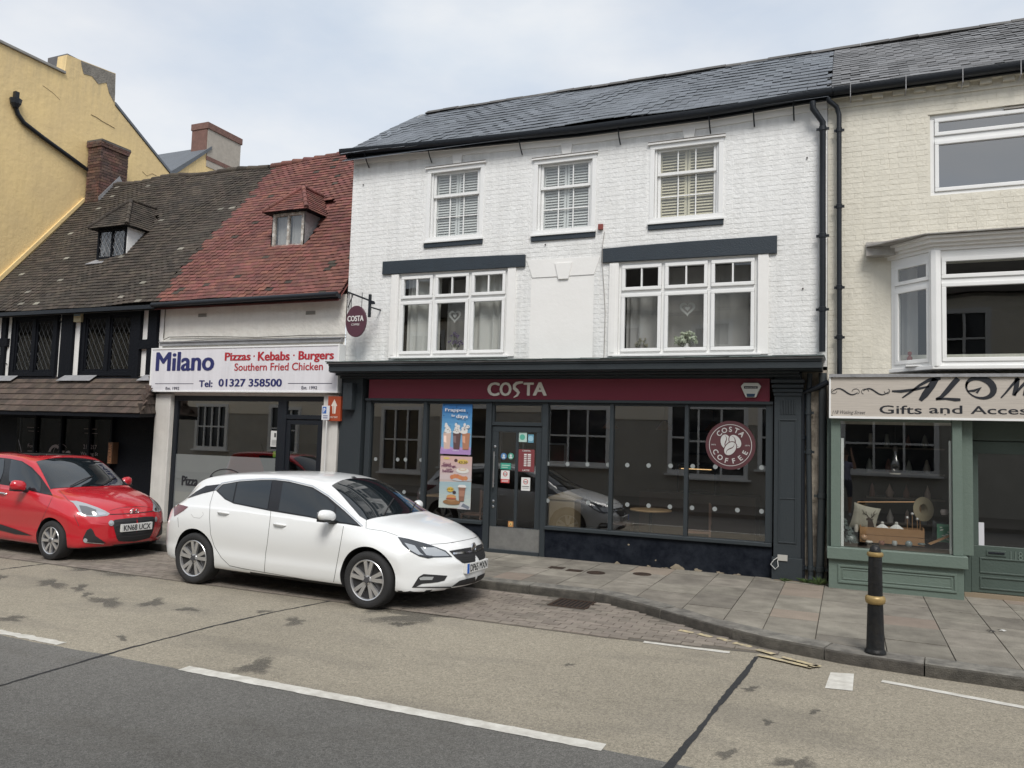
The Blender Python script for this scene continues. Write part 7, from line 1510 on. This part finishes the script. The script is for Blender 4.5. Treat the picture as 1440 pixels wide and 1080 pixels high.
def handle(car, u, v, ln, m):
    h, n_ = car.hit(u, v); q = car.Ti @ h
    for sd_ in (-1, 1):
        y = sd_*abs(q.y); obj('door_handle', car.L(MB().tube([(q.x-ln/2, y+sd_*.004, q.z+.004), (q.x-ln*.3, y+sd_*.03, q.z+.008), (q.x+ln*.3, y+sd_*.03, q.z+.004), (q.x+ln/2, y+sd_*.004, q.z-.002)], [.008, .014, .014, .008], 8)), m, car.root, smooth=50)
handle(wc, *Z3((486, 366))[0], .19, m_wp); handle(wc, *Z3((893, 452))[0], .19, m_wp)
wc.mirror(2.93, 1.005, m_wp); wc.plate('DP65 MXN', .455, 4.3, blue=True)
wc.line('front_lip', [(-.62, .215), (-.3, .20), (0, .20), (.3, .20), (.62, .215)], .03, m_pl, .012, mode='front', mirror=False)
# wipers
for (a, b) in (((3.36, -.45), (3.12, .10)), ((3.38, .12), (3.15, .58))):
    p, n1_ = wc.surf('top', *a); q, n2_ = wc.surf('top', *b); obj('wiper', MB().tube([p+n1_*.02, (p+q)/2+n1_*.03, q+n2_*.015], .008, 5), m_pl, wc.root)
p, n_ = wc.surf('top', 2.58, 0); obj('rear_view_mirror', MB().lathe([(0, 0), (.04, .005), (0, .02)], p, n_, 10, cap=False), m_pl, wc.root)
# ---------------- red city car
i10 = dict(L=3.665, ref=2.905, axles=(.52, 2.905), r=.288, rim=.192, arch=.325, wi=.55, wz=.295, track=.815, lip=.20, bf=.27, br=.2, paint=m_rp, tab=dict(
    w=[(0, .70), (.12, .76), (.4, .815), (.8, .83), (2.4, .83), (2.9, .835), (3.2, .82), (3.45, .79), (3.665, .70)],
    zb=[(0, .36), (.12, .26), (.5, .21), (1, .19), (2.6, .185), (3.2, .185), (3.5, .195), (3.62, .22), (3.665, .27)],
    zm=[(0, .60), (.5, .66), (2, .64), (2.9, .63), (3.3, .60), (3.5, .55), (3.665, .46)],
    zB=[(0, .84), (.1, .98), (.4, 1.03), (1.2, 1.0), (2.0, .965), (2.5, .935), (2.75, .91), (3.0, .87), (3.25, .805), (3.45, .73), (3.58, .65), (3.665, .55)],
    wB=[(0, .64), (.4, .75), (1, .775), (2, .775), (2.6, .755), (3.0, .73), (3.4, .69), (3.665, .61)],
    zr=[(0, .9), (.08, 1.05), (.18, 1.28), (.28, 1.40), (.6, 1.435), (1.2, 1.45), (1.6, 1.435), (1.85, 1.395), (2.05, 1.32), (2.25, 1.205), (2.45, 1.075), (2.62, .975), (2.8, .925), (3.0, .895), (3.25, .83), (3.45, .755), (3.58, .67), (3.665, .56)],
    wr=[(0, .54), (.2, .57), (.6, .595), (1.5, .60), (2.0, .60), (2.3, .625), (2.6, .665), (2.8, .66), (3.2, .61), (3.665, .52)],
    zt=[(0, .92), (.08, 1.08), (.18, 1.33), (.28, 1.45), (.6, 1.485), (1.2, 1.50), (1.6, 1.488), (1.85, 1.455), (2.0, 1.41), (2.2, 1.31), (2.4, 1.19), (2.58, 1.075), (2.72, 1.015), (2.9, .985), (3.2, .91), (3.42, .83), (3.56, .74), (3.665, .60)]))
pr = atz(79, 788, 0); rc = Car(i10, (pr.x, pr.y+.73, 0), radians(-3.5), 'red small hatchback parked at the left behind the white one, registration KN68 UCX')
for ax in i10['axles']:
    for sd_ in (-1, 1): rc.wheel(ax, sd_, 8)
dl2 = Z2((-40, 140), (0, 135), (90, 145), (180, 165), (260, 215), (330, 290), (400, 390), (428, 445), (330, 425), (200, 392), (70, 362), (-40, 345)); rc.patch('window_trim', dl2, m_blk, .003)
rc.patch('side_window', Z2((95, 152), (175, 170), (250, 222), (310, 285), (335, 330), (330, 415), (200, 385), (75, 355), (78, 250)), m_cgl, .007); rc.patch('side_window', Z2((-30, 150), (40, 148), (30, 250), (0, 335), (-30, 335)), m_cgl, .007)
rc.patch('windscreen', [(1.92, 0), (1.95, .3), (2.0, .53), (2.25, .585), (2.5, .64), (2.60, .66), (2.67, .4), (2.71, 0), (2.67, -.4), (2.60, -.66), (2.5, -.64), (2.25, -.585), (2.0, -.53), (1.95, -.3)], m_cgl, .005, mode='top', mirror=False, step=.05)
rc.patch('sunroof', [(1.15, .42), (1.75, .42), (1.78, 0), (1.75, -.42), (1.15, -.42)], m_cgl, .006, mode='top', mirror=False, step=.06)
hl = rc.patch('headlamp', Z2((562, 486), (620, 486), (700, 508), (790, 540), (850, 566), (890, 590), (870, 606), (780, 616), (690, 610), (655, 600), (625, 545), (595, 505)), m_lamp, .004)
rc.patch('lamp_inner', Z2((640, 525), (700, 530), (780, 560), (770, 600), (700, 600), (665, 590)), mat('lamp_grey', (.16, .165, .17), .1, .4, coat=1), .008, parent=hl); rc.patch('lamp_inner', Z2((790, 572), (850, 582), (860, 598), (800, 606)), m_chr, .008, parent=hl)
gr = rc.patch('grille', Z2((910, 655), (930, 640), (1020, 628), (1105, 622), (1105, 812), (1000, 815), (960, 810), (945, 790), (925, 720)), m_pl, .005)
for k in range(6): rc.line('grille_bar', Z2((935+k*4, 660+k*24), (1010, 654+k*24), (1105, 648+k*24)), .007, mat('grille_grey', (.05, .05, .055), .4), .011, parent=gr)
rc.line('grille_slot', Z2((890, 596), (960, 594), (1105, 586)), .012, m_pl, .004)
q = rc.Ti @ rc.surf('front', 0, .69)[0]
bd = MB().lathe([(.075, 0), (.082, .006), (.075, .012)], (0, 0, 0), (1, 0, 0), 28, cap=False); bd.v = [(x, y, z*.55) for x, y, z in bd.v]; bd.box(0, .012, -.045, -.028, -.032, .032).box(0, .012, .028, .045, -.032, .032).prism([(0, -.04, -.006), (0, .04, .0), (0, .04, .012), (0, -.04, .006)], (.012, 0, 0)); bd.v = [(x+q.x+.004, y, z+.70) for x, y, z in bd.v]
obj('badge', rc.L(bd), m_chr, rc.root)
lp = rc.patch('round_lamp', [(900/5.76+3.9*cos(k*pi/8), 620+667/5.76+3.7*sin(k*pi/8)) for k in range(16)], m_lamp, .012, step=1.5)
fg = rc.patch('fog_lamp_housing', Z2((705, 722), (735, 706), (752, 722), (775, 770), (860, 828), (720, 830), (672, 812), (672, 785)), m_pl, .005)
rc.patch('fog_lamp', [(692/5.76+3*cos(k*pi/6), 620+805/5.76+3*sin(k*pi/6)) for k in range(12)], m_lamp, .012, step=1.5, parent=fg); rc.line('chrome_strip', Z2((690, 822), (780, 828), (842, 832)), .012, m_chr, .01, parent=fg)
rc.patch('side_moulding', Z2((-40, 662), (0, 672), (130, 715), (265, 768), (130, 755), (0, 722), (-40, 712)), m_pl, .008)
for pts in (Z2((430, 445), (340, 640), (305, 720), (300, 835)), Z2((0, 360), (-20, 640)), Z2((480, 400), (560, 488)), Z2((890, 565), (960, 545), (1105, 530)), Z2((640, 690), (600, 600))): rc.line('panel_gap', pts, .006, m_gap, .0015)
handle(rc, *Z2((30, 425))[0], .17, m_chr); rc.mirror(2.20, 1.035, m_rp, (.085, .11, .085)); rc.plate('KN68 UCX', .475, 3.6)
p, n_ = rc.surf('top', .75, 0); obj('aerial', MB().tube([p, p+Vector((-.10, 0, .20))], .005, 5), m_pl, rc.root)
for (a, b) in (((2.66, -.40), (2.45, .10)), ((2.68, .10), (2.46, .50))):
    p, n1_ = rc.surf('top', *a); q, n2_ = rc.surf('top', *b); obj('wiper', MB().tube([p+n1_*.02, (p+q)/2+n1_*.03, q+n2_*.015], .008, 5), m_pl, rc.root)
# ================================================================ bollard
bp = atz(1231, 918, .114); b = thing('bollard', 'black cast iron bollard with two gold bands on the kerb edge', 'bollard', (bp.x, bp.y, .114))
m_bb = mat('black_bollard_paint', (.007, .008, .010), .4, spec=.3, bump=.6, bscale=30, namt=.35, ndark=(.03, .026, .02), nscale=14); m_go = mat('gold_paint', (.36, .25, .10), .42, .3, namt=.4, nscale=30)
H_ = 1.0; q = (bp.x, bp.y, .112)
class _B(MB):
    def lathe(s, prof, c, **k): return MB.lathe(s, [(r*.73, h*.965) for r, h in prof], c, **k)
obj('shaft', _B().lathe([(.0, 0), (.125, 0), (.125, .02), (.112, .035), (.105, .05), (.092, .42), (.088, .47)], q, n=28, cap=False).lathe([(.086, .53), (.078, .895), (.074, .91)], q, n=28, cap=False), m_bb, b, smooth=40)
obj('band', _B().lathe([(.086, .455), (.108, .463), (.118, .485), (.118, .51), (.108, .528), (.084, .535)], q, n=28, cap=False), m_go, b, smooth=50)
obj('band', _B().lathe([(.074, .895), (.09, .90), (.098, .918), (.09, .935), (.072, .94)], q, n=28, cap=False), m_go, b, smooth=50)
obj('cap', _B().lathe([(.070, .935), (.066, .955), (.054, .985), (.035, 1.0), (.018, 1.006), (0, 1.008)], q, n=24, cap=False), m_bb, b, smooth=50)
# ================================================================ street side behind the camera (seen in the window reflections)
Yo = -2.3; op = thing('opposite_house', 'pale rendered house row across the street seen only as window reflections', 'building', (-2, Yo, .1))
m_op = mat('grey_cream_render', (.42, .40, .35), .8, namt=.3, nscale=2); m_opc = mat('cream_band_render', (.8, .74, .62), .8)
def refl(u, v): p = at(u, v, 2*D-Yo); return p.x, p.z
wins = []
for (u0, u1, v0, v1, n) in ((538, 592, 575, 660, 3), (775, 858, 575, 650, 3), (948, 1046, 572, 665, 3), (1068, 1120, 572, 655, 2), (1188, 1312, 590, 662, 3), (620, 700, 575, 655, 2)):
    x0, z0 = refl(u0, v1); x1, z1 = refl(u1, v0); wins.append((x0, x1, z0, z1, n))
wins += [(x0, x0+1.5, 4.4, 5.9, 3) for x0 in (-19, -15.5, -11.5, -8, -4.6, -1.2, 2, 5)]+[(x0, x0+1.6, 1.2, 3.0, 4) for x0 in (-26, -22, 6.5, 10)]
mb = wall(MB(), -40, 25, .1, 6.4, Yo, [w_[:4] for w_ in wins], -.12); obj('wall', mb, m_op, op, recalc=False)
obj('band_course', wall(MB(), -40, 25, 2.68, 6.3, Yo+.03, [(w_[0], w_[1], max(2.68, w_[2]), w_[3]) for w_ in wins if w_[3] > 2.7], -.02), m_opc, op, recalc=False)
m_opw = mat('opposite_window_white', (.8, .8, .78), .5)
for (x0, x1, z0, z1, n) in wins:
    mb = frame_mb(x0-.1, x1+.1, z0-.08, z1+.08, Yo+.0, Yo+.1, .13)
    for k in range(1, n): x = x0+(x1-x0)*k/n; mb.box(x-.03, x+.03, Yo+.01, Yo+.07, z0, z1)
    mb.box(x0, x1, Yo+.012, Yo+.068, (z0+z1)/2-.03, (z0+z1)/2+.03); mb.box(x0-.2, x1+.2, Yo, Yo+.18, z0-.14, z0-.082); wn = obj('window', mb, m_opw, op)
    obj('pane', MB().quad((x0, Yo-.02, z0), (x1, Yo-.02, z0), (x1, Yo-.02, z1), (x0, Yo-.02, z1)), mat('opposite_glass', (.02, .025, .03), .05), wn, recalc=False)
obj('roof', MB().prism([(-40, Yo+.3, 6.4), (-40, Yo-3.5, 9.3), (-40, Yo-7, 6.4)], (65, 0, 0)), m_clayd, op)
obj('back_wall', MB().box(-40, 25, Yo-7, Yo-.2, .1, 6.38), m_op, op)
# ================================================================ the person taking the picture, seen in the gift shop glass
def person():
    ph = Vector((0, -.03, HC)); g0 = .11
    t = thing('person', 'person in a lavender tee and dark shorts holding up a phone across the street', 'person', (-.12, -.42, g0))
    V, E_, Rr = [], [], []
    def v(p, r, par=None): V.append(Vector(p)); Rr.append(r); (E_.append((par, len(V)-1)) if par is not None else None); return len(V)-1
    bx, by_ = -.06, -.42; P = lambda x, y, z: (bx+x, by_+y, g0+z)
    pel = v(P(0, 0, .95), .145); w1_ = v(P(0, .01, 1.10), .135, pel); ch_ = v(P(0, 0, 1.32), .155, w1_); nk0 = v(P(0, -.01, 1.47), .075, ch_); nk = v(P(0, .0, 1.54), .055, nk0)
    hd = v(P(0, .02, 1.64), .09, nk); v(P(0, .02, 1.73), .075, hd)
    for sd_ in (-1, 1):
        h = v(P(sd_*.10, 0, .88), .10, pel); k = v(P(sd_*.12, .02, .50), .062, h); a = v(P(sd_*.12, -.02, .09), .04, k); hl_ = v(P(sd_*.12, -.02, .05), .042, a); v(P(sd_*.14, .14, .035), .034, hl_)
        s = v(P(sd_*.17, 0, 1.42), .062, ch_); e = v(P(sd_*.25, .20, 1.30), .042, s); wr_ = v((ph.x+sd_*.085, ph.y-.05, HC-.06), .028, e); pm_ = v((ph.x+sd_*.075, ph.y-.03, HC-.005), .030, wr_)
        for i in range(4):
            f0 = v((ph.x+sd_*.085, ph.y-.012, HC+.028-i*.019), .0095, pm_); v((ph.x+sd_*(.068-.002*i), ph.y-.002-.0, HC+.028-i*.019), .008, f0)
        th = v((ph.x+sd_*.06, ph.y-.035, HC-.02), .0105, pm_); v((ph.x+sd_*.045, ph.y-.034, HC+.002), .009, th)
    me = bpy.data.meshes.new('body'); me.from_pydata(V, E_, []); o = bpy.data.objects.new('body', me); COL.objects.link(o)
    sk = o.modifiers.new('s', 'SKIN'); sk.use_smooth_shade = True
    for i, d in enumerate(me.skin_vertices[0].data): d.radius = (Rr[i], Rr[i]*(.72 if i in (0, 1, 2) else 1)); d.use_root = (i == 0)
    ss = o.modifiers.new('ss', 'SUBSURF'); ss.levels = 2; ss.render_levels = 2
    m2 = bpy.data.meshes.new_from_object(o.evaluated_get(bpy.context.evaluated_depsgraph_get())); bpy.data.objects.remove(o)
    m2.name = 'body'; m2.materials.clear()
    for m in (mat('skin', (.45, .27, .19), .6), mat('lavender_tee', (.30, .29, .42), .9), mat('navy_shorts', (.03, .035, .06), .9), mat('pale_shoe', (.5, .5, .5), .8)): m2.materials.append(m)
    for p in m2.polygons:
        z = p.center.z-g0; y = p.center.y
        p.material_index = 3 if z < .10 else 2 if .52 < z < 1.0 else 1 if (1.0 <= z < 1.50 and y < by_+.17) else 0
    m2.transform(Matrix.Translation(-Vector(t.location))); b_ = bpy.data.objects.new('body', m2); COL.objects.link(b_); b_.parent = t
    hc = Vector(P(0, .0, 1.70)); obj('hair', MB().lathe([(.02, .085), (.06, .07), (.088, .03), (.094, -.02), (.088, -.06)], hc, (0, -.25, 1), 18), mat('brown_hair', (.06, .035, .02), .8), t, smooth=60)
    f = Vector(P(0, .115, 1.645)); obj('nose', MB().prism([f+Vector((-.014, -.01, -.02)), f+Vector((.014, -.01, -.02)), f+Vector((.004, -.01, .03)), f+Vector((-.004, -.01, .03))], (0, .02, -.004)), MATS['skin'], t, smooth=60)
    for sd_ in (-1, 1):
        obj('eye', MB().lathe([(0, 0), (.009, .001), (.006, .006), (0, .008)], f+Vector((sd_*.032, -.018, .025)), (0, 1, 0), 10, cap=False), C(.03, .02, .02, .2), t); obj('ear', MB().lathe([(.0, 0), (.026, .004), (.02, .016), (0, .014)], Vector(P(sd_*.088, .0, 1.65)), (sd_, 0, 0), 12, cap=False), MATS['skin'], t, smooth=60)
    obj('mouth', MB().box(f.x-.022, f.x+.022, f.y-.02, f.y-.008, f.z-.052, f.z-.044), C(.3, .1, .09), t)
    tag(obj('phone', MB().box(-.078, .078, -.030, -.021, HC-.037, HC+.037), C(.02, .02, .022, .2), bevel=.003), 'black phone held up sideways by the person across the street', 'phone')
person()
